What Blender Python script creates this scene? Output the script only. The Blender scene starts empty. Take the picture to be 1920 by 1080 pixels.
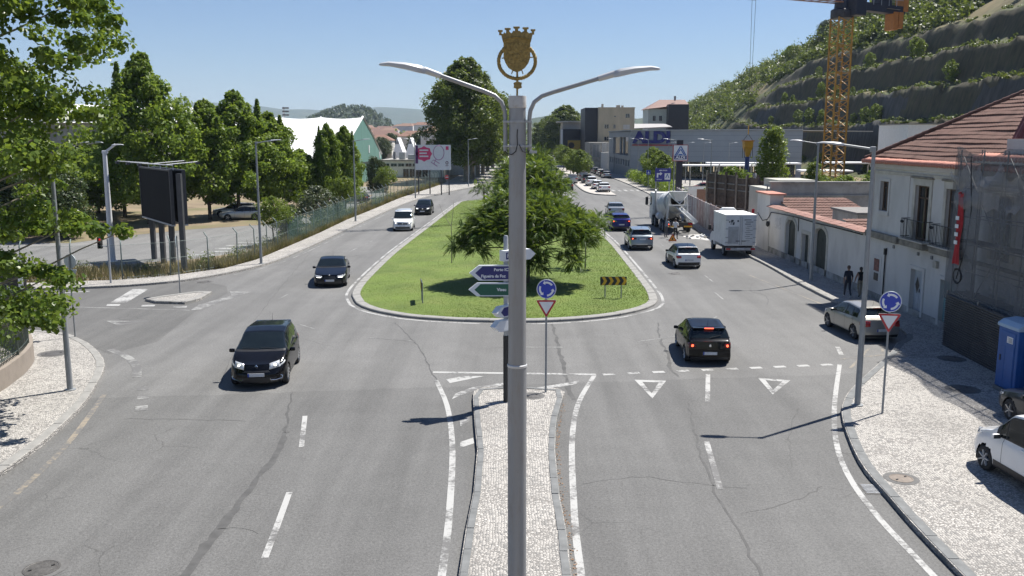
import bpy, bmesh, math, random
import numpy as np
from mathutils import Vector, Matrix, Quaternion
R = math.radians
rng = random.Random(7)
sc = bpy.context.scene
C = sc.collection

cam_d = bpy.data.cameras.new('camera')
cam_d.sensor_width = 36.0
cam_d.lens = 31.69
cam_d.clip_start = 0.1
cam_d.clip_end = 30000
cam = bpy.data.objects.new('camera', cam_d)
C.objects.link(cam)
cam.location = (0, 0, 8.0)
cam.rotation_euler = (R(90 - 9.473), 0, 0)
sc.camera = cam

SUN = Vector((3.62, 2.67, 7.8)).normalized()
world = bpy.data.worlds.new('World')
sc.world = world
world.use_nodes = True
wn = world.node_tree.nodes
wl = world.node_tree.links
wn.clear()
sky_n = wn.new('ShaderNodeTexSky')
sky_n.sky_type = 'NISHITA'
sky_n.sun_disc = False
sky_n.sun_elevation = math.asin(SUN.z)
sky_n.sun_rotation = math.atan2(SUN.x, SUN.y)
sky_n.altitude = 50
sky_n.air_density = 1.0
sky_n.dust_density = 0.05
sky_n.ozone_density = 3.5
bg = wn.new('ShaderNodeBackground')
bg.inputs['Strength'].default_value = 0.05
wo = wn.new('ShaderNodeOutputWorld')
tint_n = wn.new('ShaderNodeMix')
tint_n.data_type = 'RGBA'
tint_n.blend_type = 'MULTIPLY'
tint_n.inputs[0].default_value = 1.0
tint_n.inputs[7].default_value = (0.97, 1.04, 1.22, 1)
wl.new(sky_n.outputs[0], tint_n.inputs[6])
wl.new(tint_n.outputs[2], bg.inputs[0])
wl.new(bg.outputs[0], wo.inputs[0])
sun_d = bpy.data.lights.new('sun', 'SUN')
sun_d.energy = 5.0
sun_d.angle = R(0.53)
sun_d.color = (1.0, 0.955, 0.88)
sun = bpy.data.objects.new('sun', sun_d)
C.objects.link(sun)
sun.rotation_euler = SUN.to_track_quat('Z', 'Y').to_euler()
sun.location = (60, 40, 120)
vs = sc.view_settings
vs.view_transform = 'Standard'
vs.look = 'None'
vs.exposure = 0.82
vs.gamma = 1.0
vs.use_curve_mapping = False
sc.cycles.use_denoising = True
sc.cycles.max_bounces = 6
sc.cycles.transparent_max_bounces = 12
sc.cycles.volume_bounces = 0

MATS = {}
def nmat(name):
    m = bpy.data.materials.new(name)
    m.use_nodes = True
    nt = m.node_tree
    b = nt.nodes.get('Principled BSDF')
    return m, nt, nt.nodes, nt.links, b
def rgba(c): return (c[0], c[1], c[2], 1.0)
def ramp(N, stops):
    r = N.new('ShaderNodeValToRGB')
    e = r.color_ramp.elements
    while len(e) < len(stops): e.new(0.5)
    for k, (p, c) in zip(e, stops):
        k.position = p
        k.color = rgba(c) if hasattr(c, '__len__') else (c, c, c, 1)
    return r
def noise(N, Lk, vec, scale, detail=4, rough=0.55):
    n = N.new('ShaderNodeTexNoise')
    n.inputs['Scale'].default_value = scale
    n.inputs['Detail'].default_value = detail
    n.inputs['Roughness'].default_value = rough
    if vec is not None: Lk.new(vec, n.inputs['Vector'])
    return n
def mixc(N, Lk, f, a, b, mode='MIX'):
    x = N.new('ShaderNodeMix')
    x.data_type = 'RGBA'
    x.blend_type = mode
    for s, v in ((0, f), (6, a), (7, b)):
        if hasattr(v, 'links') or hasattr(v, 'is_linked'): Lk.new(v, x.inputs[s])
        elif s == 0: x.inputs[0].default_value = v
        else: x.inputs[s].default_value = rgba(v)
    return x.outputs[2]
def mathn(N, Lk, op, a, b=None):
    x = N.new('ShaderNodeMath')
    x.operation = op
    for i, v in enumerate((a, b)):
        if v is None: continue
        if hasattr(v, 'is_linked'): Lk.new(v, x.inputs[i])
        else: x.inputs[i].default_value = v
    return x.outputs[0]
def bumpn(N, Lk, h, b, strength=0.3, dist=0.02):
    x = N.new('ShaderNodeBump')
    x.inputs['Strength'].default_value = strength
    x.inputs['Distance'].default_value = dist
    Lk.new(h, x.inputs['Height'])
    Lk.new(x.outputs[0], b.inputs['Normal'])
def M(name, col, rough=0.6, metal=0.0, var=0.12, vscale=3.0, bump=0.0, bscale=40.0, coat=0.0, spec=0.5,
      dirt=None, dscale=1.2, damt=0.5, stretch=None):
    """plain procedural surface: base colour with tonal noise, optional blotches of dirt and fine relief"""
    if name in MATS: return MATS[name]
    m, nt, N, Lk, b = nmat(name)
    tc = N.new('ShaderNodeTexCoord')
    v = tc.outputs['Object']
    if stretch:
        mp = N.new('ShaderNodeMapping')
        mp.inputs['Scale'].default_value = stretch
        Lk.new(v, mp.inputs[0])
        v = mp.outputs[0]
    n = noise(N, Lk, v, vscale)
    r = ramp(N, ((0.3, [c * (1 - var) for c in col]), (0.7, [min(1, c * (1 + var)) for c in col])))
    Lk.new(n.outputs[0], r.inputs[0])
    out = r.outputs[0]
    if dirt:
        d = noise(N, Lk, v, dscale, 6, 0.65)
        dr = ramp(N, ((0.48, 0.0), (0.68, damt)))
        Lk.new(d.outputs[0], dr.inputs[0])
        out = mixc(N, Lk, dr.outputs[0], out, dirt)
    Lk.new(out, b.inputs['Base Color'])
    b.inputs['Roughness'].default_value = rough
    b.inputs['Metallic'].default_value = metal
    b.inputs['Specular IOR Level'].default_value = spec
    b.inputs['Coat Weight'].default_value = coat
    b.inputs['Coat Roughness'].default_value = 0.04
    if bump:
        n2 = noise(N, Lk, v, bscale, 3)
        bumpn(N, Lk, n2.outputs[0], b, bump, 0.02)
    MATS[name] = m
    return m
def emis(name, col, strength):
    if name in MATS: return MATS[name]
    m, nt, N, Lk, b = nmat(name)
    b.inputs['Base Color'].default_value = rgba(col)
    b.inputs['Emission Color'].default_value = rgba(col)
    b.inputs['Emission Strength'].default_value = strength
    MATS[name] = m
    return m
def leafmat(name, dark, mid, light, transl=0.35, rough=0.45):
    m, nt, N, Lk, b = nmat(name)
    a = N.new('ShaderNodeAttribute')
    a.attribute_name = 'tint'
    r = ramp(N, ((0.0, dark), (0.5, mid), (1.0, light)))
    Lk.new(a.outputs['Fac'], r.inputs[0])
    Lk.new(r.outputs[0], b.inputs['Base Color'])
    b.inputs['Roughness'].default_value = rough
    b.inputs['Specular IOR Level'].default_value = 0.35
    t = N.new('ShaderNodeBsdfTranslucent')
    x = mixc(N, Lk, 0.5, r.outputs[0], (0.24, 0.30, 0.03))
    Lk.new(x, t.inputs[0])
    ms = N.new('ShaderNodeMixShader')
    ms.inputs[0].default_value = transl
    Lk.new(b.outputs[0], ms.inputs[1])
    Lk.new(t.outputs[0], ms.inputs[2])
    Lk.new(ms.outputs[0], N['Material Output'].inputs[0])
    MATS[name] = m
    return m
def netmat(name, col, fac):
    """fine woven net: mostly see-through"""
    m, nt, N, Lk, b = nmat(name)
    tc = N.new('ShaderNodeTexCoord')
    n = noise(N, Lk, tc.outputs['Object'], 0.9, 5, 0.6)
    r = ramp(N, ((0.3, fac * 0.75), (0.7, min(1, fac * 1.25))))
    Lk.new(n.outputs[0], r.inputs[0])
    b.inputs['Base Color'].default_value = rgba(col)
    b.inputs['Roughness'].default_value = 0.9
    t = N.new('ShaderNodeBsdfTransparent')
    ms = N.new('ShaderNodeMixShader')
    Lk.new(r.outputs[0], ms.inputs[0])
    Lk.new(t.outputs[0], ms.inputs[1])
    Lk.new(b.outputs[0], ms.inputs[2])
    Lk.new(ms.outputs[0], N['Material Output'].inputs[0])
    MATS[name] = m
    return m
def asphalt(name, base, near=None):
    m, nt, N, Lk, b = nmat(name)
    g = N.new('ShaderNodeNewGeometry')
    p = g.outputs['Position']
    big = noise(N, Lk, p, 0.12, 5, 0.6)
    mid = noise(N, Lk, p, 0.9, 5, 0.65)
    fine = noise(N, Lk, p, 15, 4, 0.8)
    grit = N.new('ShaderNodeTexVoronoi')
    grit.inputs['Scale'].default_value = 34
    Lk.new(p, grit.inputs['Vector'])
    mp = N.new('ShaderNodeMapping')
    mp.inputs['Scale'].default_value = (0.9, 0.05, 1)
    Lk.new(p, mp.inputs[0])
    st = noise(N, Lk, mp.outputs[0], 1.0, 4, 0.6)
    lo = [c * 0.90 for c in base]
    hi = [c * 1.09 for c in base]
    r = ramp(N, ((0.3, lo), (0.7, hi)))
    Lk.new(big.outputs[0], r.inputs[0])
    r2 = ramp(N, ((0.3, 0.93), (0.7, 1.06)))
    Lk.new(mid.outputs[0], r2.inputs[0])
    c1 = mixc(N, Lk, 1.0, r.outputs[0], r2.outputs[0], 'MULTIPLY')
    r3 = ramp(N, ((0.32, 0.84), (0.62, 1.10)))
    Lk.new(st.outputs[0], r3.inputs[0])
    c1 = mixc(N, Lk, 1.0, c1, r3.outputs[0], 'MULTIPLY')
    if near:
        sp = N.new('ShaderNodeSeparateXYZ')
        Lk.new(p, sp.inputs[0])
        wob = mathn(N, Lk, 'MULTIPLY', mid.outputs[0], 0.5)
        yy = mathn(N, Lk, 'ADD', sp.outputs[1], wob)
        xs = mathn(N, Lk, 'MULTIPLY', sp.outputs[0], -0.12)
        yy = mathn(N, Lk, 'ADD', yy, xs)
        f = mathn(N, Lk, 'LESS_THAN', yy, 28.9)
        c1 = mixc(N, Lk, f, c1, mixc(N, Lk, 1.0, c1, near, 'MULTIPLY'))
    rg = ramp(N, ((0.0, 0.5), (0.25, 0.95), (0.6, 1.4)))
    Lk.new(grit.outputs['Distance'], rg.inputs[0])
    c2 = mixc(N, Lk, 0.55, c1, mixc(N, Lk, 1.0, c1, rg.outputs[0], 'MULTIPLY'))
    rf = ramp(N, ((0.3, 0.72), (0.7, 1.28)))
    Lk.new(fine.outputs[0], rf.inputs[0])
    c2 = mixc(N, Lk, 1.0, c2, rf.outputs[0], 'MULTIPLY')
    vo = N.new('ShaderNodeTexVoronoi')
    vo.feature = 'DISTANCE_TO_EDGE'
    vo.inputs['Scale'].default_value = 0.55
    wv = mixc(N, Lk, 0.35, p, noise(N, Lk, p, 1.6, 4).outputs[1], 'ADD')
    Lk.new(wv, vo.inputs['Vector'])
    rc = ramp(N, ((0.0, 1.0), (0.011, 0.0)))
    Lk.new(vo.outputs['Distance'], rc.inputs[0])
    mk = noise(N, Lk, p, 0.16, 3, 0.6)
    rm = ramp(N, ((0.56, 0.0), (0.62, 0.6)))
    Lk.new(mk.outputs[0], rm.inputs[0])
    cr = mathn(N, Lk, 'MULTIPLY', rc.outputs[0], rm.outputs[0])
    c3 = mixc(N, Lk, cr, c2, (0.05, 0.05, 0.048))
    Lk.new(c3, b.inputs['Base Color'])
    b.inputs['Roughness'].default_value = 0.82
    b.inputs['Specular IOR Level'].default_value = 0.4
    bumpn(N, Lk, grit.outputs['Distance'], b, 0.35, 0.01)
    MATS[name] = m
    return m
def cobble(name, light, dark, joint, scale=13.0):
    m, nt, N, Lk, b = nmat(name)
    g = N.new('ShaderNodeNewGeometry')
    p = g.outputs['Position']
    wn_ = noise(N, Lk, p, 0.5, 2)
    pv = mixc(N, Lk, 0.25, p, wn_.outputs[1], 'ADD')
    v = N.new('ShaderNodeTexVoronoi')
    v.inputs['Scale'].default_value = scale
    v.inputs['Randomness'].default_value = 0.62
    Lk.new(pv, v.inputs['Vector'])
    e = N.new('ShaderNodeTexVoronoi')
    e.feature = 'DISTANCE_TO_EDGE'
    e.inputs['Scale'].default_value = scale
    e.inputs['Randomness'].default_value = 0.62
    Lk.new(pv, e.inputs['Vector'])
    sp = N.new('ShaderNodeSeparateColor')
    Lk.new(v.outputs['Color'], sp.inputs[0])
    r = ramp(N, ((0.05, dark), (0.4, light), (1.0, [min(1, c * 1.18) for c in light])))
    Lk.new(sp.outputs[0], r.inputs[0])
    bign = noise(N, Lk, p, 0.35, 5, 0.6)
    rb = ramp(N, ((0.3, 0.82), (0.7, 1.1)))
    Lk.new(bign.outputs[0], rb.inputs[0])
    c = mixc(N, Lk, 1.0, r.outputs[0], rb.outputs[0], 'MULTIPLY')
    re = ramp(N, ((0.05, 1.0), (0.13, 0.0)))
    Lk.new(e.outputs['Distance'], re.inputs[0])
    c = mixc(N, Lk, re.outputs[0], c, joint)
    Lk.new(c, b.inputs['Base Color'])
    b.inputs['Roughness'].default_value = 0.8
    b.inputs['Specular IOR Level'].default_value = 0.3
    bumpn(N, Lk, e.outputs['Distance'], b, 0.8, 0.05)
    MATS[name] = m
    return m
def paintmat(name, col, wear=0.5):
    """road paint worn through to the asphalt"""
    m, nt, N, Lk, b = nmat(name)
    g = N.new('ShaderNodeNewGeometry')
    n = noise(N, Lk, g.outputs['Position'], 7, 6, 0.75)
    n2 = noise(N, Lk, g.outputs['Position'], 0.7, 3, 0.6)
    s = mathn(N, Lk, 'MULTIPLY', n.outputs[0], n2.outputs[0])
    r = ramp(N, ((0.13 + 0.1 * wear, 1.0), (0.19 + 0.14 * wear, 0.0)))
    Lk.new(s, r.inputs[0])
    c = mixc(N, Lk, r.outputs[0], col, (0.125, 0.123, 0.12))
    Lk.new(c, b.inputs['Base Color'])
    b.inputs['Roughness'].default_value = 0.7
    MATS[name] = m
    return m

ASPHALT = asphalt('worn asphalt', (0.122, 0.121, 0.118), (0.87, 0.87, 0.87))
LOT = asphalt('car park asphalt', (0.15, 0.149, 0.145))
COBBLE = cobble('limestone setts', (0.44, 0.42, 0.39), (0.24, 0.235, 0.225), (0.19, 0.18, 0.168), 16.0)
PAVER = M('pale pavement', (0.42, 0.39, 0.36), 0.85, var=0.12, vscale=1.5, bump=0.2, dirt=(0.33, 0.31, 0.28))
KERB = M('kerb concrete', (0.25, 0.245, 0.232), 0.85, var=0.15, vscale=2.5, bump=0.3, bscale=25, dirt=(0.17, 0.165, 0.155))
KERBD = M('dark kerb stone', (0.15, 0.155, 0.155), 0.8, var=0.2, vscale=3, bump=0.3, bscale=25)
WHITEP = paintmat('white road paint', (0.37, 0.37, 0.36), 0.55)
WORNP = paintmat('worn road paint', (0.27, 0.27, 0.26), 0.95)
YELP = paintmat('faded yellow road paint', (0.25, 0.215, 0.165), 0.98)
TAR = M('crack tar', (0.085, 0.085, 0.083), 0.7, var=0.25, vscale=6)
GALV = M('galvanised steel', (0.40, 0.415, 0.43), 0.5, 0.35, var=0.1, vscale=6)
GREYP = M('grey lamp paint', (0.26, 0.275, 0.285), 0.5, 0.2, var=0.08, vscale=5)
POLE = M('weathered aluminium paint', (0.31, 0.32, 0.335), 0.42, 0.35, var=0.07, vscale=2.5, dirt=(0.22, 0.19, 0.16), dscale=5, damt=0.35, stretch=(3, 3, 0.6))
WHITE = M('white paint', (0.78, 0.78, 0.76), 0.5, var=0.05)
BLACK = M('black plastic', (0.018, 0.018, 0.02), 0.45, var=0.2)
RUBBER = M('tyre rubber', (0.022, 0.022, 0.023), 0.85, var=0.2)
ALLOY = M('alloy', (0.46, 0.47, 0.48), 0.32, 0.8, var=0.08)
DARKRIM = M('dark alloy', (0.09, 0.09, 0.095), 0.35, 0.7)
CHROME = M('chrome', (0.75, 0.76, 0.78), 0.12, 1.0, var=0.02)
GLASS = M('car glass', (0.008, 0.012, 0.014), 0.03, var=0.2, spec=0.45)
WGLASS = M('window glass', (0.02, 0.024, 0.027), 0.08, var=0.3, spec=0.8)
HEADL = M('headlamp lens', (0.62, 0.64, 0.66), 0.08, 0.3, var=0.3, vscale=14, spec=0.9)
REDL = M('tail lamp lens', (0.36, 0.012, 0.015), 0.15, var=0.3, vscale=12, spec=0.8)
REDDARK = M('smoked tail lamp lens', (0.10, 0.01, 0.012), 0.15, var=0.3, vscale=12)
REDON = emis('lit tail lamp', (1.0, 0.10, 0.04), 2.2)
HEADON = emis('lit head lamp', (1.0, 0.93, 0.80), 3.0)
AMBER = M('amber lens', (0.6, 0.22, 0.02), 0.2)
PLATE = M('number plate', (0.55, 0.56, 0.58), 0.4, var=0.15, vscale=30)
PBLUE = M('number plate band', (0.02, 0.06, 0.35), 0.4)
BARK = M('bark', (0.11, 0.085, 0.065), 0.9, var=0.35, vscale=6, bump=0.6, bscale=20)
BARKL = M('pale bark', (0.25, 0.215, 0.17), 0.9, var=0.3, vscale=4, bump=0.5, bscale=14)
CONC = M('weathered concrete', (0.33, 0.32, 0.30), 0.9, var=0.16, vscale=1.2, bump=0.3, bscale=18, dirt=(0.12, 0.115, 0.10), dscale=0.9)
PLASTER = M('stained white render', (0.58, 0.56, 0.525), 0.9, var=0.07, vscale=0.8, bump=0.15, bscale=10, dirt=(0.32, 0.30, 0.27), dscale=0.7, damt=0.4, stretch=(1, 1, 0.45))
STONE = M('lime stone trim', (0.50, 0.47, 0.40), 0.9, var=0.14, vscale=2, bump=0.25, bscale=14, dirt=(0.25, 0.23, 0.19), dscale=1.5)
MOULD = M('mouldy stone ledge', (0.22, 0.20, 0.16), 0.95, var=0.35, vscale=3, bump=0.4, bscale=12)
TERRA = M('terracotta tile', (0.145, 0.074, 0.056), 0.9, var=0.45, vscale=2.2, bump=0.2, bscale=20, dirt=(0.11, 0.07, 0.055), dscale=2.2, damt=0.7)
TERRAL = M('new terracotta tile', (0.46, 0.20, 0.145), 0.8, var=0.15, vscale=2.5, bump=0.15)
DTILE = M('dark roof deck', (0.055, 0.04, 0.033), 0.95, var=0.3)  # dark brown of the deck seen between the tile courses
WIRE = M('black cable', (0.012, 0.012, 0.013), 0.6)
IRON = M('black iron', (0.02, 0.021, 0.022), 0.5, 0.4)
DOORG = M('dark green door', (0.022, 0.03, 0.024), 0.6, var=0.3, vscale=5)
SBLUE = M('sign blue', (0.010, 0.040, 0.40), 0.35, var=0.04)
SNAVY = M('direction sign navy', (0.018, 0.022, 0.145), 0.4, var=0.06)
SGREEN = M('direction sign green', (0.006, 0.10, 0.062), 0.4, var=0.06)
SWHITE = M('sign white', (0.70, 0.72, 0.74), 0.4, var=0.04)
SRED = M('sign red', (0.42, 0.015, 0.025), 0.4, var=0.05)
SBACK = M('sign back', (0.35, 0.40, 0.42), 0.5, 0.3)
SYEL = M('sign yellow', (0.72, 0.38, 0.012), 0.45, var=0.05)
GOLD = M('dull gilded casting', (0.31, 0.22, 0.07), 0.5, 0.3, var=0.35, vscale=30, bump=0.4, bscale=60, dirt=(0.07, 0.05, 0.02), dscale=25)

def tag(o, label=None, cat=None, group=None, kind=None):
    if label: o['label'] = label
    if cat: o['category'] = cat
    if group: o['group'] = group
    if kind: o['kind'] = kind
    return o
def thing(name, label, cat, loc=(0, 0, 0), rz=0.0, group=None, scale=None):
    o = bpy.data.objects.new(name, None)
    o.empty_display_size = 0.3
    C.objects.link(o)
    o.location = loc
    o.rotation_euler = (0, 0, rz)
    if scale: o.scale = scale if hasattr(scale, '__len__') else (scale,) * 3
    return tag(o, label, cat, group)
def link(name, me, mats=None, parent=None, loc=(0, 0, 0), rot=(0, 0, 0)):
    o = bpy.data.objects.new(name, me)
    C.objects.link(o)
    if mats is not None:
        if not len(me.materials):
         for m in (mats if isinstance(mats, (list, tuple)) else [mats]): me.materials.append(m)
    o.parent = parent
    o.location = loc
    o.rotation_euler = rot
    return o
def copy_tree(o, parent=None):
    c = o.copy()
    C.objects.link(c)
    c.parent = parent
    for ch in list(o.children): copy_tree(ch, c)
    return c
def dup(root, loc, rz, label, group=None, scale=None):
    c = copy_tree(root)
    c.location = loc
    c.rotation_euler = (0, 0, rz)
    c['label'] = label
    if group: c['group'] = group
    if scale: c.scale = scale if hasattr(scale, '__len__') else (scale,) * 3
    return c
def np_mesh(name, V, F, smooth=False, tint=None):
    """V (n,3) float, F (m,k) int"""
    V = np.asarray(V, np.float32)
    F = np.asarray(F, np.int32)
    me = bpy.data.meshes.new(name)
    me.vertices.add(len(V))
    me.vertices.foreach_set('co', V.ravel())
    k = F.shape[1]
    me.loops.add(F.size)
    me.loops.foreach_set('vertex_index', F.ravel())
    me.polygons.add(len(F))
    me.polygons.foreach_set('loop_start', np.arange(0, F.size, k, dtype=np.int32))
    if smooth: me.polygons.foreach_set('use_smooth', np.ones(len(F), bool))
    if tint is not None:
        a = me.attributes.new('tint', 'FLOAT', 'FACE')
        a.data.foreach_set('value', np.asarray(tint, np.float32))
    me.update(calc_edges=True)
    return me
class B:
    """collects shapes for ONE mesh"""
    def __init__(s): s.v = []; s.f = []; s.m = []; s.mi = 0
    def add(s, vs, fs):
        n = len(s.v)
        s.v += [tuple(x) for x in vs]
        s.f += [tuple(n + i for i in f) for f in fs]
        s.m += [s.mi] * len(fs)
        return s
    def box(s, c, d, rz=0.0, rot=None):
        hx, hy, hz = d[0] / 2, d[1] / 2, d[2] / 2
        P = [Vector((x, y, z)) for z in (-hz, hz) for y in (-hy, hy) for x in (-hx, hx)]
        if rot is not None: P = [rot @ p for p in P]
        elif rz:
            q = Matrix.Rotation(rz, 3, 'Z')
            P = [q @ p for p in P]
        c = Vector(c)
        return s.add([p + c for p in P], [(0, 2, 3, 1), (4, 5, 7, 6), (0, 1, 5, 4), (2, 6, 7, 3), (0, 4, 6, 2), (1, 3, 7, 5)])
    def b2(s, a, b): return s.box([(x + y) / 2 for x, y in zip(a, b)], [abs(y - x) for x, y in zip(a, b)])
    def bar(s, p0, p1, w, h=None):
        p0, p1 = Vector(p0), Vector(p1)
        d = p1 - p0
        q = d.to_track_quat('Z', 'Y').to_matrix()
        return s.box((p0 + p1) / 2, (w, h or w, d.length), rot=q)
    def tube(s, pts, r, n=8, cap=True):
        pts = [Vector(p) for p in pts]
        rs = r if hasattr(r, '__len__') else [r] * len(pts)
        vs, fs = [], []
        up = Vector((0.0123, 0.0217, 1))
        prev = None
        for i, p in enumerate(pts):
            d = (pts[min(i + 1, len(pts) - 1)] - pts[max(i - 1, 0)]).normalized()
            if prev is None:
                a = d.cross(up if abs(d.dot(up.normalized())) < 0.95 else Vector((1, 0.02, 0))).normalized()
            else:
                a = (prev - d * prev.dot(d)).normalized()
            prev = a
            b = d.cross(a)
            for k in range(n):
                t = 2 * math.pi * k / n
                vs.append(p + (a * math.cos(t) + b * math.sin(t)) * rs[i])
        for i in range(len(pts) - 1):
            for k in range(n):
                k2 = (k + 1) % n
                fs.append((i * n + k, i * n + k2, (i + 1) * n + k2, (i + 1) * n + k))
        if cap:
            fs.append(tuple(range(n - 1, -1, -1)))
            fs.append(tuple((len(pts) - 1) * n + k for k in range(n)))
        return s.add(vs, fs)
    def lathe(s, prof, c=(0, 0, 0), n=20, rot=None, caps=True):
        vs, fs = [], []
        c = Vector(c)
        for r, z in prof:
            for k in range(n):
                t = 2 * math.pi * k / n
                p = Vector((r * math.cos(t), r * math.sin(t), z))
                if rot is not None: p = rot @ p
                vs.append(p + c)
        for i in range(len(prof) - 1):
            for k in range(n):
                k2 = (k + 1) % n
                fs.append((i * n + k, i * n + k2, (i + 1) * n + k2, (i + 1) * n + k))
        if caps:
            fs.append(tuple(range(n - 1, -1, -1)))
            fs.append(tuple((len(prof) - 1) * n + k for k in range(n)))
        return s.add(vs, fs)
    def prism(s, poly, z0, z1, rot=None, c=(0, 0, 0)):
        """poly in xy extruded along z (then rotated and moved)"""
        n = len(poly)
        vs = [Vector((x, y, z0)) for x, y in poly] + [Vector((x, y, z1)) for x, y in poly]
        if rot is not None: vs = [rot @ v for v in vs]
        c = Vector(c)
        vs = [v + c for v in vs]
        ar = sum(poly[i][0] * poly[(i + 1) % n][1] - poly[(i + 1) % n][0] * poly[i][1] for i in range(n))
        a, b_ = (tuple(range(n - 1, -1, -1)), tuple(range(n, 2 * n)))
        if ar < 0: a, b_ = a[::-1], b_[::-1]
        fs = [a, b_]
        for i in range(n):
            j = (i + 1) % n
            q = (i, j, n + j, n + i)
            fs.append(q if ar > 0 else q[::-1])
        return s.add(vs, fs)
    def mesh(s, name='mesh', smooth=False):
        me = bpy.data.meshes.new(name)
        me.from_pydata(s.v, [], s.f)
        me.polygons.foreach_set('material_index', s.m)
        if smooth:
            me.polygons.foreach_set('use_smooth', [True] * len(s.f))
        me.update()
        return me
    def build(s, name, mats, parent=None, loc=(0, 0, 0), rot=(0, 0, 0), smooth=False, sharp=None, bevel=0):
        me = s.mesh(name, smooth)
        if smooth: me.set_sharp_from_angle(angle=R(sharp or 40))
        o = link(name, me, mats, parent, loc, rot)
        if bevel:
            md = o.modifiers.new('bevel', 'BEVEL')
            md.width = bevel
            md.segments = 2
            md.limit_method = 'ANGLE'
        return o
XZ = Matrix(((1, 0, 0), (0, 0, -1), (0, 1, 0)))      # drawing plane xy -> xz, facing -y
def text_mesh(body, size, depth=0.004, bold=0.0, align='CENTER'):
    cu = bpy.data.curves.new('lettering', 'FONT')
    cu.body = body
    cu.size = size
    cu.extrude = depth
    cu.offset = bold
    cu.align_x = align
    cu.align_y = 'CENTER'
    cu.resolution_u = 3
    o = bpy.data.objects.new('lettering', cu)
    C.objects.link(o)
    dg = bpy.context.evaluated_depsgraph_get()
    me = bpy.data.meshes.new_from_object(o.evaluated_get(dg))
    bpy.data.objects.remove(o)
    bpy.data.curves.remove(cu)
    return me
def text(body, size, mat_, parent, loc, rot=(R(90), 0, 0), depth=0.004, bold=0.0, align='CENTER', name='lettering', scale=None):
    o = link(name, text_mesh(body, size, depth, bold, align), mat_, parent, loc, rot)
    if scale: o.scale = scale
    return o
def offset_line(pts, d):
    out = []
    n = len(pts)
    for i in range(n):
        a = Vector(pts[max(i - 1, 0)][:2])
        b = Vector(pts[min(i + 1, n - 1)][:2])
        t = (b - a).normalized()
        out.append((pts[i][0] - t.y * d, pts[i][1] + t.x * d))
    return out
def catmull(pts, step=0.5, closed=False):
    P = [Vector(p[:2]) for p in pts]
    n = len(P)
    out = []
    segs = n if closed else n - 1
    for i in range(segs):
        p0 = P[(i - 1) % n] if closed or i > 0 else P[0]
        p1 = P[i]
        p2 = P[(i + 1) % n]
        p3 = P[(i + 2) % n] if closed or i < n - 2 else P[n - 1]
        k = max(1, int((p2 - p1).length / step))
        for j in range(k):
            t = j / k
            q = 0.5 * ((2 * p1) + (p2 - p0) * t + (2 * p0 - 5 * p1 + 4 * p2 - p3) * t * t + (3 * p1 - p0 - 3 * p2 + p3) * t ** 3)
            out.append((q.x, q.y))
    if not closed: out.append((P[-1].x, P[-1].y))
    return out
def strip(b, pts, w, z):
    """flat ribbon w wide along pts"""
    l = offset_line(pts, w / 2)
    r_ = offset_line(pts, -w / 2)
    n = len(pts)
    vs = [(x, y, z) for x, y in r_] + [(x, y, z) for x, y in l]
    b.add(vs, [(i, i + 1, n + i + 1, n + i) for i in range(n - 1)])
    return b
def resample(pts, step):
    P = [Vector(p[:2]) for p in pts]
    out = [P[0]]
    acc = 0.0
    for a, c in zip(P, P[1:]):
        d = (c - a).length
        while acc + d >= step:
            t = (step - acc) / d
            a = a + (c - a) * t
            out.append(a.copy())
            d = (c - a).length
            acc = 0.0
        acc += d
    return out

def sheet(name, poly, z, mat_, parent=None, kind='structure'):
    b = B()
    b.add([(x, y, z) for x, y in poly], [tuple(range(len(poly)))])
    o = b.build(name, mat_, parent)
    if parent is None: tag(o, kind=kind)
    return o
DRY = M('dry ground', (0.20, 0.155, 0.10), 0.95, var=0.3, vscale=0.25, bump=0.4, bscale=3, dirt=(0.12, 0.125, 0.05), dscale=0.15, damt=0.8)
g_ = sheet('ground', [(-9000, -300), (9000, -300), (9000, 12000), (-9000, 12000)], -0.06, DRY)
road = sheet('road', [(-16, 4), (14, 4), (17, 20), (19, 60), (21, 130), (22, 260), (26, 520), (34, 1100), (22, 1100), (2, 520), (-4, 230), (-7, 152),
                      (-14.5, 121), (-16.5, 80), (-17.5, 58), (-24, 49.5), (-90, 47), (-90, 36), (-22, 36), (-17, 31)], 0.0, ASPHALT)
sr = sheet('side_road', [(-60, 45.7), (-22.9, 47.55), (-18.2, 50.8), (-15.6, 48.6), (-14.85, 46.4), (-14.75, 41), (-14.1, 35.0), (-15.1, 32.9), (-17.3, 35.2), (-19.5, 36.7), (-60, 37.7)], 0.003, asphalt('older side road asphalt', (0.098, 0.097, 0.094)))
tag(sr, 'darker older asphalt of the side road')
tag(road, 'worn grey asphalt road around the grass roundabout')
lot = sheet('car_park', [(-90, 52), (-21, 54.5), (-17.5, 60), (-17.2, 100), (-16, 125), (-24, 150), (-90, 150)], -0.02, LOT)
tag(lot, 'asphalt car park behind the wire fence')

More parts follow.
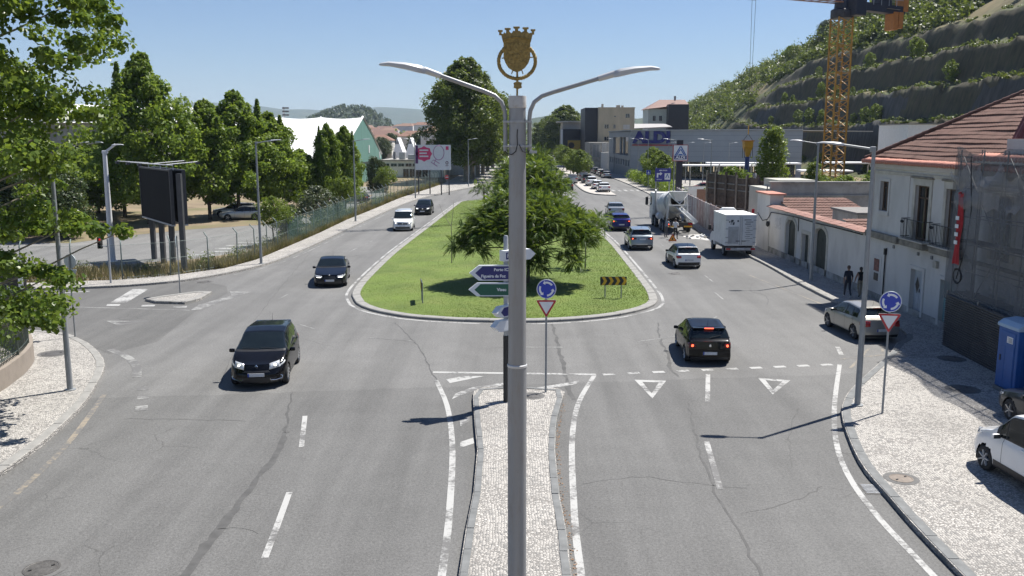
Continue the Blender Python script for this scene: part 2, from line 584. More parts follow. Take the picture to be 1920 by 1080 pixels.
def kerb_mesh(w, h):
    b = B()
    e = min(0.03, w * 0.2)
    prof = [(0, -0.02), (w, -0.02), (w, h), (e, h), (0, h - e)]
    b.prism(prof, 0, 1)
    me = b.mesh('kerb_stone')
    me.transform(Matrix(((0, 0, 1, 0), (1, 0, 0, 0), (0, 1, 0, 0), (0, 0, 0, 1))))
    return me
def kerb(parent, line, w, h, mat_, side=1, length=1.0, closed=False):
    me = kerb_mesh(w, h)
    me.materials.append(mat_)
    P = resample(line + ([line[0]] if closed else []), length)
    for a, c in zip(P, P[1:]):
        o = bpy.data.objects.new('kerb_stone', me)
        C.objects.link(o)
        d = c - a
        o.parent = parent
        if side > 0:
            o.location = (a.x, a.y, rng.uniform(-0.006, 0.006))
            o.rotation_euler = (0, 0, math.atan2(d.y, d.x) + rng.uniform(-0.008, 0.008))
        else:
            o.location = (c.x, c.y, rng.uniform(-0.006, 0.006))
            o.rotation_euler = (0, 0, math.atan2(-d.y, -d.x) + rng.uniform(-0.008, 0.008))
        o.scale = (d.length - 0.022, 1, 1)
def slab(name, poly, z, mat_, label):
    b = B()
    b.prism(poly, 0.004, z)
    o = b.build(name, mat_)
    tag(o, label, kind='structure')
    return o

KFL = catmull([(-60, 45.6), (-40, 46.2), (-27.04, 46.92), (-22.85, 47.6), (-19.91, 48.83), (-17.75, 51.1), (-15.75, 56.09), (-15.02, 63.0), (-14.5, 76.3), (-13.97, 90.7),
               (-13.42, 103.15), (-11.99, 119.5), (-8.83, 136.25), (-5.73, 149.7)], 1.0)
KFL2 = KFL + [(-4.6, 180), (-3.5, 230), (-1.5, 320), (3, 520)]
inner = [(-60, 48.5), (-40, 48.7), (-26.6, 49.0), (-24.35, 49.6), (-22.1, 50.0), (-19.97, 51.4), (-17.6, 54.6), (-16.75, 58.5), (-16.45, 65.8), (-16.16, 75.6), (-16.08, 87.6), (-15.5, 100.8),
         (-14.85, 119.8), (-13.2, 139.8), (-12, 156), (-11, 200), (-9, 300), (-4, 520)]
pv = slab('pavement', KFL2 + inner[::-1], 0.118, COBBLE, 'pale sett pavement along the wire fence')
kerb(pv, KFL, 0.22, 0.13, KERB, 1, 1.1)

KNL = catmull([(-40, 37.6), (-26, 37.4), (-19.34, 36.53), (-17.2, 35.04), (-15.44, 32.81), (-14.32, 30.83), (-13.61, 28.74), (-12.93, 26.35), (-12.49, 23.84), (-12.26, 21.75), (-12.2, 18), (-12.2, 5)], 0.8)
pv = slab('pavement', KNL + [(-40, 5)], 0.118, COBBLE, 'pale sett pavement on the near left corner')
kerb(pv, [p for p in KNL if p[0] > -27], 0.26, 0.13, KERB, -1, 1.1)

KR = catmull([(8.15, 5), (8.24, 15.57), (8.41, 19.19), (8.62, 21.41), (9.42, 24.74), (10.09, 26.46), (11.01, 28.11), (14.11, 32.73), (14.93, 34.2), (15.9, 35.3), (16.25, 36.8)], 0.6)
KR += catmull([(16.25, 36.8), (16.3, 41.8), (15.86, 43.4), (15.81, 48.83), (16.05, 56.1), (16.04, 61.83), (15.95, 75), (17.0, 90), (18.4, 110), (19.5, 127.3), (20.05, 155), (20.0, 180), (19.4, 206)], 1.0)[1:]
pv = slab('pavement', KR + [(21.5, 330), (26, 520), (40, 520), (40, 5)], 0.118, COBBLE, 'pale sett pavement below the white houses')
kerb(pv, [p for p in KR if p[1] < 36.9], 0.24, 0.13, KERBD, -1, 1.0)
kerb(pv, [p for p in KR if p[1] > 36.9 and p[1] < 130], 0.26, 0.13, KERB, -1, 1.1)

med = [(-0.97, 5), (-0.97, 15.57), (-0.94, 17.4), (-0.87, 19.34), (-0.89, 22.1), (-1.05, 24.3), (-1.2, 26.8), (-1.2, 27.5), (-0.9, 28.0), (1.45, 27.85), (1.66, 27.4), (1.49, 26.35), (1.23, 24.3), (1.1, 22.1), (1.06, 19.3), (1.1, 17.4), (1.09, 15.57), (1.09, 5)]
pv = slab('splitter_island', med, 0.118, COBBLE, 'narrow sett splitter island around the tall lamp post')
kerb(pv, med, 0.17, 0.135, KERBD, -1, 0.95)

tri = [(-18.2, 44.0), (-17.73, 44.7), (-16.4, 46.2), (-15.6, 46.2), (-15.5, 44.2), (-15.9, 43.1), (-17.4, 43.3)]
pv = slab('splitter_island', tri, 0.118, COBBLE, 'small triangular sett island on the side road')
kerb(pv, tri, 0.3, 0.14, KERB, -1, 0.75, True)

isl = catmull([(13.2, 330), (11.9, 238), (11.6, 190), (11.4, 168), (11.0, 150), (11.1, 135), (12.0, 128.4), (13.2, 126.9), (14.6, 126.4)], 2.0) + [(14.7, 160), (14.7, 190), (15.2, 330)]
pv = slab('pavement', isl, 0.118, PAVER, 'pale pavement strip with street trees beside the service lane')
kerb(pv, [p for p in isl if 126 < p[1] < 175 and p[0] < 14.65], 0.25, 0.13, KERB, -1, 1.1)
cr_ = [(-1.5, 134), (0.5, 131), (3.5, 131.5), (5.5, 136), (6.5, 200), (9.5, 330), (5, 330), (0.5, 200)]
pv = slab('central_reservation', cr_, 0.12, KERB, 'kerbed central reservation of the far avenue')
tag(pv, 'kerbed central reservation of the far avenue', kind='structure')

IS = catmull([(-5.0, 116), (-6.3, 114), (-6.78, 110), (-7.77, 81.9), (-8.42, 64.2), (-8.52, 52.7), (-8.38, 47.1), (-7.95, 44.4), (-7.0, 41.9), (-4.8, 39.8), (-2.35, 38.95), (0, 38.7), (2.35, 38.95),
              (4.86, 40.2), (6.75, 42.4), (7.3, 44.7), (7.5, 48.8), (7.69, 58.6), (7.82, 69.2), (7.6, 79.5), (6.6, 108), (5.6, 115), (4, 117), (-3, 117)], 0.9, True)
gi = offset_line(IS + [IS[0]], 0.40)[:-1]
GRASSG = M('mown lawn', (0.100, 0.148, 0.022), 0.9, var=0.25, vscale=0.35, bump=0.6, bscale=30, dirt=(0.135, 0.165, 0.036), dscale=0.5, damt=0.75)
b = B()
cx, cy = 0, 76
n = len(gi)
rings = [1.0, 0.96, 0.85, 0.6, 0.3]
for t in rings:
    for x, y in gi:
        yy = min(max(y, 46), 105)
        px, py = 0 + (x - 0) * t, yy + (y - yy) * t
        b.v.append((px, py, 0.10 + 0.22 * (1 - t) ** 0.8))
for k in range(len(rings) - 1):
    for i in range(n):
        j = (i + 1) % n
        b.f.append((k * n + i, k * n + j, (k + 1) * n + j, (k + 1) * n + i))
b.f.append(tuple((len(rings) - 1) * n + i for i in range(n)))
b.m = [0] * len(b.f)
lawn = b.build('lawn', GRASSG, smooth=True)
tag(lawn, 'green mown lawn of the roundabout island', kind='structure')
kerb(lawn, [p for p in IS + IS[:1]][::1], 0.42, 0.115, KERB, 1, 1.05, True)

def inpoly(px, py, poly):
    c = np.zeros(len(px), bool)
    n = len(poly)
    for i in range(n):
        x1, y1 = poly[i]
        x2, y2 = poly[(i + 1) % n]
        cond = ((y1 > py) != (y2 > py)) & (px < (x2 - x1) * (py - y1) / (y2 - y1 + 1e-12) + x1)
        c ^= cond
    return c
NR = np.random.RandomState(3)
def blades(px, py, pz, h, w, lean, tint):
    n = len(px)
    a = NR.rand(n) * 2 * np.pi
    hh = h * (0.6 + 0.8 * NR.rand(n))
    lx = (NR.rand(n) - 0.5) * lean
    ly = (NR.rand(n) - 0.5) * lean
    V = np.empty((n, 3, 3), np.float32)
    V[:, 0] = np.stack([px - np.cos(a) * w, py - np.sin(a) * w, pz], 1)
    V[:, 1] = np.stack([px + np.cos(a) * w, py + np.sin(a) * w, pz], 1)
    V[:, 2] = np.stack([px + lx, py + ly, pz + hh], 1)
    F = np.arange(n * 3).reshape(n, 3)
    return V.reshape(-1, 3), F, tint
NB = 150000
px = NR.uniform(-8.4, 8.0, NB * 2)
py = 38.9 + (116 - 38.9) * NR.rand(NB * 2) ** 1.7
ok = inpoly(px, py, gi)
px, py = px[ok][:NB], py[ok][:NB]
yy = np.clip(py, 46, 105)
edge = np.clip(np.abs(px) / 8.0, 0, 1)
pz = 0.10 + 0.0 * px
tr = np.clip(np.maximum(np.abs(px) / 7.9, np.where(py < 46, (46 - py) / 7.0, 0)), 0, 1)
tr = np.where(py < 46, np.hypot(px / 7.6, (46 - py) / 7.1), np.abs(px) / 7.9)
pz = 0.095 + 0.22 * np.clip(1 - tr, 0, 1) ** 0.8 - 0.012
patch = 0.5 + 0.32 * np.sin(px * 0.9 + 1.3 * np.sin(py * 0.35)) + 0.2 * np.sin(py * 0.55 + px * 0.3)
V, F, T = blades(px, py, pz, 0.042, 0.012, 0.05, np.clip(patch * 0.6 + 0.4 * NR.rand(len(px)), 0, 1))
GRASSB = leafmat('lawn grass', (0.066, 0.115, 0.013), (0.116, 0.178, 0.022), (0.185, 0.218, 0.045), 0.25, 0.6)
go = link('lawn_grass', np_mesh('lawn_grass', V, F, tint=T), GRASSB)
tag(go, 'short green grass covering the roundabout island', 'grass', kind='stuff')

ZM = 0.005
def mark(name, pts, w, mat_=None):
    b = B()
    strip(b, pts, w, ZM)
    return b.build(name, mat_ or WHITEP, road)
def poly_mark(name, poly, mat_=None):
    ar = sum(poly[i][0] * poly[(i + 1) % len(poly)][1] - poly[(i + 1) % len(poly)][0] * poly[i][1] for i in range(len(poly)))
    if ar < 0: poly = poly[::-1]
    b = B()
    b.add([(x, y, ZM) for x, y in poly], [tuple(range(len(poly)))])
    return b.build(name, mat_ or WHITEP, road)
mark('island_edge_line', offset_line(IS + [IS[0]], -0.28), 0.14)
mark('give_way_line', [(-2.73, 30.25), (2.88, 29.95)], 0.2)
for i in range(10):
    x = 3.3 + i * 0.88
    y = 29.98 + (x - 3.3) * 0.165
    mark('give_way_dash', [(x - 0.2, y - 0.03), (x + 0.22, y + 0.04)], 0.24)
def give_way(p, w, l, yaw, t=0.16, m_=None):
    c, s = math.cos(yaw), math.sin(yaw)
    def T(x, y): return (p[0] + x * c - y * s, p[1] + x * s + y * c)
    o = [T(-w / 2, 0), T(w / 2, 0), T(0, -l)]
    i = [T(-w / 2 + t * 1.6, -t * 1.5), T(w / 2 - t * 1.6, -t * 1.5), T(0, -l + t * 3.6)]
    b = B()
    b.add([(x, y, ZM) for x, y in o + i], [(0, 3, 4, 1), (1, 4, 5, 2), (2, 5, 3, 0)])
    ob = b.build('give_way_triangle', m_ or WHITEP, road)
    return ob
give_way((4.62, 29.2), 1.05, 2.15, -0.12)
give_way((8.8, 29.35), 1.05, 1.95, -0.3)
give_way((-17.0, 39.1), 1.9, 1.0, 0.0, 0.13, WORNP)
mark('lane_dash', [(6.72, 30.0), (6.0, 26.7)], 0.15)
mark('lane_dash', [(5.19, 23.04), (4.97, 21.2), (4.8, 19.75)], 0.15)
mark('lane_dash', [(4.55, 14), (4.5, 11)], 0.15)
mark('median_line', catmull([(-2.54, 29.2), (-1.97, 26.35), (-1.59, 22.96), (-1.39, 19.34), (-1.30, 15.57), (-1.3, 6)], 0.6), 0.155)
mark('median_line', catmull([(2.80, 29.8), (2.04, 26.63), (1.63, 23.39), (1.39, 19.34), (1.28, 15.57), (1.28, 6)], 0.6), 0.155)
mark('lane_dash', [(-6.03, 25.29), (-5.52, 22.62)], 0.14)
mark('lane_dash', [(-5.09, 19.56), (-4.92, 17.9), (-4.77, 16.3)], 0.14)
mark('edge_line', catmull([(11.7, 31.3), (9.77, 26.35), (8.62, 22.96), (8.08, 20.65), (7.84, 18.46), (7.8, 15.67), (7.8, 6)], 0.6), 0.145)
mark('lane_dash', [(12.62, 34.1), (12.3, 32.8)], 0.17)
mark('edge_line', catmull([(-12.87, 27.5), (-12.2, 24.79), (-11.71, 22.54), (-11.35, 19.98), (-11.25, 18.0), (-11.2, 8)], 0.6), 0.16, YELP)
mark('edge_line', catmull([(-15.42, 33.67), (-14.17, 32.39), (-13.3, 31.0), (-12.7, 29.6)], 0.5), 0.3, WORNP)
mark('edge_dash', [(-12.0, 28.4), (-11.85, 28.0)], 0.35, WORNP)
mark('edge_dash', [(-11.6, 27.4), (-11.45, 27.0)], 0.35, WORNP)
mark('edge_dash', [(-11.2, 26.3), (-11.0, 25.8)], 0.35, WORNP)
poly_mark('hatch', [(-2.22, 29.35), (-1.62, 29.75), (-0.95, 29.72), (-2.05, 28.85)])
poly_mark('hatch', [(-1.86, 27.0), (-1.80, 27.6), (-1.3, 28.35), (-0.6, 28.72), (0.55, 29.32), (0.1, 28.95), (-0.55, 28.35), (-1.2, 27.9), (-1.55, 27.5)])
poly_mark('hatch', [(0.5, 28.12), (2.25, 29.15), (2.1, 28.7), (0.95, 28.05)])
poly_mark('hatch', [(-1.5, 24.9), (-1.22, 25.25), (-1.22, 24.75), (-1.45, 24.35)])
poly_mark('hatch', [(-1.38, 23.0), (-1.05, 23.35), (-1.0, 22.9), (-1.35, 22.55)])
for a, c in (((-5.77, 35.7), (-3.85, 35.05)), ((-0.72, 34.05), (1.96, 34.02)), ((5.0, 35.0), (6.9, 36.1)), ((8.2, 37.6), (9.3, 40.2)), ((10.63, 46.6), (10.59, 44.4)), ((-9.35, 38.5), (-8.2, 37.2)), ((-11.7, 44.6), (-11.6, 46.0))):
    mark('lane_dash', [a, c], 0.09, WORNP)
for y in (57, 63.5, 68, 75.5, 84, 93):
    x = -12.1 + (y - 57) * 0.085
    mark('lane_dash', [(x, y), (x + 0.22, y + 3.0)], 0.1, WORNP)
mark('edge_line', offset_line([p for p in KFL if 52 < p[1] < 100], -0.45), 0.12, WORNP)
for y in (50, 57, 66, 75, 86, 99):
    mark('lane_dash', [(11.3, y), (11.35, y + 2.6)], 0.1, WORNP)
poly_mark('zebra_bar', [(-20.3, 47.6), (-19.45, 47.6), (-18.95, 43.6), (-19.75, 43.6)])
for x, y in ((-19.35, 42.95), (-17.6, 42.8), (-15.95, 42.5)):
    poly_mark('holding_dash', [(x - 0.35, y + 0.2), (x + 0.3, y + 0.2), (x + 0.42, y - 0.25), (x - 0.2, y - 0.25)])
mark('side_line', [(-21.5, 42.5), (-15.14, 41.6)], 0.11, WORNP)
poly_mark('island_hatch', [(-15.1, 41.6), (-14.7, 41.8), (-13.7, 46.7), (-14.9, 46.9), (-14.4, 45.6), (-15.2, 43.0)], WORNP)
mark('side_line', [(-23.8, 47.0), (-24.6, 42.0)], 0.35)
mark('side_line', [(-27.0, 44.9), (-22.3, 46.9)], 0.16)
for pts in ([(14.0, 52.5), (15.2, 42.2)], [(15.2, 42.2), (14.2, 43.2)], [(15.1, 36.1), (14.0, 33.2)], [(13.9, 34.1), (11.9, 30.8)], [(12.0, 32.1), (14.2, 32.9)]):
    mark('bay_line', pts, 0.1, YELP)
for i in range(5):
    poly_mark('zebra_bar', [(15.3 + i * 0.95, 137), (15.75 + i * 0.95, 137), (15.75 + i * 0.95, 140.5), (15.3 + i * 0.95, 140.5)])
for i in range(5):
    x, y = -22.4 + i * 0.3, 61.5 + i * 1.9
    sheet('bay_bar', [(x, y), (x + 2.6, y + 0.25), (x + 2.6, y + 0.85), (x, y + 0.6)], -0.012, WHITEP, lot)
for i in range(4):
    x, y = -20.6 + i * 1.5, 79 - i * 0.1
    sheet('bay_bar', [(x, y), (x + 0.9, y), (x + 1.0, y + 1.2), (x + 0.1, y + 1.2)], -0.012, WHITEP, lot)

def crack(pts, w0, w1, seed, sub=0.35, jit=0.05):
    r_ = random.Random(seed)
    P = catmull(pts, sub)
    n = len(P)
    b = B()
    vs, fs = [], []
    for i, (x, y) in enumerate(P):
        a, c = P[max(0, i - 1)], P[min(n - 1, i + 1)]
        t = Vector((c[0] - a[0], c[1] - a[1])).normalized()
        w = (w0 + (w1 - w0) * i / max(1, n - 1)) * r_.uniform(0.45, 1.35)
        o = r_.uniform(-jit, jit)
        vs += [(x - t.y * (o + w / 2), y + t.x * (o + w / 2), 0.0035), (x - t.y * (o - w / 2), y + t.x * (o - w / 2), 0.0035)]
    for i in range(n - 1): fs.append((2 * i + 1, 2 * i + 3, 2 * i + 2, 2 * i))
    b.add(vs, fs)
    b.build('sealed_crack', TARF, road)
TARF = M('old crack seal', (0.075, 0.074, 0.072), 0.75, var=0.25, vscale=3)
crack([(-7.01, 27.8), (-6.57, 25.5), (-6.24, 23.8)], 0.04, 0.09, 1)
crack([(-6.24, 23.84), (-6.03, 22.14), (-6.05, 20.5), (-6.05, 18.6), (-6.08, 17.3), (-6.07, 15.5), (-6.0, 10)], 0.16, 0.24, 2, 0.3, 0.03)
crack([(5.39, 26.6), (5.09, 24.3), (4.86, 22.3), (4.66, 20), (4.67, 18.2), (4.62, 16.7), (4.59, 14)], 0.06, 0.05, 3)
crack([(1.77, 38.4), (1.8, 33.67), (1.84, 30.8), (1.84, 28.4), (1.9, 26.9)], 0.10, 0.17, 4)
crack([(6.36, 38.7), (6.1, 36.6), (5.94, 35.0), (5.85, 33.2), (5.6, 31.2), (5.63, 29.7)], 0.05, 0.15, 5)
crack([(-5.14, 38.7), (-3.62, 34.1), (-3.08, 31.6), (-2.48, 29.1)], 0.04, 0.05, 6)
crack([(1.63, 20.1), (3.06, 20.5), (4.26, 20.1), (5.43, 19.8)], 0.02, 0.035, 7, 0.2)
crack([(5.08, 18.4), (5.74, 18.75), (6.47, 19.2), (7.22, 19.9)], 0.02, 0.05, 8, 0.2)
crack([(-11.2, 25.0), (-9.7, 25.0), (-7.6, 24.8)], 0.02, 0.03, 9, 0.3)
crack([(-14.35, 64.2), (-12.1, 44.7), (-10.8, 35), (-9.6, 28.7)], 0.02, 0.03, 10, 0.6)
crack([(6.9, 21.2), (7.7, 24.0), (8.6, 26.0)], 0.015, 0.04, 11, 0.25)
crack([(-5.2, 17.4), (-5.8, 17.7), (-6.1, 17.6)], 0.02, 0.025, 12, 0.2)
crack([(13.6, 50.0), (12.6, 47.0), (13.0, 45.5), (12.4, 43.0)], 0.02, 0.04, 13, 0.3)
r_ = random.Random(4)
b = B()
for i in range(420):
    y = r_.uniform(9, 26.5)
    xe = np.interp(y, [9, 17.4, 19.3, 22.1, 24.3, 26.4], [1.09, 1.1, 1.06, 1.1, 1.23, 1.49])
    x = xe + 0.03 + abs(r_.gauss(0, 0.06))
    a = r_.uniform(0, 6.28)
    s = r_.uniform(0.012, 0.03)
    z = 0.007 + r_.random() * 0.004
    b.add([(x + s * math.cos(a + k * 2.09), y + s * math.sin(a + k * 2.09), z + (0.012 if k == 0 else 0)) for k in range(3)], [(0, 1, 2)])
o = b.build('dead_leaves', M('dead leaf', (0.25, 0.15, 0.085), 0.9, var=0.35, vscale=9))
tag(o, 'brown dead leaves along the splitter island kerb', 'leaves', kind='stuff')

IRONC = M('cast iron cover', (0.11, 0.105, 0.10), 0.6, 0.4, var=0.3, vscale=8, bump=0.5, bscale=35)
def manhole(x, y, z, r_, label, m_=None):
    b = B()
    b.lathe([(r_, 0), (r_, 0.012), (r_ * 0.9, 0.016), (r_ * 0.88, 0.010), (0.02, 0.014)], n=28)
    t = thing('manhole_cover', label, 'manhole cover', (x, y, z), group='manhole covers')
    b.build('cover', m_ or IRONC, t)
    for a in (0.6, 0.6 + math.pi):
        b = B(); b.box((math.cos(a) * r_ * 0.6, math.sin(a) * r_ * 0.6, 0.018), (0.06, 0.03, 0.012), a); b.build('lifting_eye', BLACK, t)
    b = B()
    b.lathe([(r_ + 0.12, 0.0005), (r_ + 0.13, 0.004), (r_, 0.005)], n=24, caps=False)
    b.build('collar', M('patched asphalt ring', (0.115, 0.113, 0.11), 0.85, var=0.2, vscale=8), t)
manhole(-8.85, 15.86, 0.002, 0.33, 'round iron manhole cover in the left foreground lane')
manhole(9.12, 20.1, 0.119, 0.27, 'round manhole cover in the sunny right pavement', M('rusty cover', (0.19, 0.16, 0.135), 0.7, 0.2, var=0.2, vscale=8))
manhole(15.89, 31.7, 0.119, 0.36, 'round manhole cover in the pavement shade beside the corrugated hoarding')
manhole(14.31, 27.7, 0.119, 0.4, 'round manhole cover near the blue portable toilet')
manhole(-16.97, 32.5, 0.119, 0.42, 'round manhole cover in the left corner pavement')
manhole(0.63, 26.95, 0.119, 0.26, 'round manhole cover in the tip of the splitter island')
manhole(9.7, 53.2, 0.002, 0.36, 'round manhole cover in the lane behind the white hatchback')
manhole(-17.3, 50.0, 0.002, 0.38, 'round manhole cover by the far left kerb')
t = thing('gully_grate', 'rectangular iron gully grate at the right kerb', 'drain', (8.28, 19.75, 0.001), -0.08)
b = B()
b.b2((-0.2, -0.32, 0), (0.2, 0.32, 0.006))
b.build('frame', IRONC, t)
for k in range(7):
    b = B(); b.box((0, -0.24 + k * 0.08, 0.011), (0.34, 0.03, 0.01)); b.build('bar', GALV, t)

def luminaire(b, p0, d, L=0.62, w=0.24, t=0.09):
    """flat LED head lofted from p0 along unit vector d"""
    d = Vector(d).normalized()
    s = Vector((-d.y, d.x, 0)).normalized()
    u = s.cross(d) * -1
    if u.z < 0: u = -u
    vs, fs = [], []
    st = [(0.0, 0.30, 0.75, 0.0), (0.06, 0.42, 0.9, 0.0), (0.16, 0.85, 1.0, 0.05), (0.45, 1.0, 0.85, 0.10), (0.8, 0.92, 0.55, 0.06), (0.97, 0.6, 0.34, -0.06), (1.0, 0.4, 0.2, -0.1)]
    for k, ww, tt, up in st:
        c = Vector(p0) + d * (L * k) + u * (up * t * 2)
        for a in ((-1, -0.5), (1, -0.5), (1, 0.12), (0.6, 0.5), (-0.6, 0.5), (-1, 0.12)):
            vs.append(c + s * (a[0] * w * ww / 2) + u * (a[1] * t * tt))
    for i in range(len(st) - 1):
        for k in range(6):
            k2 = (k + 1) % 6
            fs.append((i * 6 + k, i * 6 + k2, (i + 1) * 6 + k2, (i + 1) * 6 + k))
    fs.append((5, 4, 3, 2, 1, 0))
    fs.append(tuple(len(vs) - 6 + k for k in range(6)))
    return b.add(vs, fs)
HEADG = M('lamp head paint', (0.50, 0.51, 0.52), 0.45, 0.2, var=0.06)
LENS = M('lamp lens', (0.62, 0.63, 0.64), 0.2, var=0.05)

t = thing('street_lamp', 'tall grey double armed lamp post in the splitter island, nearest the camera', 'street lamp', (0.065, 11.0, 0.118))
b = B(); b.lathe([(0.19, 0), (0.19, 0.04), (0.121, 0.06), (0.119, 5.06)], n=40); b.build('lower_shaft', POLE, t, smooth=True)
b = B(); b.lathe([(0.117, 5.045), (0.1255, 5.05), (0.1255, 5.075), (0.117, 5.085)], n=40, caps=False); b.build('joint_ring', M('bright seam', (0.6, 0.6, 0.6), 0.4, 0.3), t, smooth=True)
b = B(); b.lathe([(0.1125, 5.06), (0.100, 8.26)], n=40); b.build('upper_shaft', POLE, t, smooth=True)
b = B(); b.lathe([(0.1, 8.23), (0.107, 8.235), (0.107, 8.36), (0.105, 8.372), (0.0, 8.378)], n=40, caps=False); b.build('cap', M('pale cap paint', (0.50, 0.50, 0.49), 0.5, 0.1, dirt=(0.3, 0.22, 0.16), dscale=9, damt=0.5), t, smooth=True)
for sx in (-1, 1):
    if sx < 0: path = [(-0.145, 0, 7.72), (-0.145, 0, 8.12), (-0.152, 0, 8.20), (-0.19, 0, 8.30), (-0.27, 0, 8.375), (-0.40, 0, 8.43), (-0.95, 0, 8.62)]
    else: path = [(0.145, 0, 7.72), (0.145, 0, 8.12), (0.155, 0, 8.20), (0.20, 0, 8.30), (0.29, 0, 8.37), (0.42, 0, 8.415), (1.0, 0, 8.585)]
    b = B(); b.tube(path, 0.026, 14); arm = b.build('arm', POLE, t, smooth=True)
    e, d = Vector(path[-1]), (Vector(path[-1]) - Vector(path[-2])).normalized()
    b = B(); b.tube([e - d * 0.04, e + d * 0.17], [0.036, 0.042], 10); b.build('spigot', HEADG, arm, smooth=True)
    b = B(); luminaire(b, e + d * 0.14, (sx, 0, 0.16 if sx < 0 else 0.14), 0.56, 0.24, 0.085)
    b.build('luminaire', HEADG, arm, smooth=True, sharp=35)
    for z in (7.78, 8.07):
        b = B(); b.box((sx * 0.135, 0, z), (0.075, 0.10, 0.022)); b.build('bracket', GALV, t)
        b = B(); b.tube([(sx * 0.06, -0.115, z), (sx * 0.06, -0.135, z)], 0.012, 6); b.build('bolt', GALV, t)
for z in (7.78, 8.07):
    b = B(); b.lathe([(0.103, z - 0.012), (0.112, z - 0.012), (0.112, z + 0.012), (0.103, z + 0.012)], n=32, caps=False); b.build('clamp_band', GALV, t, smooth=True)
b = B(); b.tube([(0.0, -0.108, 7.98), (-0.005, -0.112, 7.90), (0.0, -0.112, 7.80), (-0.02, -0.118, 7.72), (-0.07, -0.115, 7.68), (-0.13, -0.05, 7.70), (-0.15, 0, 7.74)], 0.006, 6); b.build('cable', WIRE, t, smooth=True)
b = B(); b.tube([(0.02, -0.112, 7.80), (0.06, -0.118, 7.72), (0.12, -0.08, 7.70), (0.15, 0, 7.74)], 0.006, 6); b.build('cable', WIRE, t, smooth=True)
b = B(); b.box((0.19, -0.02, 7.71), (0.09, 0.05, 0.03)); b.build('junction_box', GALV, t)

t = thing('crest', 'gilded civic crest with mural crown and laurel wreath on top of the lamp post', 'crest', (0.062, 11.0, 8.492))
def P2(px, py): return ((px - 969.0) * 0.00651 * 0.975, (178.5 - py) * 0.00617)
def shape(poly): return [P2(910 + x / 6.0, 30 + y / 6.0) for x, y in poly]
b = B(); b.prism(shape([(200, 285), (500, 285), (500, 460), (480, 520), (440, 575), (390, 610), (350, 625), (310, 610), (255, 575), (222, 520), (200, 460)]), -0.02, 0.02, XZ)
sh = b.build('shield', GOLD, t, bevel=0.004)
for x0 in (230, 405):
    b = B(); b.prism(shape([(x0, 300), (x0 + 70, 300), (x0 + 66, 350), (x0 + 35, 385), (x0 + 4, 350)]), 0.02, 0.028, XZ); e = b.build('small_shield', GOLD, sh)
    b = B()
    b.prism(shape([(x0 + 30, 305), (x0 + 41, 305), (x0 + 41, 375), (x0 + 30, 375)]), 0.0285, 0.034, XZ)
    b.prism(shape([(x0 + 6, 325), (x0 + 64, 325), (x0 + 64, 336), (x0 + 6, 336)]), 0.0288, 0.0343, XZ)
    b.build('cross', GOLD, sh)
b = B(); b.prism(shape([(318, 310), (332, 296), (360, 296), (374, 310), (370, 380), (345, 400), (322, 380)]), 0.02, 0.032, XZ); b.build('figure', GOLD, sh, bevel=0.004)
b = B(); b.prism(shape([(300, 425), (390, 425), (375, 465), (350, 480), (320, 465)]), 0.02, 0.03, XZ); b.build('chalice', GOLD, sh, bevel=0.004)
for pts in ([(262, 420), (240, 470), (262, 520), (300, 530)], [(440, 415), (470, 450), (440, 490), (400, 520)], [(300, 405), (346, 425), (395, 405)]):
    b = B(); b.tube([(P2(910 + x / 6, 30 + y / 6)[0], -0.022, P2(910 + x / 6, 30 + y / 6)[1]) for x, y in pts], 0.007, 6); b.build('relief', GOLD, sh, smooth=True)
b = B(); b.prism(shape([(195, 290), (172, 195), (200, 195), (206, 175), (222, 190), (262, 165), (290, 190), (310, 160), (330, 165), (358, 165), (380, 160), (402, 180), (422, 165), (470, 175), (490, 190), (506, 180), (528, 195), (505, 290)]), -0.03, 0.024, XZ)
cr = b.build('crown', GOLD, t, bevel=0.003)
for x, y, w in ((165, 168, 26), (247, 146, 34), (346, 130, 36), (447, 138, 34), (530, 160, 26)):
    b = B(); b.prism(shape([(x - w * 0.55, y + 40), (x - w * 0.5, y + 5), (x - w, y), (x - w, y - 16), (x + w, y - 16), (x + w, y), (x + w * 0.5, y + 5), (x + w * 0.55, y + 40)]), -0.032, 0.026, XZ); b.build('turret', GOLD, cr, bevel=0.002)
b = B(); b.tube([(P2(910 + x / 6, 0)[0], -0.034, P2(0, 30 + y / 6)[1]) for x, y in ((205, 262), (280, 240), (350, 234), (425, 240), (495, 262))], 0.008, 6); b.build('band', GOLD, cr, smooth=True)
r_ = random.Random(2)
wr = thing('wreath', None, None); wr.parent = t
for k in range(34):
    f = k / 33
    a = R(-232 + 284 * f)
    x, y = 352 + 205 * math.cos(a) * (1.0 + 0.0), 500 - 195 * math.sin(a) * 1.0
    q = P2(910 + x / 6, 30 + y / 6)
    b = B()
    b.lathe([(0.004, -0.038), (0.021, -0.014), (0.024, 0.006), (0.012, 0.03), (0.002, 0.04)], n=7, rot=Matrix.Rotation(r_.uniform(-0.45, 0.45) - a, 3, 'Y'))
    b.build('leaf', GOLD, wr, (q[0], r_.uniform(-0.012, 0.012), q[1]), smooth=True)
for x0, y0, x1, y1 in ((180, 465, 212, 465), (495, 458, 530, 455), (290, 645, 305, 600), (420, 645, 405, 600)):
    p, q = P2(910 + x0 / 6, 30 + y0 / 6), P2(910 + x1 / 6, 30 + y1 / 6)
    b = B(); b.tube([(p[0], 0, p[1]), (q[0], 0, q[1])], 0.007, 6); b.build('tie', GOLD, t)
q0, q1 = P2(970, 178.4), P2(970, 134)
b = B(); b.tube([(0, 0, 0.0), (0, 0, q1[1])], 0.012, 8); b.build('stem', GOLD, t, smooth=True)
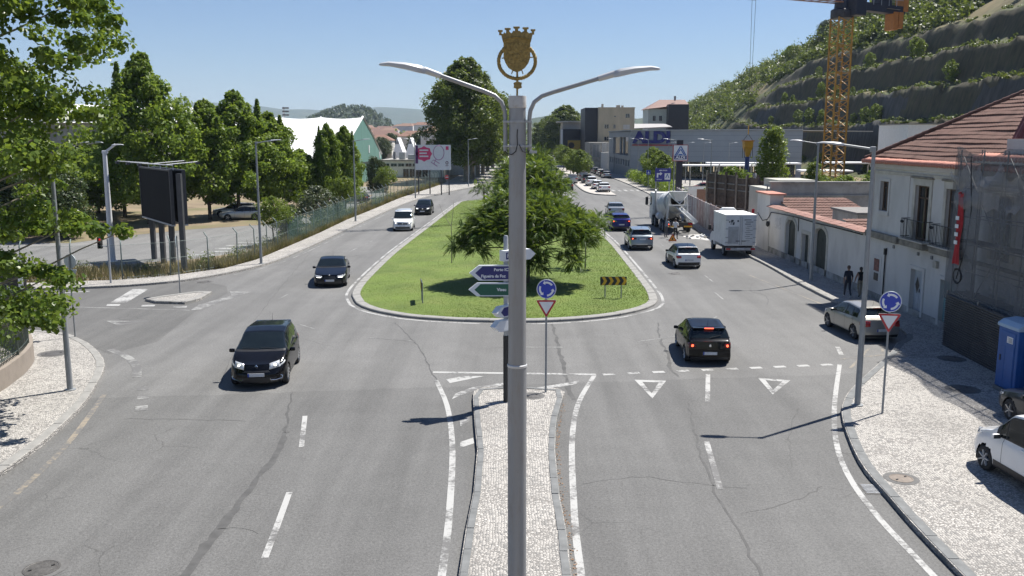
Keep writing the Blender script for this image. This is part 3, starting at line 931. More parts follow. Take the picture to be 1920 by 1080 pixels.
b = B(); b.prism(shape([(310, 745), (335, 735), (358, 720), (382, 735), (408, 740), (402, 770), (408, 800), (380, 808), (360, 820), (338, 808), (312, 800), (318, 770)]), -0.02, 0.02, XZ); b.build('medal', GOLD, t, bevel=0.004)

def street_lamp(loc, ang, label, h=7.55, m_=None, arm=1.45):
    m_ = m_ or GREYP
    t = thing('street_lamp', label, 'street lamp', loc, ang, 'single arm street lamps')
    b = B(); b.lathe([(0.17, 0), (0.17, 0.03), (0.088, 0.035), (0.086, 1.2), (0.052, h - 0.06), (0.05, h)], n=16); b.build('pole', m_, t, smooth=True)
    b = B(); b.box((0, -0.083, 0.95), (0.07, 0.02, 0.35)); b.build('access_door', m_, t)
    b = B(); b.box((0.03, 0, h + 0.0), (0.16, 0.11, 0.16)); b.build('elbow', m_, t, bevel=0.02)
    b = B(); b.tube([(0.06, 0, h + 0.01), (arm * 0.62, 0, h + 0.14)], [0.036, 0.03], 10); a = b.build('arm', m_, t, smooth=True)
    b = B(); luminaire(b, (arm * 0.58, 0, h + 0.135), (1, 0, 0.09), arm * 0.5, 0.26, 0.09); b.build('luminaire', HEADG, a, smooth=True, sharp=35)
    return t
l0 = street_lamp((10.31, 25.97, 0.118), R(172), 'grey street lamp on the right pavement corner next to the blue roundabout sign')
LAMPS = [((16.7, 49.75, 0.118), 180, 'grey street lamp in front of the white garden wall'),
         ((-13.99, 27.62, 0.118), 5, 'grey street lamp on the near left pavement corner'),
         ((-15.88, 56.57, 0.118), 5, 'grey street lamp on the far left pavement, nearest the billboard'),
         ((-14.95, 86.06, 0.118), 5, 'grey street lamp on the far left pavement opposite the white van'),
         ((-12.77, 119.5, 0.118), 170, 'grey street lamp beside the pink and white banner'),
         ((-7.1, 148, 0.118), 20, 'grey street lamp at the foot of the tall avenue trees'),
         ((21.9, 100.1, 0.118), 180, 'grey street lamp behind the construction hoarding'),
         ((20.94, 117.4, 0.118), 180, 'grey street lamp left of the square supermarket pylon sign'),
         ((22.4, 150, 0.118), 180, 'grey street lamp on the right pavement beside the clipped hedge'),
         ((24.2, 175, 0.118), 180, 'grey street lamp in front of the supermarket corner'),
         ((23.0, 205, 0.118), 180, 'distant grey street lamp past the supermarket corner')]
for loc, a, lab in LAMPS: dup(l0, loc, R(a), lab)
for i, (x, y) in enumerate(((27.5, 160), (30.2, 158), (33.0, 157), (36.2, 152))):
    dup(l0, (x, y, 0), R(0), 'slim lamp in the supermarket car park, %s from the corner' % ('first', 'second', 'third', 'fourth')[i], scale=(0.9, 0.9, 0.93 + 0.0 * i))

def arc_arrow(b, r0, r1, a0, a1, y, head=0.22):
    n = 10
    sgn = 1 if a1 > a0 else -1
    vs = []
    for i in range(n + 1):
        a = a0 + (a1 - a0) * i / n
        vs += [(r0 * math.cos(a), y, r0 * math.sin(a)), (r1 * math.cos(a), y, r1 * math.sin(a))]
    fs = [(2 * i, 2 * i + 2, 2 * i + 3, 2 * i + 1) for i in range(n)]
    k = len(vs)
    w = (r1 - r0) * 0.65
    vs += [((r0 - w) * math.cos(a1), y, (r0 - w) * math.sin(a1)), ((r1 + w) * math.cos(a1), y, (r1 + w) * math.sin(a1)),
           ((r0 + r1) / 2 * math.cos(a1 + sgn * head * 2.2), y, (r0 + r1) / 2 * math.sin(a1 + sgn * head * 2.2))]
    fs.append((k, k + 1, k + 2))
    b.add(vs, [f[::-1] for f in fs])
def rot_sign(loc, rz, label, zc, rad=0.3):
    t = thing('road_sign', label, 'road sign', loc, rz, 'roundabout and give way signs')
    b = B(); b.tube([(0, 0, 0), (0, 0, zc + 0.25)], 0.032, 12); b.build('post', GREYP, t, smooth=True)
    q = Matrix.Rotation(R(90), 3, 'X')
    b = B(); b.lathe([(rad, -0.012), (rad + 0.004, 0), (rad, 0.012)], (0, -0.045, zc), 40, q); d = b.build('disc', SBACK, t)
    b = B(); b.lathe([(rad * 0.995, 0.0126), (rad * 0.9, 0.0132)], (0, -0.045, zc), 40, q, caps=False); b.build('rim', SWHITE, d)
    b = B(); b.lathe([(rad * 0.935, 0.0135), (rad * 0.93, 0.0138)], (0, -0.045, zc), 40, q); b.build('blue_face', SBLUE, d)
    for k in range(3):
        b = B(); a = R(35 + 120 * k); arc_arrow(b, rad * 0.58, rad * 0.78, a, a + R(68), 0, 0.16)
        b.build('arrow', SWHITE, d, (0, -0.0605, zc))
    def tri_(s, c): return [(-s, c + s * 0.577), (s, c + s * 0.577), (0, c - s * 1.155)]
    zt = zc - rad - 0.23
    def rtri(s, k=0.08):
        P = [(-s, s * 0.577), (s, s * 0.577), (0, -s * 1.155)]
        out = []
        for i in range(3):
            p, a, c = Vector(P[i]), Vector(P[i - 1]), Vector(P[(i + 1) % 3])
            e1, e2 = p + (a - p) * k, p + (c - p) * k
            for f in (0, 0.5, 1): out.append(tuple(((1 - f) ** 2) * e1 + 2 * f * (1 - f) * (p * 0.75 + (e1 + e2) * 0.125) + f * f * e2))
        return out
    b = B(); b.prism(rtri(0.325), -0.01, 0.01, XZ, (0, -0.045, zt)); tr = b.build('triangle', SBACK, t)
    b = B(); b.prism(rtri(0.32), 0.0105, 0.0115, XZ, (0, -0.045, zt)); b.build('red_border', SRED, tr)
    b = B(); b.prism(rtri(0.225, 0.03), 0.012, 0.0132, XZ, (0, -0.045, zt)); b.build('white_face', SWHITE, tr)
    return t
s0 = rot_sign((1.06, 27.38, 0.118), 0.0, 'roundabout and give way sign on the splitter island', 3.29)
dup(s0, (10.74, 25.19, 0.118), R(-10), 'roundabout and give way sign on the right pavement corner')
dup(s0, (-17.5, 35.3, 0.118), R(160), 'roundabout and give way sign seen from behind, beside the near left lamp', scale=(1, 1, 0.93))

def post_sign(loc, rz, h, label, face, shp='square', s=0.3, sub=None):
    t = thing('road_sign', label, 'road sign', loc, rz)
    b = B(); b.tube([(0, 0, 0), (0, 0, h)], 0.03, 8); b.build('post', GREYP, t, smooth=True)
    q = Matrix.Rotation(R(90), 3, 'X')
    b = B()
    if shp == 'square': b.box((0, -0.04, h - s), (2 * s, 0.02, 2 * s))
    else: b.lathe([(s, -0.01), (s, 0.01)], (0, -0.04, h - s), 28, q)
    p = b.build('plate', SBACK if shp != 'square' else SWHITE, t)
    b = B()
    if shp == 'square': b.box((0, -0.0515, h - s), (1.86 * s, 0.003, 1.86 * s))
    else: b.lathe([(s * 0.92, 0.0105), (s * 0.92, 0.0125)], (0, -0.04, h - s), 28, q)
    b.build('face', face, p)
    if sub == 'walk':
        b = B(); b.prism([(-s * 0.55, -s * 0.5), (s * 0.55, -s * 0.5), (0, s * 0.5)], 0.0535, 0.055, XZ, (0, 0, h - s)); b.build('symbol', SWHITE, p)
    if sub == 'up':
        b = B(); b.prism([(-s * 0.1, -s * 0.6), (s * 0.1, -s * 0.6), (s * 0.1, s * 0.1), (s * 0.3, s * 0.1), (0, s * 0.65), (-s * 0.3, s * 0.1), (-s * 0.1, s * 0.1)], 0.0535, 0.055, XZ, (0, 0, h - s)); b.build('symbol', SWHITE, p)
    if sub == 'bar':
        b = B(); b.box((0, -0.0545, h - s), (s * 1.3, 0.002, s * 0.3)); b.build('symbol', SWHITE, p)
    return t
post_sign((-17.1, 45.77, 0.118), R(-78), 2.95, 'blue round sign seen edge on, on the triangular side road island', SBLUE, 'disc', 0.3)
post_sign((20.9, 139, 0.118), 0, 3.0, 'square blue pedestrian crossing sign beside the hedge', SBLUE, 'square', 0.35, 'walk')
t = post_sign((20.8, 129, 0.118), 0, 3.3, 'square blue arrow sign with a small round plate below it', SBLUE, 'square', 0.35, 'up')
b = B(); b.lathe([(0.25, -0.01), (0.25, 0.01)], (0, -0.04, 2.25), 24, Matrix.Rotation(R(90), 3, 'X')); b.build('round_plate', SWHITE, t)
post_sign((-9.4, 131.0, 0.118), 0, 2.6, 'round no entry sign at the far end of the left pavement', SRED, 'disc', 0.35, 'bar')
post_sign((26.2, 118, 0), 0, 2.6, 'small blue parking sign behind the hoarding', SBLUE, 'square', 0.28, 'up')

def chevron_board(loc, rz, label, n=4):
    t = thing('chevron_board', label, 'chevron board', loc, rz, 'chevron boards on the lawn')
    for sx in (-0.4, 0.4):
        b = B(); b.tube([(sx, 0.04, -0.12), (sx, 0.04, 1.0)], 0.03, 8); b.build('post', GREYP, t, smooth=True)
    b = B(); b.box((0, 0, 0.84), (1.3, 0.03, 0.42)); p = b.build('panel', BLACK, t)
    for k in range(n):
        x = -0.58 + k * 0.325
        b = B(); b.prism([(x, -0.2), (x + 0.15, -0.2), (x + 0.27, 0), (x + 0.15, 0.2), (x, 0.2), (x + 0.12, 0)], 0.016, 0.018, XZ, (0, 0, 0.84)); b.build('chevron', SYEL, p)
    b = B(); b.box((0, 0.02, 0.84), (1.26, 0.01, 0.38)); b.build('backing', SBACK, p)
    return t
c0 = chevron_board((5.0, 43.9, 0.19), 0, 'black and yellow chevron board on the right of the lawn')
dup(c0, (-4.38, 42.9, 0.17), R(-82), 'chevron board seen edge on at the left front of the lawn')

t = thing('direction_sign', 'direction sign post with arrow panels behind the tall lamp post', 'direction sign', (-0.18, 26.35, 0.118))
b = B(); b.tube([(0, 0, 0), (0, 0, 2.05)], 0.085, 16); b.build('black_sleeve', BLACK, t, smooth=True)
b = B(); b.lathe([(0.07, 2.05), (0.07, 5.0), (0.05, 5.05)], n=16); b.build('post', GALV, t, smooth=True)
def panel(z0, z1, x0, x1, rz, face, lines, tip='l', y=-0.12, th=0.12, fc=None, tsize=0.15):
    h = z1 - z0
    zc = (z0 + z1) / 2
    e = h * 0.62
    if tip == 'l': poly = [(x0, 0), (x0 + e, -h / 2), (x1, -h / 2), (x1, h / 2), (x0 + e, h / 2)]
    elif tip == 'r': poly = [(x0, -h / 2), (x1 - e, -h / 2), (x1, 0), (x1 - e, h / 2), (x0, h / 2)]
    b = B(); b.prism(poly, -th / 2, th / 2, XZ, (0, y, zc))
    p = b.build('panel', SWHITE, t, rot=(0, 0, rz))
    k = 0.028
    if tip == 'l': pol = [(x0 + 0.17, 0), (x0 + e + 0.11, -h / 2 + k), (x1 - k, -h / 2 + k), (x1 - k, h / 2 - k), (x0 + e + 0.11, h / 2 - k)]
    else: pol = [(x0 + k, -h / 2 + k), (x1 - e - 0.05, -h / 2 + k), (x1 - 0.09, 0), (x1 - e - 0.05, h / 2 - k), (x0 + k, h / 2 - k)]
    b = B(); b.prism(pol, th / 2 + 0.001, th / 2 + 0.003, XZ, (0, y, zc)); b.build('face', face, p)
    for s, x, dz, al in lines:
        text(s, tsize, fc or SWHITE, p, (x, y - th / 2 - 0.004, zc + dz), depth=0.001, bold=0.004, align=al)
    return p
panel(3.74, 4.19, -1.08, 0.46, R(3), SNAVY, (('Porto IC2', -0.36, 0.095, 'LEFT'), ('Figueira da Foz', -0.735, -0.095, 'LEFT')), tsize=0.118)
panel(3.27, 3.66, -1.10, 0.46, R(1), SGREEN, (('Viseu', -0.265, 0.0, 'LEFT'),), tsize=0.125)
p = panel(4.32, 4.63, -0.22, 0.9, R(33), SWHITE, (), 'r', th=0.24)
b = B(); b.box((-0.07, -0.2425, 4.475), (0.16, 0.004, 0.2)); b.build('parking_badge', SNAVY, p)
text('P', 0.17, SWHITE, p, (-0.07, -0.247, 4.475), depth=0.001, bold=0.004)
panel(2.68, 3.0, -0.66, 0.55, R(50), SNAVY, (), 'l', th=0.22)
panel(2.25, 2.57, -0.66, 0.55, R(44), SWHITE, (), 'l', th=0.22)

t = thing('traffic_light', 'small traffic light showing red on a slim post at the far left kerb', 'traffic light', (-22.04, 48.9, 0.118))
b = B(); b.tube([(0, 0, 0), (0, 0, 2.45)], 0.055, 10); b.build('post', GALV, t, smooth=True)
b = B(); b.tube([(0, 0, 2.0), (-0.3, -0.02, 2.05)], 0.03, 8); b.build('bracket', GALV, t)
b = B(); b.box((-0.42, -0.04, 2.22), (0.24, 0.2, 0.62)); h = b.build('housing', BLACK, t, bevel=0.03)
for k, (z, m_) in enumerate(((2.41, emis('lit red signal', (0.7, 0.03, 0.02), 0.35)), (2.22, M('dark amber lens', (0.07, 0.035, 0.006), 0.3)), (2.03, M('dark green lens', (0.006, 0.05, 0.02), 0.3)))):
    b = B(); b.lathe([(0.075, 0), (0.06, 0.02), (0.0, 0.028)], (-0.36, -0.14, z), 14, Matrix.Rotation(R(90), 3, 'X'), caps=False); b.build('lens', m_, h)
    b = B(); b.lathe([(0.085, 0), (0.085, 0.09)], (-0.36, -0.14, z), 14, Matrix.Rotation(R(90), 3, 'X'), caps=False); b.build('visor', BLACK, h)
t = thing('lamp_mast', 'thick white tapered mast with a short bent head behind the fence', 'mast', (-26.2, 58.6, 0))
MASTW = M('white mast paint', (0.62, 0.64, 0.66), 0.5, var=0.06)
b = B(); b.lathe([(0.33, 0), (0.33, 0.05), (0.21, 0.06), (0.13, 6.9), (0.135, 7.0)], n=16); b.build('pole', MASTW, t, smooth=True)
b = B(); b.box((0.02, 0, 7.08), (0.34, 0.24, 0.2)); b.build('elbow', MASTW, t, bevel=0.04)
b = B(); b.bar((0.1, 0, 7.12), (0.72, 0, 7.56), 0.14, 0.12); a = b.build('arm', MASTW, t)
b = B(); luminaire(b, (0.5, 0, 7.52), (1, 0, 0.05), 0.75, 0.3, 0.1); b.build('luminaire', HEADG, a, smooth=True, sharp=35)

t = thing('billboard', 'large double sided black billboard on four dark posts', 'billboard', (0, 0, 0))
A_, Z_ = Vector((-24.7, 60.4)), Vector((-20.35, 54.1))
dv = (Z_ - A_).normalized()
nv = Vector((-dv.y, dv.x))
nv = nv if nv.x > 0 else -nv
ang = math.atan2(dv.y, dv.x)
BILL = M('black billboard sheet', (0.008, 0.008, 0.010), 0.7, var=0.15, vscale=0.5, spec=0.1)
BFR = M('billboard frame', (0.06, 0.06, 0.065), 0.5, 0.2)
for k in (0, 1):
    off = nv * (0.75 * k)
    c = (A_ + Z_) / 2 + off
    b = B(); b.box((c.x, c.y, 4.42), ((Z_ - A_).length, 0.12, 3.22), ang); p = b.build('panel', BILL, t)
    for zz in (2.78, 6.06):
        b = B(); b.box((c.x, c.y, zz), ((Z_ - A_).length + 0.12, 0.2, 0.09), ang); b.build('frame_rail', BFR if zz > 5 else GALV, p)
    for e in (A_ + off, Z_ + off):
        b = B(); b.box((e.x, e.y, 4.42), (0.1, 0.2, 3.28), ang); b.build('frame_stile', BFR, p)
for k in range(4):
    q = Vector((-24.15, 59.6)).lerp(Vector((-19.95, 53.5)), k / 3) + nv * 0.30
    b = B(); b.b2((q.x - 0.14, q.y - 0.14, -0.05), (q.x + 0.14, q.y + 0.14, 5.9)); b.build('post', BFR, t)
for k in range(5):
    q = A_.lerp(Z_, 0.1 + 0.2 * k)
    sgn = -1 if k % 2 == 0 else 1
    b = B()
    e0 = q + nv * 0.35
    e1 = e0 + nv * (sgn * 1.9)
    b.tube([(e0.x, e0.y, 6.05), (e0.x, e0.y, 6.35), (e1.x, e1.y, 6.5)], 0.035, 6); a = b.build('lamp_arm', GALV, t)
    b = B(); b.box((e1.x, e1.y, 6.42), (0.32, 0.2, 0.16), ang); b.build('flood_lamp', BFR, a)

t = thing('advertising_panel', 'black and white advertising panel behind the leaves at the left edge', 'advertising panel', (-22.3, 38.6, 0.118), R(-8))
b = B(); b.box((0, 0, 1.55), (2.6, 0.25, 2.5)); p = b.build('cabinet', BLACK, t, bevel=0.05)
b = B(); b.box((1.18, -0.13, 1.6), (0.22, 0.02, 2.3)); b.build('white_edge', SWHITE, p)
b = B(); b.lathe([(0.42, 0), (0.42, 0.01)], (0.6, -0.128, 1.1), 24, Matrix.Rotation(R(90), 3, 'X')); b.build('white_disc', SWHITE, p)
b = B(); b.lathe([(0.3, 0), (0.3, 0.012)], (0.6, -0.13, 1.1), 24, Matrix.Rotation(R(90), 3, 'X')); b.build('black_disc', BLACK, p)
for sx in (-1, 1):
    b = B(); b.b2((sx - 0.06, -0.06, 0), (sx + 0.06, 0.06, 0.35)); b.build('foot', BLACK, t)

FENCEG = M('green grey fence steel', (0.16, 0.20, 0.19), 0.6, 0.2)
CHAIN = netmat('chain link', (0.20, 0.25, 0.23), 0.11)
SCREEN = netmat('green screen net', (0.035, 0.09, 0.075), 0.36)
t = thing('wire_fence', 'chain link fence with angled post tops along the far left pavement', 'fence', (0, 0, 0))
FL = catmull([(-30, 49.4), (-24.6, 50.2), (-22.2, 50.7), (-20.1, 52.0), (-18.0, 55.2), (-17.1, 58.9), (-16.85, 66), (-16.55, 76), (-16.4, 88), (-15.85, 101), (-15.2, 120), (-13.6, 140), (-12.2, 156)], 0.5)
P = resample(FL, 2.65)
pb = B()
pb.tube([(0, 0, -0.05), (0, 0, 2.05), (-0.28, 0.0, 2.36)], 0.035, 6)
pm_ = pb.mesh('post', True); pm_.materials.append(FENCEG)
for i, q in enumerate(P):
    o = bpy.data.objects.new('post', pm_); C.objects.link(o); o.parent = t
    a = P[min(i + 1, len(P) - 1)] - P[max(i - 1, 0)]
    o.location = (q.x, q.y, 0.0)
    o.rotation_euler = (rng.uniform(-0.02, 0.02), rng.uniform(-0.03, 0.03), math.atan2(a.y, a.x) - math.pi / 2)
b = B()
for a, c in zip(P, P[1:]):
    b.add([(a.x, a.y, 0.1), (c.x, c.y, 0.1), (c.x, c.y, 2.0), (a.x, a.y, 2.0)], [(0, 1, 2, 3)])
b.build('chain_link', CHAIN, t)
for z in (0.15, 1.05, 2.0):
    b = B(); b.tube([(q.x, q.y, z) for q in P], 0.008, 4, False); b.build('wire', FENCEG, t)
for a, c in zip(P, P[1:]):
    if 66 < a.y < 92 or 101 < a.y < 108:
        b = B()
        b.add([(a.x + 0.03, a.y, 0.12), (c.x + 0.03, c.y, 0.12), (c.x + 0.03, c.y, 1.9), (a.x + 0.03, a.y, 1.9)], [(0, 1, 2, 3)])
        b.build('green_netting', SCREEN, t)

t = thing('boundary_wall', 'curved low concrete wall with dark vertical railing at the left edge', 'wall', (0, 0, 0))
WL = catmull([(-15.9, 22), (-15.95, 25.0), (-16.08, 27.4), (-16.3, 28.7), (-16.6, 30.0), (-17.3, 31.8), (-18.6, 33.6), (-21, 35.0), (-30, 36.0)], 0.4)
inn = offset_line(WL, 0.28)
b = B()
n = len(WL)
for x, y in WL: b.v += [(x, y, 0.1), (x, y, 0.78)]
for x, y in inn: b.v += [(x, y, 0.1), (x, y, 0.8)]
for i in range(n - 1):
    b.f += [(2 * i, 2 * i + 2, 2 * i + 3, 2 * i + 1), (2 * i + 1, 2 * i + 3, 2 * n + 2 * i + 3, 2 * n + 2 * i + 1), (2 * n + 2 * i + 1, 2 * n + 2 * i + 3, 2 * n + 2 * i + 2, 2 * n + 2 * i)]
b.m = [0] * len(b.f)
b.build('plinth', M('brown concrete', (0.25, 0.215, 0.18), 0.9, var=0.2, vscale=1.2, bump=0.3, bscale=15, dirt=(0.12, 0.10, 0.085)), t)
mid = [((a[0] + c[0]) / 2, (a[1] + c[1]) / 2) for a, c in zip(WL, inn)]
RAILG = M('railing paint', (0.055, 0.07, 0.06), 0.55, 0.2)
bm_ = B(); bm_.tube([(0, 0, 0.78), (0, 0, 2.3)], 0.012, 5); barm = bm_.mesh('railing_bar'); barm.materials.append(RAILG)
for q in resample(mid, 0.14):
    o = bpy.data.objects.new('railing_bar', barm); C.objects.link(o); o.parent = t; o.location = (q.x, q.y, 0)
for q in resample(mid, 1.9):
    b = B(); b.tube([(q.x, q.y, 0.78), (q.x, q.y, 2.42)], 0.04, 8); b.build('railing_post', RAILG, t, smooth=True)
for z in (0.95, 2.2):
    b = B(); b.tube([(x, y, z) for x, y in mid], 0.018, 5, False); b.build('rail', RAILG, t)

def smooth_interp(xs, pts, sig):
    x = np.array([p[0] for p in pts]); z = np.array([p[1] for p in pts])
    fine = np.linspace(xs[0] - 0.6, xs[-1] + 0.6, 700)
    v = np.interp(fine, x, z)
    k = int(max(1, sig / (fine[1] - fine[0])) * 3)
    w = np.exp(-0.5 * (np.arange(-k, k + 1) * (fine[1] - fine[0]) / sig) ** 2)
    v = np.convolve(np.pad(v, k, mode='edge'), w / w.sum(), 'valid')
    return np.interp(xs, fine, v)
class Car:
    """lofted body; s runs from nose (0) to tail (L), v runs 0..11 from floor centre over the side to roof centre"""
    def __init__(c, **k):
        c.__dict__.update(dict(L=4.3, W=1.8, z0=0.2, hood=0.74, cowl=(1.05, 0.98), roof=(1.9, 1.46), top=(2.5, 1.52), rroof=(3.7, 1.44), deck=(4.15, 0.98), tail=0.9,
                               belt=(0.66, 0.90, 0.98), wheel=0.32, wf=0.85, wr=3.45, bowf=0.22, bowr=0.13, tumble=0.2, leanf=0.35, leanr=0.12, nosew=0.80, tailw=0.87, sig=0.055))
        c.__dict__.update(k)
        c.S = np.linspace(0, c.L, 84)
        c.S = np.unique(np.round(np.concatenate([c.S, np.linspace(0, 0.25, 8), np.linspace(c.L - 0.25, c.L, 8)]), 4))
        pts = [(0, c.hood), (0.25, c.hood + 0.055), c.cowl, c.roof, c.top, c.rroof, c.deck, (c.L, c.tail)]
        c.ztt = smooth_interp(c.S, pts, c.sig)
        c.zbt = np.minimum(smooth_interp(c.S, [(0, c.belt[0]), (0.3, c.belt[0] + 0.05), (c.cowl[0], c.belt[1]), (c.rroof[0], c.belt[2]), (c.L, min(c.belt[2], c.tail) - 0.03)], 0.12), c.ztt - 0.025)
        W = c.W / 2
        c.hwt = smooth_interp(c.S, [(-0.5, c.nosew * W), (0, c.nosew * W), (0.2, (c.nosew * 0.35 + 0.65) * W), (0.6, 0.975 * W), (1.2, W), (c.L - 1.1, W), (c.L - 0.3, 0.95 * W), (c.L, c.tailw * W), (c.L + .5, c.tailw * W)], 0.09)
    def sec(c, s):
        zt, zb, hw = np.interp(s, c.S, c.ztt), np.interp(s, c.S, c.zbt), np.interp(s, c.S, c.hwt)
        z0 = c.z0
        gh = max(zt - zb, 0.02)
        tw = hw * (0.94 - c.tumble * min(1, gh / 0.5))
        k = min(1, gh / 0.3)
        return np.array([(0, z0), (hw * 0.82, z0), (hw * 0.965, z0 + 0.06), (hw * 0.993, z0 + 0.17), (hw, z0 + 0.55 * (zb - z0)), (hw * 0.985, zb - 0.09), (hw * 0.945, zb),
                         (hw * 0.945 + (tw - hw * 0.945) * 0.45, zb + 0.47 * gh), (tw * 1.0, zt - 0.075 * k - 0.004), (tw * 0.9, zt - 0.028 * k - 0.002), (tw * 0.5, zt - 0.005 * k), (0, zt)])
    def at(c, s, v):
        q = c.sec(s)
        v = min(max(v, 0), 11)
        i = min(int(v), 10)
        f = v - i
        p0, p1, p2, p3 = q[max(i - 1, 0)], q[i], q[i + 1], q[min(i + 2, 11)]
        if i in (0, 1, 5, 6): return p1 + (p2 - p1) * f
        return 0.5 * (2 * p1 + (p2 - p0) * f + (2 * p0 - 5 * p1 + 4 * p2 - p3) * f * f + (3 * p1 - p0 - 3 * p2 + p3) * f ** 3)
    def warp(c, x, z, s):
        u = (x / (c.W / 2)) ** 2
        ff, fr = max(0, 1 - s / 0.9) ** 1.5, max(0, 1 - (c.L - s) / 0.8) ** 1.5
        s2 = s + ff * (c.bowf * u + c.leanf * max(0, z - 0.5) + 0.35 * max(0, 0.36 - z)) - fr * (c.bowr * u + c.leanr * max(0, z - 0.55) + 0.4 * max(0, 0.38 - z))
        return Vector((x, c.L / 2 - s2, z))
    def pt(c, s, v, side=1, off=0.0):
        x, z = c.at(s, v)
        p = c.warp(x * side, z, s)
        if off:
            e = 0.02
            a = c.at(min(s + e, c.L), v); d = c.at(max(s - e, 0), v)
            ts = c.warp(a[0] * side, a[1], min(s + e, c.L)) - c.warp(d[0] * side, d[1], max(s - e, 0))
            g, h = c.at(s, min(v + 0.05, 11)), c.at(s, max(v - 0.05, 0))
            tv = c.warp(g[0] * side, g[1], s) - c.warp(h[0] * side, h[1], s)
            if v > 10.93: tv = Vector((-side, 0, 0))
            nn = ts.cross(tv)
            if nn.length > 1e-9:
                nn.normalize()
                ref = Vector((side * (0.2 + (1 if v < 8 else 0)), 0, 1 if v >= 8 else 0.2))
                if nn.dot(ref) < 0: nn = -nn
                p = p + nn * off
        return p
    def end(c, front, x, z, off=0.0):
        s = 0 if front else c.L
        return c.warp(x, z, s) + Vector((0, off if front else -off, 0))
    def side_v(c, s, z):
        vs = np.linspace(2, 6.4, 60)
        zs = [c.at(s, v)[1] for v in vs]
        return float(np.interp(z, zs, vs))
    def body(c):
        vv = []
        for i in range(11): vv += [i + f for f in ((0, 0.34, 0.67) if i in (2, 3, 4, 8, 9) else (0, 0.5))]
        vv.append(11.0)
        nv = len(vv)
        b = B()
        idx = {}
        for si, s in enumerate(c.S):
            for side in (1, -1):
                for j, v in enumerate(vv):
                    if side < 0 and j in (0, nv - 1): idx[si, side, j] = idx[si, 1, j]; continue
                    x, z = c.at(s, v)
                    p = c.warp(x * side, z, s)
                    if 0.9 < v < 6:
                        for w in (c.wf, c.wr):
                            ra = c.wheel + 0.055
                            dy, dz = (c.L / 2 - w) - p.y, p.z - c.wheel
                            r_ = math.hypot(dy, dz)
                            if abs(r_ - ra) < 0.032 and r_ > 0:
                                p = Vector((p.x, (c.L / 2 - w) - dy * ra / r_, c.wheel + dz * ra / r_))
                    idx[si, side, j] = len(b.v)
                    b.v.append(tuple(p))
        for si in range(len(c.S) - 1):
            for side in (1, -1):
                for j in range(nv - 1):
                    q = [idx[si, side, j], idx[si + 1, side, j], idx[si + 1, side, j + 1], idx[si, side, j + 1]]
                    if vv[j] >= 0.9 and vv[j] < 6:
                        m_ = sum((Vector(b.v[i]) for i in q), Vector()) / 4
                        if any(math.hypot((c.L / 2 - w) - m_.y, m_.z - c.wheel) < c.wheel + 0.05 for w in (c.wf, c.wr)): continue
                    b.f.append(tuple(q[::-1] if side > 0 else q))
        nc = 12
        for front, si in ((True, 0), (False, len(c.S) - 1)):
            rows = []
            for j, v in enumerate(vv):
                x, z = c.at(c.S[si], v)
                r_ = []
                for k in range(nc + 1):
                    f = k / nc * 2 - 1
                    if k == 0: r_.append(idx[si, -1, j])
                    elif k == nc: r_.append(idx[si, 1, j])
                    else:
                        r_.append(len(b.v)); b.v.append(tuple(c.warp(x * f, z, c.S[si])))
                rows.append(r_)
            for j in range(nv - 1):
                for k in range(nc):
                    q = (rows[j][k], rows[j][k + 1], rows[j + 1][k + 1], rows[j + 1][k])
                    if len(set(q)) < 3: continue
                    b.f.append(q[::-1] if front else q)
        b.m = [0] * len(b.f)
        me = b.mesh('body', True)
        bm = bmesh.new(); bm.from_mesh(me)
        bmesh.ops.dissolve_degenerate(bm, dist=1e-5, edges=bm.edges)
        bmesh.ops.recalc_face_normals(bm, faces=bm.faces)
        bm.to_mesh(me); bm.free()
        for p in me.polygons: p.use_smooth = True
        me.set_sharp_from_angle(angle=R(38))
        return me
    def patch(c, s0, s1, v0, v1, off=0.006, side=None, ns=10, nv=8):
        """patch of the body surface; side None spans the middle. s0/s1/v0/v1 may be functions of the other parameter"""
        b = B()
        if side is None:
            cols = [(1, v0 + (11 - v0) * k / nv) for k in range(nv + 1)]
            cols += [(-1, v) for _, v in cols[-2::-1]]
        else: cols = [(side, None if callable(v0) or callable(v1) else v0 + (v1 - v0) * k / nv) for k in range(nv + 1)]
        vs = []
        for i in range(ns + 1):
            for kk, (sd, v) in enumerate(cols):
                if side is None:
                    f = (kk / (len(cols) - 1)) * 2 - 1
                    a = s0(f) if callable(s0) else s0
                    d = s1(f) if callable(s1) else s1
                    s = a + (d - a) * i / ns
                    vs.append(c.pt(s, v, sd, off))
                else:
                    s = s0 + (s1 - s0) * i / ns
                    a = v0(s) if callable(v0) else v0
                    d = v1(s) if callable(v1) else v1
                    vs.append(c.pt(s, a + (d - a) * kk / nv, sd, off))
        w = len(cols)
        fs = [(i * w + k, i * w + k + 1, (i + 1) * w + k + 1, (i + 1) * w + k) for i in range(ns) for k in range(w - 1)]
        if side == 1 or side is None: fs = [f[::-1] for f in fs]
        b.add(vs, fs)
        return b
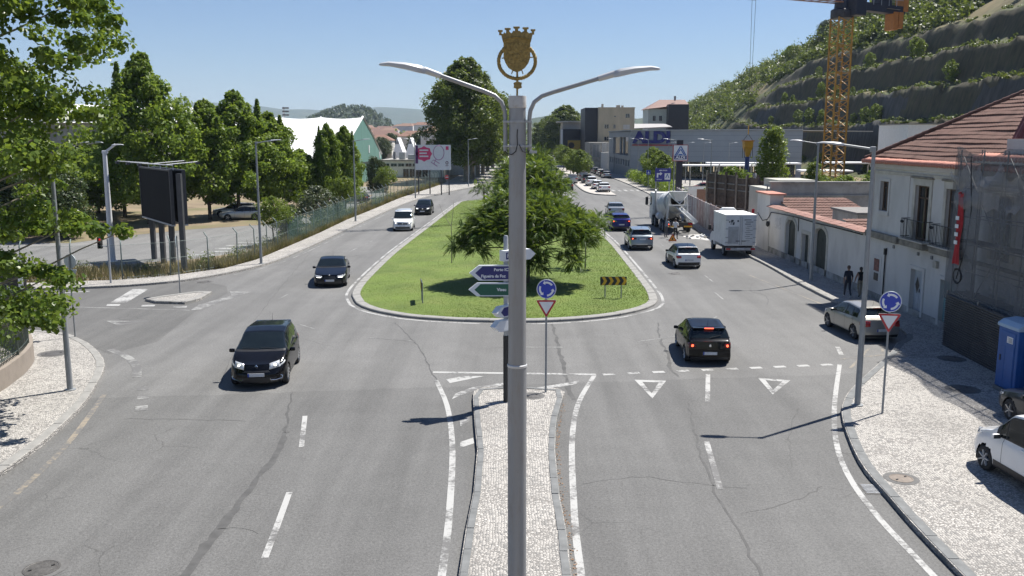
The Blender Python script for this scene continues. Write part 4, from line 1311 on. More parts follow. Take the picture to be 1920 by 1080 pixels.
    def lamp(c, front, side, x0, x1, z0a, z1a, z0b, z1b, sd=0.3, zs0=None, zs1=None, off=0.008, n=5):
        """lens wrapping from the end face (x0..x1, heights a->b) round to sd along the side"""
        b = B()
        vs = []
        s_end = 0 if front else c.L
        cols = []
        for k in range(n + 1):
            f = k / n
            x = x0 + (x1 - x0) * f
            cols.append([(c.end(front, x * side, z, off)) for z in (z0a + (z0b - z0a) * f, (z0a + (z0b - z0a) * f + z1a + (z1b - z1a) * f) / 2, z1a + (z1b - z1a) * f)])
        if sd:
            for k in range(0, n + 1):
                f = k / n
                s = f * sd if front else c.L - f * sd
                lo = z0b + ((zs0 if zs0 is not None else z0b) - z0b) * f
                hi = z1b + ((zs1 if zs1 is not None else z1b) - z1b) * f
                cols.append([c.pt(s, c.side_v(s, z), side, off) for z in (lo, (lo + hi) / 2, hi)])
        for q in cols: vs += q
        m_ = len(cols)
        fs = [(3 * i + j, 3 * i + j + 1, 3 * (i + 1) + j + 1, 3 * (i + 1) + j) for i in range(m_ - 1) for j in range(2)]
        b.add(vs, fs)
        return b
    def endpatch(c, front, x0, x1, z0, z1, off=0.006, n=8, taper=0.0, nz=3):
        b = B()
        vs = []
        for j in range(nz + 1):
            z = z0 + (z1 - z0) * j / nz
            for k in range(n + 1):
                f = k / n
                xa, xb = x0 + taper * j / nz, x1 - taper * j / nz
                vs.append(c.end(front, xa + (xb - xa) * f, z, off))
        b.add(vs, [(j * (n + 1) + k, j * (n + 1) + k + 1, (j + 1) * (n + 1) + k + 1, (j + 1) * (n + 1) + k) for j in range(nz) for k in range(n)])
        return b
def solid(o, t=0.012):
    md = o.modifiers.new('thickness', 'SOLIDIFY'); md.thickness = t; md.offset = 0.0
    return o
WHEELS = {}
def wheel_meshes(r, w, style):
    k = (r, w, style)
    if k in WHEELS: return WHEELS[k]
    q = Matrix.Rotation(R(90), 3, 'Y')
    b = B()
    b.lathe([(r * 0.66, -w / 2 + 0.01), (r * 0.9, -w / 2), (r * 0.985, -w * 0.36), (r, -w * 0.15), (r, w * 0.15), (r * 0.985, w * 0.36), (r * 0.9, w / 2), (r * 0.66, w / 2 - 0.01)], n=26, rot=q, caps=False)
    ty = b.mesh('tyre', True); ty.materials.append(RUBBER)
    b = B()
    b.lathe([(r * 0.68, w / 2 - 0.015), (r * 0.63, w / 2 - 0.01), (r * 0.6, w * 0.2), (0.01, w * 0.12)], n=26, rot=q, caps=False)
    b.lathe([(r * 0.68, -w / 2 + 0.015), (r * 0.55, -w * 0.2), (0.01, -w * 0.2)], n=20, rot=q, caps=False)
    ba = b.mesh('rim', True); ba.materials.append(DARKRIM if style != 'steel' else BLACK)
    sp = B()
    n = {'five': 5, 'ten': 10, 'steel': 7}[style]
    for i in range(n):
        a = 2 * math.pi * i / n
        d = Vector((0, math.cos(a), math.sin(a)))
        sp.bar(Vector((w * 0.40, 0, 0)) + d * r * 0.08, Vector((w * 0.44, 0, 0)) + d * r * 0.64, r * (0.2 if style != 'ten' else 0.085), 0.03)
    sp.lathe([(r * 0.17, w * 0.3), (r * 0.15, w * 0.47), (0.005, w * 0.48)], n=12, rot=q, caps=False)
    sm = sp.mesh('spokes'); sm.materials.append(ALLOY if style != 'steel' else GALV)
    WHEELS[k] = (ty, ba, sm)
    return WHEELS[k]
def put_wheel(t, x, y, r, w, style, name='wheel'):
    ty, ba, sm = wheel_meshes(r, w, style)
    sd = 1 if x > 0 else -1
    o = link(name, ty, None, t, (x, y, r), (0, 0, 0 if sd > 0 else math.pi))
    link('rim', ba, None, o)
    link('spokes', sm, None, o)
def mirror_part(t, c, s, m_, side, z=None, sz=(0.19, 0.11, 0.13), drop=0.0):
    v = 6.05
    p = c.pt(s, v, side, 0.0)
    b = B()
    q = Vector((p.x + side * 0.12, p.y, p.z + 0.03 - drop))
    b.lathe([(0.02, -0.5), (0.38, -0.46), (0.5, -0.25), (0.5, 0.25), (0.4, 0.45), (0.05, 0.5)], n=12, rot=Matrix.Rotation(R(90), 3, 'Y'))
    me = B(); me.add([(q.x + x * sz[0], q.y + y * sz[1], q.z + z_ * sz[2]) for x, y, z_ in b.v], b.f)
    o = me.build('mirror', m_, t, smooth=True)
    b = B(); b.box((q.x, q.y - 0.052, q.z), (sz[0] * 0.8, 0.012, sz[2] * 0.75)); b.build('mirror_glass', GLASS, o)
    b = B(); b.bar((p.x - side * 0.03, p.y, p.z - 0.01), (q.x, q.y, q.z - 0.03), 0.05, 0.04); b.build('mirror_arm', BLACK, o)
def build_car(name, label, cat, c, paint, loc, rz, group=None, style='five', roofpaint=None, doors=(), pillars=(), glass_s=None, cladding=False, front=None, rear=None, detail=True,
              rails=False, rearglass=True, handles=(), sideglass=True, scale=0.955):
    t = thing(name, label, cat, loc, rz, group, scale)
    bo = link('body', c.body(), paint, t)
    for w in (c.wf, c.wr):
        y = c.L / 2 - w
        for sd in (-1, 1):
            b = B()
            xi, xo = sd * (c.W / 2 - 0.30), sd * (c.W / 2 - 0.045)
            n = 16
            ra = c.wheel + 0.07
            vs = []
            for k in range(n + 1):
                a = math.pi * k / n * 1.24 - math.pi * 0.12
                yy, zz = y + ra * math.cos(a), c.wheel + ra * math.sin(a)
                vs += [(xi, yy, zz), (xo, yy, zz)]
            fs = [(2 * k, 2 * k + 1, 2 * k + 3, 2 * k + 2) for k in range(n)]
            vs.append((xi, y, c.wheel))
            fs += [(2 * k, 2 * k + 2, len(vs) - 1) for k in range(n)]
            b.add(vs, fs)
            b.build('wheel_housing', BLACK, t)
            put_wheel(t, sd * (c.W / 2 - 0.115), y, c.wheel, 0.2, style)
    if roofpaint:
        b = c.patch(c.roof[0] - 0.03, c.rroof[0] + 0.06, 8.05, 11, 0.004, None, 14, 8); b.build('roof_panel', roofpaint, t, smooth=True)
    g0, g1 = c.cowl[0], c.roof[0]
    b = c.patch(lambda f: g0 + 0.05 + 0.10 * f * f, lambda f: g1 - 0.035 + 0.05 * f * f, 8.2, 11, 0.005, None, 10, 7); ws = b.build('windscreen', GLASS, t, smooth=True)
    if detail:
        for x0 in (-0.55, 0.05):
            b = B(); p0 = c.warp(x0, float(np.interp(g0 + 0.07, c.S, c.ztt)), g0 + 0.07) + Vector((0, 0.02, 0.02)); p1 = c.warp(x0 + 0.55, float(np.interp(g0 + 0.12, c.S, c.ztt)), g0 + 0.12) + Vector((0, 0.02, 0.02))
            b.tube([p0, p1], 0.008, 4); b.build('wiper', BLACK, ws)
        b = c.patch(lambda f: g0 - 0.06 + 0.10 * f * f, lambda f: g0 + 0.05 + 0.10 * f * f, 8.2, 11, 0.003, None, 2, 7); b.build('cowl_trim', BLACK, t)
    if rearglass:
        r0, r1 = c.rroof[0], c.deck[0]
        b = c.patch(lambda f: r0 + 0.06 - 0.02 * f * f, lambda f: r1 - 0.05 - 0.03 * f * f, 8.3, 11, 0.005, None, 8, 7); rg = b.build('rear_window', GLASS, t, smooth=True)
    if glass_s is None: glass_s = (c.cowl[0] + 0.32, c.rroof[0] + 0.05)
    cuts = [glass_s[0]] + list(pillars) + [glass_s[1]]
    for sd in (-1, 1):
        if sideglass:
            for a, d in zip(cuts, cuts[1:]):
                b = c.patch(a + 0.03, d - 0.03, 6.18, 7.8, 0.006, sd, 8, 4); b.build('side_window', GLASS, t, smooth=True)
            b = c.patch(glass_s[0] - 0.1, glass_s[1] + 0.02, 6.06, 7.95, 0.003, sd, 14, 4); b.build('window_surround', BLACK, t, smooth=True)
        for s in doors:
            b = B()
            vs = []
            for k in range(15):
                v = 2.6 + (6.05 - 2.6) * k / 14
                vs += [c.pt(s - 0.007, v, sd, 0.002), c.pt(s + 0.007, v, sd, 0.002)]
            b.add(vs, [(2 * k, 2 * k + 1, 2 * k + 3, 2 * k + 2) for k in range(14)])
            b.build('door_gap', BLACK, t)
        for s in handles:
            v = 5.45
            p = c.pt(s, v, sd, 0.025)
            b = B(); b.box(p, (0.03, 0.2, 0.035)); b.build('door_handle', paint if detail else BLACK, t, bevel=0.008)
        if cladding:
            s0, s1 = c.wf + c.wheel + 0.08, c.wr - c.wheel - 0.08
            b = c.patch(s0, s1, 2.0, 3.3, 0.008, sd, 10, 4); b.build('sill_cladding', BLACK, t, smooth=True)
        mirror_part(t, c, c.cowl[0] + 0.38, paint if not roofpaint else roofpaint, sd)
        if rails:
            b = B(); pts = [c.pt(s, 8.35, sd, 0.05) for s in np.linspace(c.roof[0] + 0.1, c.rroof[0] - 0.05, 8)]; b.tube(pts, 0.018, 6); b.build('roof_rail', GALV, t, smooth=True)
    if front: front(t, c)
    if rear: rear(t, c)
    return t
def plate(t, c, front, z, w=0.52):
    o = 0.016
    p = c.end(front, 0, z, o)
    b = B(); b.box(p, (w, 0.016, 0.11)); pl = b.build('number_plate', PLATE, t)
    e = 0.0095 if front else -0.0095
    b = B(); b.box(p + Vector(((w / 2 - 0.025) * (1 if front else -1), e, 0)), (0.05, 0.004, 0.11)); b.build('plate_band', PBLUE, pl)
def std_front(hz=(0.56, 0.70), hx=(0.42, 0.70), lit=None, grille=(0.5, 0.44, 0.56), low=(0.24, 0.36), logo=None, sd=0.38, up=0.06, foglamp=None, platez=0.42, drl=None, lens=None):
    def f(t, c):
        W = c.W / 2
        xe = c.nosew * W
        for sd_ in (-1, 1):
            b = c.lamp(True, sd_, hx[0], xe, hz[0] + 0.0, hz[1] - 0.02, hz[0] + up * 0.5, hz[1] + up * 0.5, sd, hz[0] + up + 0.06, hz[1] + up + 0.02)
            h = solid(b.build('headlight', lens or HEADL, t, smooth=True))
            if lit:
                p = c.end(True, sd_ * (hx[0] * 0.45 + xe * 0.55), (hz[0] + hz[1]) / 2 + up * 0.2, 0.012)
                b = B(); b.lathe([(0.045, 0), (0.03, 0.02), (0.002, 0.026)], p, 12, Matrix.Rotation(R(-90), 3, 'X'), caps=False); b.build('lamp_bulb', HEADON, h, smooth=True)
            if drl:
                b = c.endpatch(True, *sorted((sd_ * (hx[0] + 0.06), sd_ * (xe - 0.02))), hz[0] + 0.015, hz[0] + 0.035, 0.022, 4, 0, 1); b.build('running_light', HEADON, h)
            if foglamp:
                b = B(); q = [c.end(True, sd_ * x, z, 0.014) for x, z in ((0.42, 0.36), (0.45, 0.31), (0.6, 0.30), (0.76 * W / 0.9, 0.34), (0.78 * W / 0.9, 0.42), (0.72 * W / 0.9, 0.44))]; b.tube(q, 0.014, 6); b.build('fog_lamp_trim', CHROME, t, smooth=True)
        b = c.endpatch(True, -grille[0], grille[0], grille[1], grille[2], 0.006, 10, 0.05); g = b.build('grille', BLACK, t, smooth=True)
        b = c.endpatch(True, -xe * 0.9, xe * 0.9, low[0], low[1], 0.005, 10, 0.02); b.build('lower_intake', BLACK, t, smooth=True)
        if logo: logo(t, c, g)
        plate(t, c, True, platez)
    return f
def logo_diamond(z):
    def f(t, c, g):
        p = c.end(True, 0, z, 0.012)
        b = B()
        o = [(-0.05, 0), (0, -0.075), (0.05, 0), (0, 0.075)]
        i = [(x * 0.5, y * 0.55) for x, y in o]
        vs = [(p.x + x, p.y, p.z + y) for x, y in o] + [(p.x + x, p.y + 0.02, p.z + y) for x, y in i] + [(p.x + x * 1.0, p.y + 0.0, p.z + y) for x, y in i]
        b.add(vs, [(k, (k + 1) % 4, 4 + (k + 1) % 4, 4 + k) for k in range(4)] + [(4 + k, 4 + (k + 1) % 4, 8 + (k + 1) % 4, 8 + k) for k in range(4)])
        b.build('emblem', CHROME, g)
    return f
def logo_ring(z, r=0.05, front=True, m_=None):
    def f(t, c, g):
        p = c.end(front, 0, z, 0.014)
        b = B(); b.lathe([(r, 0), (r * 0.85, 0.012), (0.003, 0.014)], p, 16, Matrix.Rotation(R(-90 if front else 90), 3, 'X'), caps=False); b.build('emblem', m_ or CHROME, g, smooth=True)
    return f
def std_rear(tz=(0.68, 0.92), tx=0.45, sd=0.22, lit=False, wide=False, platez=0.72, bump=(0.22, 0.40), spoiler=True, logo=None, lens=None, wiper=True, brake=False, exhaust=False, antenna=True, bar=None):
    def f(t, c):
        xe = c.tailw * c.W / 2
        z1 = min(tz[1], c.tail - 0.015)
        for sd_ in (-1, 1):
            b = c.lamp(False, sd_, tx, xe, tz[0] + 0.03, z1 - 0.02, tz[0], z1, sd, tz[0] + 0.06, z1 + 0.0)
            h = solid(b.build('tail_light', lens or REDL, t, smooth=True))
            if lit:
                p = c.end(False, sd_ * (xe * 0.85), (tz[0] + z1) / 2, 0.016)
                b = B(); b.lathe([(0.05, 0), (0.03, 0.018), (0.002, 0.022)], p, 12, Matrix.Rotation(R(90), 3, 'X'), caps=False); b.build('lamp_bulb', REDON, h, smooth=True)
        b = c.endpatch(False, -xe * 0.93, xe * 0.93, bump[0], bump[1], 0.007, 10, 0.0); bp = b.build('bumper_insert', BLACK, t, smooth=True)
        if spoiler:
            r0 = c.rroof[0]
            zt = float(np.interp(r0, c.S, c.ztt))
            b = B()
            w_ = c.sec(r0)[8][0] * 0.96
            b.prism([(-w_, 0.10), (w_, 0.10), (w_ * 0.94, -0.13), (-w_ * 0.94, -0.13)], -0.022, 0.012, None, (0, c.L / 2 - r0, zt - 0.005))
            sp = b.build('roof_spoiler', t.children[0].data.materials[0], t, bevel=0.012)
            b = B(); b.box((0, c.L / 2 - r0 - 0.135, zt - 0.012), (0.34, 0.016, 0.03)); b.build('brake_light', REDON if brake else REDL, sp)
        if wiper:
            s_ = c.deck[0] - 0.06
            b = B(); z_ = float(np.interp(s_, c.S, c.ztt)); p0 = c.warp(0, z_, s_) + Vector((0, -0.03, 0.02)); s2 = c.deck[0] - 0.14; p1 = c.warp(0.42, float(np.interp(s2, c.S, c.ztt)), s2) + Vector((0, -0.03, 0.02)); b.tube([p0, p1], 0.011, 5); b.build('rear_wiper', BLACK, t)
        if antenna:
            s_ = c.rroof[0] - 0.25
            z_ = float(np.interp(s_, c.S, c.ztt)); b = B(); b.tube([(0, c.L / 2 - s_, z_ - 0.01), (0, c.L / 2 - s_ - 0.12, z_ + 0.26)], [0.007, 0.003], 5); b.build('aerial', BLACK, t)
        if exhaust:
            for sx in (-0.55, 0.55):
                b = c.endpatch(False, sx - 0.11, sx + 0.11, 0.27, 0.33, 0.013, 3, 0.0, 1); b.build('exhaust_trim', CHROME, bp)
        if logo: logo(t, c, bp)
        if bar:
            b = c.endpatch(False, -tx, tx, bar[0], bar[1], 0.010, 8, 0.0, 1); b.build('trim_strip', CHROME, bp)
        plate(t, c, False, platez)
    return f
def paint(name, col, metal=0.0, rough=0.35): return M(name, col, rough, metal, var=0.03, coat=0.6 if max(col) < 0.2 else 0.8, spec=0.04 if max(col) < 0.2 else 0.5)
P_BLACK = paint('black car paint', (0.004, 0.004, 0.005))
P_NAVYB = paint('blue black car paint', (0.005, 0.006, 0.010))
P_WHITE = paint('white car paint', (0.76, 0.76, 0.75))
P_SILV = paint('silver car paint', (0.40, 0.405, 0.40), 0.55, 0.32)
P_CHAMP = paint('champagne silver car paint', (0.36, 0.345, 0.315), 0.5, 0.35)
P_GREYB = paint('grey blue car paint', (0.24, 0.28, 0.315), 0.5, 0.33)
P_BLUE = paint('deep blue car paint', (0.012, 0.014, 0.13), 0.2)
P_GREY = paint('dark grey car paint', (0.05, 0.054, 0.06), 0.4)

MPV = dict(L=4.32, W=1.84, hood=0.80, cowl=(0.98, 1.07), roof=(1.86, 1.55), top=(2.45, 1.62), rroof=(3.88, 1.53), deck=(4.2, 1.05), tail=0.98, belt=(0.72, 0.97, 1.04), wheel=0.325, wf=0.86, wr=3.54, bowf=0.34, leanf=0.55, nosew=0.76)
HATCH = dict(L=4.05, W=1.73, hood=0.73, cowl=(1.02, 0.94), roof=(1.80, 1.39), top=(2.3, 1.45), rroof=(3.5, 1.37), deck=(3.93, 0.96), tail=0.9, belt=(0.66, 0.87, 0.94), wheel=0.305, wf=0.8, wr=3.28)
SEDAN = dict(L=4.9, W=1.86, hood=0.74, cowl=(1.45, 0.98), roof=(2.2, 1.40), top=(2.8, 1.46), rroof=(3.45, 1.41), deck=(4.25, 1.04), tail=0.97, belt=(0.66, 0.90, 0.97), wheel=0.33, wf=0.9, wr=3.87, bowf=0.24)
SUV = dict(L=4.5, W=1.86, hood=0.92, cowl=(1.12, 1.10), roof=(1.92, 1.58), top=(2.5, 1.66), rroof=(3.95, 1.58), deck=(4.36, 1.12), tail=1.06, belt=(0.80, 1.02, 1.09), wheel=0.345, wf=0.88, wr=3.56, z0=0.24)
VAN = dict(L=4.4, W=1.85, hood=0.86, cowl=(0.92, 1.10), roof=(1.68, 1.72), top=(2.2, 1.80), rroof=(4.25, 1.78), deck=(4.36, 1.15), tail=1.1, belt=(0.78, 1.02, 1.08), wheel=0.32, wf=0.85, wr=3.63, tumble=0.10, sig=0.05, leanr=0.05)
ESTATE = dict(L=4.75, W=1.82, hood=0.74, cowl=(1.3, 0.96), roof=(2.05, 1.40), top=(2.6, 1.47), rroof=(4.3, 1.40), deck=(4.62, 1.0), tail=0.95, belt=(0.66, 0.89, 0.96), wheel=0.32, wf=0.92, wr=3.62)

build_car('car', 'black compact people carrier with headlights on, nearest car on the left', 'car', Car(**MPV), P_BLACK, (-8.42, 30.15, 0), R(180 + 6), 'cars on the road', 'ten', scale=1.0,
          doors=(1.62, 2.62, 3.42), pillars=(1.62, 2.6, 3.3), handles=(2.45, 3.3), front=std_front((0.64, 0.84), (0.40, 0.7), True, (0.42, 0.56, 0.62), (0.24, 0.40), logo_diamond(0.74), 0.5, 0.10, True, 0.50), rear=std_rear((0.75, 1.0)))
build_car('car', 'blue black saloon with white running lights between the van and the people carrier', 'car', Car(**SEDAN), P_NAVYB, (-10.1, 50.2, 0), R(180 + 7), 'cars on the road', 'five',
          doors=(1.75, 2.72, 3.5), pillars=(2.7, 3.4), handles=(2.6, 3.4), glass_s=(1.75, 3.75), front=std_front((0.58, 0.70), (0.42, 0.7), False, (0.36, 0.5, 0.68), (0.24, 0.38), logo_ring(0.735, 0.045), 0.4, 0.05, False, 0.43, True), rear=std_rear((0.7, 0.9), spoiler=False, wiper=False))
build_car('van', 'small white panel van heading towards the camera on the left', 'van', Car(**VAN), P_WHITE, (-9.55, 79.6, 0), R(180 + 3), 'cars on the road', 'steel',
          doors=(1.5, 2.45), pillars=(), handles=(2.3,), glass_s=(1.3, 2.4), front=std_front((0.68, 0.80), (0.44, 0.7), True, (0.46, 0.62, 0.76), (0.24, 0.42), logo_ring(0.69, 0.05), 0.35, 0.05, False, 0.5), rear=std_rear((0.9, 1.3), antenna=False), rearglass=False, cladding=True)
build_car('car', 'black compact car following the white van', 'car', Car(**MPV), P_BLACK, (-9.3, 95.8, 0), R(180 - 1), 'cars on the road', 'five',
          doors=(1.62, 2.62, 3.42), pillars=(1.62, 2.6, 3.3), handles=(2.45, 3.3), front=std_front((0.64, 0.80), (0.44, 0.7), True, (0.45, 0.58, 0.66), (0.24, 0.4), logo_ring(0.66, 0.05), 0.4, 0.08, False, 0.46), rear=std_rear((0.75, 1.0)), detail=False)

build_car('car', 'black hatchback with red tail lights lit, entering the roundabout', 'car', Car(**HATCH), P_BLACK, (7.12, 33.05, 0), R(-3), 'cars on the road', 'five',
          doors=(1.5, 2.5, 3.2), pillars=(1.52, 2.45, 3.1), handles=(2.35, 3.05), rear=std_rear((0.66, 0.84), 0.52, 0.2, True, platez=0.48, bump=(0.22, 0.33), brake=True, lens=REDDARK, logo=logo_ring(0.76, 0.05, False)), front=std_front())
build_car('car', 'grey blue sport utility car with roof rails behind the lawn tree', 'car', Car(**SUV), P_GREYB, (9.35, 66.3, 0), R(-1), 'cars on the road', 'five',
          doors=(1.65, 2.65, 3.4), pillars=(2.6, 3.4), handles=(2.5, 3.35), rear=std_rear((0.82, 0.98), 0.42, 0.3, True, platez=0.86, bump=(0.26, 0.44), lens=REDDARK, exhaust=True, bar=(0.47, 0.495)), front=std_front(), cladding=True, rails=True)
build_car('car', 'deep blue crossover in the right lane just behind the silver saloon', 'car', Car(**{**SUV, 'L': 4.2, 'top': (2.4, 1.56), 'rroof': (3.6, 1.48), 'deck': (4.05, 1.1), 'roof': (1.85, 1.5), 'wr': 3.3}), P_BLUE, (9.45, 79.6, 0), 0, 'cars on the road', 'five',
          doors=(1.6, 2.5), pillars=(2.45, 3.1), handles=(2.4,), rear=std_rear((0.84, 0.98), 0.42, 0.3, True, platez=0.62, bump=(0.26, 0.44), lens=REDDARK), front=std_front(), cladding=True, detail=False)
build_car('car', 'silver saloon in the right lane, furthest of the four queueing cars', 'car', Car(**SEDAN), P_SILV, (10.75, 94.3, 0), R(-2), 'cars on the road', 'five',
          doors=(1.75, 2.72, 3.5), pillars=(2.7, 3.4), handles=(2.6, 3.4), glass_s=(1.75, 3.75), rear=std_rear((0.68, 0.92), 0.6, 0.2, platez=0.62, spoiler=False, wiper=False, lens=REDDARK), front=std_front(), detail=False)
c3 = build_car('car', 'white hatchback with a black roof driving behind the mixer lorry', 'car', Car(**{**HATCH, 'L': 4.0, 'hood': 0.8, 'top': (2.3, 1.50), 'rroof': (3.45, 1.40), 'roof': (1.8, 1.43), 'tail': 0.94}), P_WHITE, (10.85, 56.9, 0), R(2), 'cars on the road', 'five',
               P_BLACK, doors=(1.5, 2.5, 3.2), pillars=(1.52, 2.45, 3.05), handles=(2.35, 3.05), rear=std_rear((0.68, 0.86), 0.5, 0.22, False, platez=0.58, bump=(0.22, 0.44)), front=std_front(), cladding=True)
for sd in (-1, 1):
    b = Car(**{**HATCH, 'L': 4.0, 'hood': 0.8}).patch(1.55, 3.0, 3.3, 4.5, 0.012, sd, 8, 4); b.build('door_bumper_pad', BLACK, c3, smooth=True)
build_car('car', 'silver hatchback parked in the bay beside the white house', 'car', Car(**{**HATCH, 'L': 4.2, 'rroof': (3.45, 1.39), 'deck': (3.85, 1.04), 'tail': 0.96}), P_CHAMP, (14.42, 36.7, 0), R(5), 'parked cars by the white house', 'five',
          doors=(1.5, 2.5, 3.2), pillars=(1.52, 2.45, 3.05), handles=(2.35, 3.05), rear=std_rear((0.66, 0.92), 0.52, 0.34, False, platez=0.54, bump=(0.22, 0.34)), front=std_front())
build_car('van', 'white van with black side strip parked on the pavement at the right edge', 'van', Car(**{**VAN, 'hood': 0.9, 'cowl': (1.0, 1.12)}), P_WHITE, (12.28, 19.45, 0.118), R(4), 'parked cars by the white house', 'steel',
          doors=(1.55, 2.5), pillars=(1.62,), handles=(2.35,), glass_s=(1.32, 2.45), front=std_front((0.72, 0.9), (0.5, 0.72), False, (0.45, 0.6, 0.72), (0.24, 0.45), None, 0.5, 0.1, False, 0.5, lens=HEADL), rear=std_rear((0.9, 1.3)), cladding=True)
build_car('car', 'dark car parked behind the white van at the right edge', 'car', Car(**ESTATE), P_GREY, (14.98, 23.2, 0.118), R(4), 'parked cars by the white house', 'five',
          doors=(1.6, 2.6), pillars=(2.55,), handles=(2.4,), front=std_front(), rear=std_rear())

e0 = build_car('car', 'silver estate car parked under the trees behind the fence', 'car', Car(**ESTATE), P_SILV, (-26.6, 89.3, -0.02), R(98), 'cars in the left car park', 'five',
               doors=(1.6, 2.6, 3.4), pillars=(2.55, 3.3), handles=(2.4, 3.2), rear=std_rear((0.68, 0.86), 0.4, 0.3, platez=0.62), front=std_front(), rails=True, detail=False)
dup(e0, (-28.6, 93.2, -0.02), R(100), 'silver estate car half hidden behind the other silver estate')
bk = build_car('car', 'black hatchback parked in the shade at the back of the left car park', 'car', Car(**HATCH), P_BLACK, (-19.6, 112.3, -0.02), R(80), 'cars in the left car park', 'five', doors=(1.5, 2.5), pillars=(2.45,), rear=std_rear(), front=std_front(), detail=False)
wh = build_car('car', 'white hatchback parked under the trees left of the black hatchback', 'car', Car(**HATCH), P_WHITE, (-23.6, 108.5, -0.02), R(85), 'cars in the left car park', 'five', doors=(1.5, 2.5), pillars=(2.45,), rear=std_rear(), front=std_front(), detail=False)

sv = build_car('van', 'silver van waiting behind the lawn trees on the avenue', 'van', Car(**VAN), P_SILV, (10.6, 160, 0), R(0), 'cars far down the avenue', 'steel', doors=(1.5,), glass_s=(1.3, 2.4), rear=std_rear((0.9, 1.3), antenna=False), front=std_front(), detail=False)
pk = build_car('car', 'dark pickup like car ahead of the silver van behind the lawn trees', 'car', Car(**SUV), P_GREY, (8.6, 141, 0), 0, 'cars far down the avenue', 'five', doors=(1.65,), pillars=(2.6,), rear=std_rear(), front=std_front(), detail=False)
ws_ = build_car('car', 'white saloon parked at the tip of the service lane pavement', 'car', Car(**{**SEDAN, 'L': 4.4, 'deck': (3.95, 1.0), 'wr': 3.5}), P_WHITE, (13.55, 134.3, 0.118), 0, 'cars parked along the service lane', 'five', doors=(1.75, 2.7), pillars=(2.7,), glass_s=(1.75, 3.6), rear=std_rear((0.68, 0.88), 0.5, spoiler=False, wiper=False), front=std_front(), detail=False)
dup(wh, (13.3, 141.5, 0.118), 0, 'white hatchback parked directly in front of the white saloon', 'cars parked along the service lane')
dup(wh, (13.2, 151, 0.118), 0, 'white hatchback parked third along the service lane pavement', 'cars parked along the service lane', (1, 1.05, 1.1))
dup(pk, (13.2, 160, 0.118), 0, 'dark tall car parked fourth along the service lane pavement', 'cars parked along the service lane')
dup(sv, (13.2, 169, 0.118), 0, 'silver van parked fifth along the service lane pavement', 'cars parked along the service lane')
dup(bk, (13.3, 177, 0.118), 0, 'black hatchback parked sixth along the service lane pavement', 'cars parked along the service lane')
src = [e0, bk, wh, bk, e0, bk, e0]
lab = ['silver estate', 'black hatchback', 'white hatchback', 'black hatchback', 'silver estate', 'black hatchback', 'silver estate']
ords = ['nearest', 'second', 'third', 'fourth', 'fifth', 'sixth', 'furthest']
for i in range(7):
    dup(src[i], (19.0, 183 + i * 6.2, 0), R(0), '%s parked below the supermarket wall, %s of the row' % (lab[i], ords[i]), 'cars parked below the supermarket')
for i, (s, x, y, l) in enumerate(((bk, 11.5, 262, 'black hatchback on the distant avenue'), (wh, 13.4, 300, 'white hatchback on the distant avenue'), (e0, 14.3, 285, 'silver estate car on the distant avenue'), (pk, 13.0, 345, 'dark tall car on the distant avenue'), (wh, 16.5, 380, 'white hatchback furthest down the avenue'))):
    dup(s, (x, y, 0), 0, l, 'cars far down the avenue')
for i, (s, x, y, l) in enumerate(((bk, 15.8, 215, 'black hatchback parked beside the far street trees'), (e0, 16, 222, 'silver estate parked beside the far street trees'), (pk, 16.2, 229, 'dark tall car parked beside the far street trees'), (bk, 16.4, 240, 'black hatchback parked beyond the far street trees'))):
    dup(s, (x, y, 0.0), 0, l, 'cars parked beside the far trees')
for i, (s, x, y, a, l) in enumerate(((e0, 33.5, 137, 95, 'silver estate car in the supermarket car park'), (wh, 38.5, 141, 90, 'white hatchback in the supermarket car park'))):
    dup(s, (x, y, 0.0), R(a), l, 'cars in the supermarket car park')
rd = build_car('car', 'red hatchback in the supermarket car park behind the pylon sign', 'car', Car(**HATCH), paint('red car paint', (0.25, 0.012, 0.015)), (28.6, 136, 0), R(88), 'cars in the supermarket car park', 'five', doors=(1.5, 2.5), pillars=(2.45,), rear=std_rear(), front=std_front(), detail=False)
dup(rd, (47.5, 118, 0), R(90), 'red hatchback in the car park beyond the garden wall', 'cars in the supermarket car park')

def lorry_wheel(t, x, y, r, w, name='wheel'): put_wheel(t, x, y, r, w, 'steel', name)
TRUCKW = M('lorry white', (0.66, 0.67, 0.67), 0.45, var=0.06, vscale=2, dirt=(0.45, 0.43, 0.40), dscale=1.2, damt=0.4)
CHAS = M('chassis grime', (0.035, 0.033, 0.03), 0.7, var=0.3)
PANELG = M('scuffed aluminium', (0.40, 0.42, 0.44), 0.5, 0.3, var=0.12, dirt=(0.25, 0.25, 0.25))
t = thing('box_lorry', 'white box lorry parked at the right kerb with its rear doors closed', 'lorry', (15.42, 60.55, 0), R(0), scale=0.97)
b = B(); b.b2((-1.06, 0, 0.80), (1.06, 3.75, 2.92)); bx_ = b.build('cargo_box', TRUCKW, t, bevel=0.02)
b = B(); b.b2((-1.09, -0.02, 2.90), (1.09, 3.79, 2.97)); b.build('box_roof', WHITE, bx_)
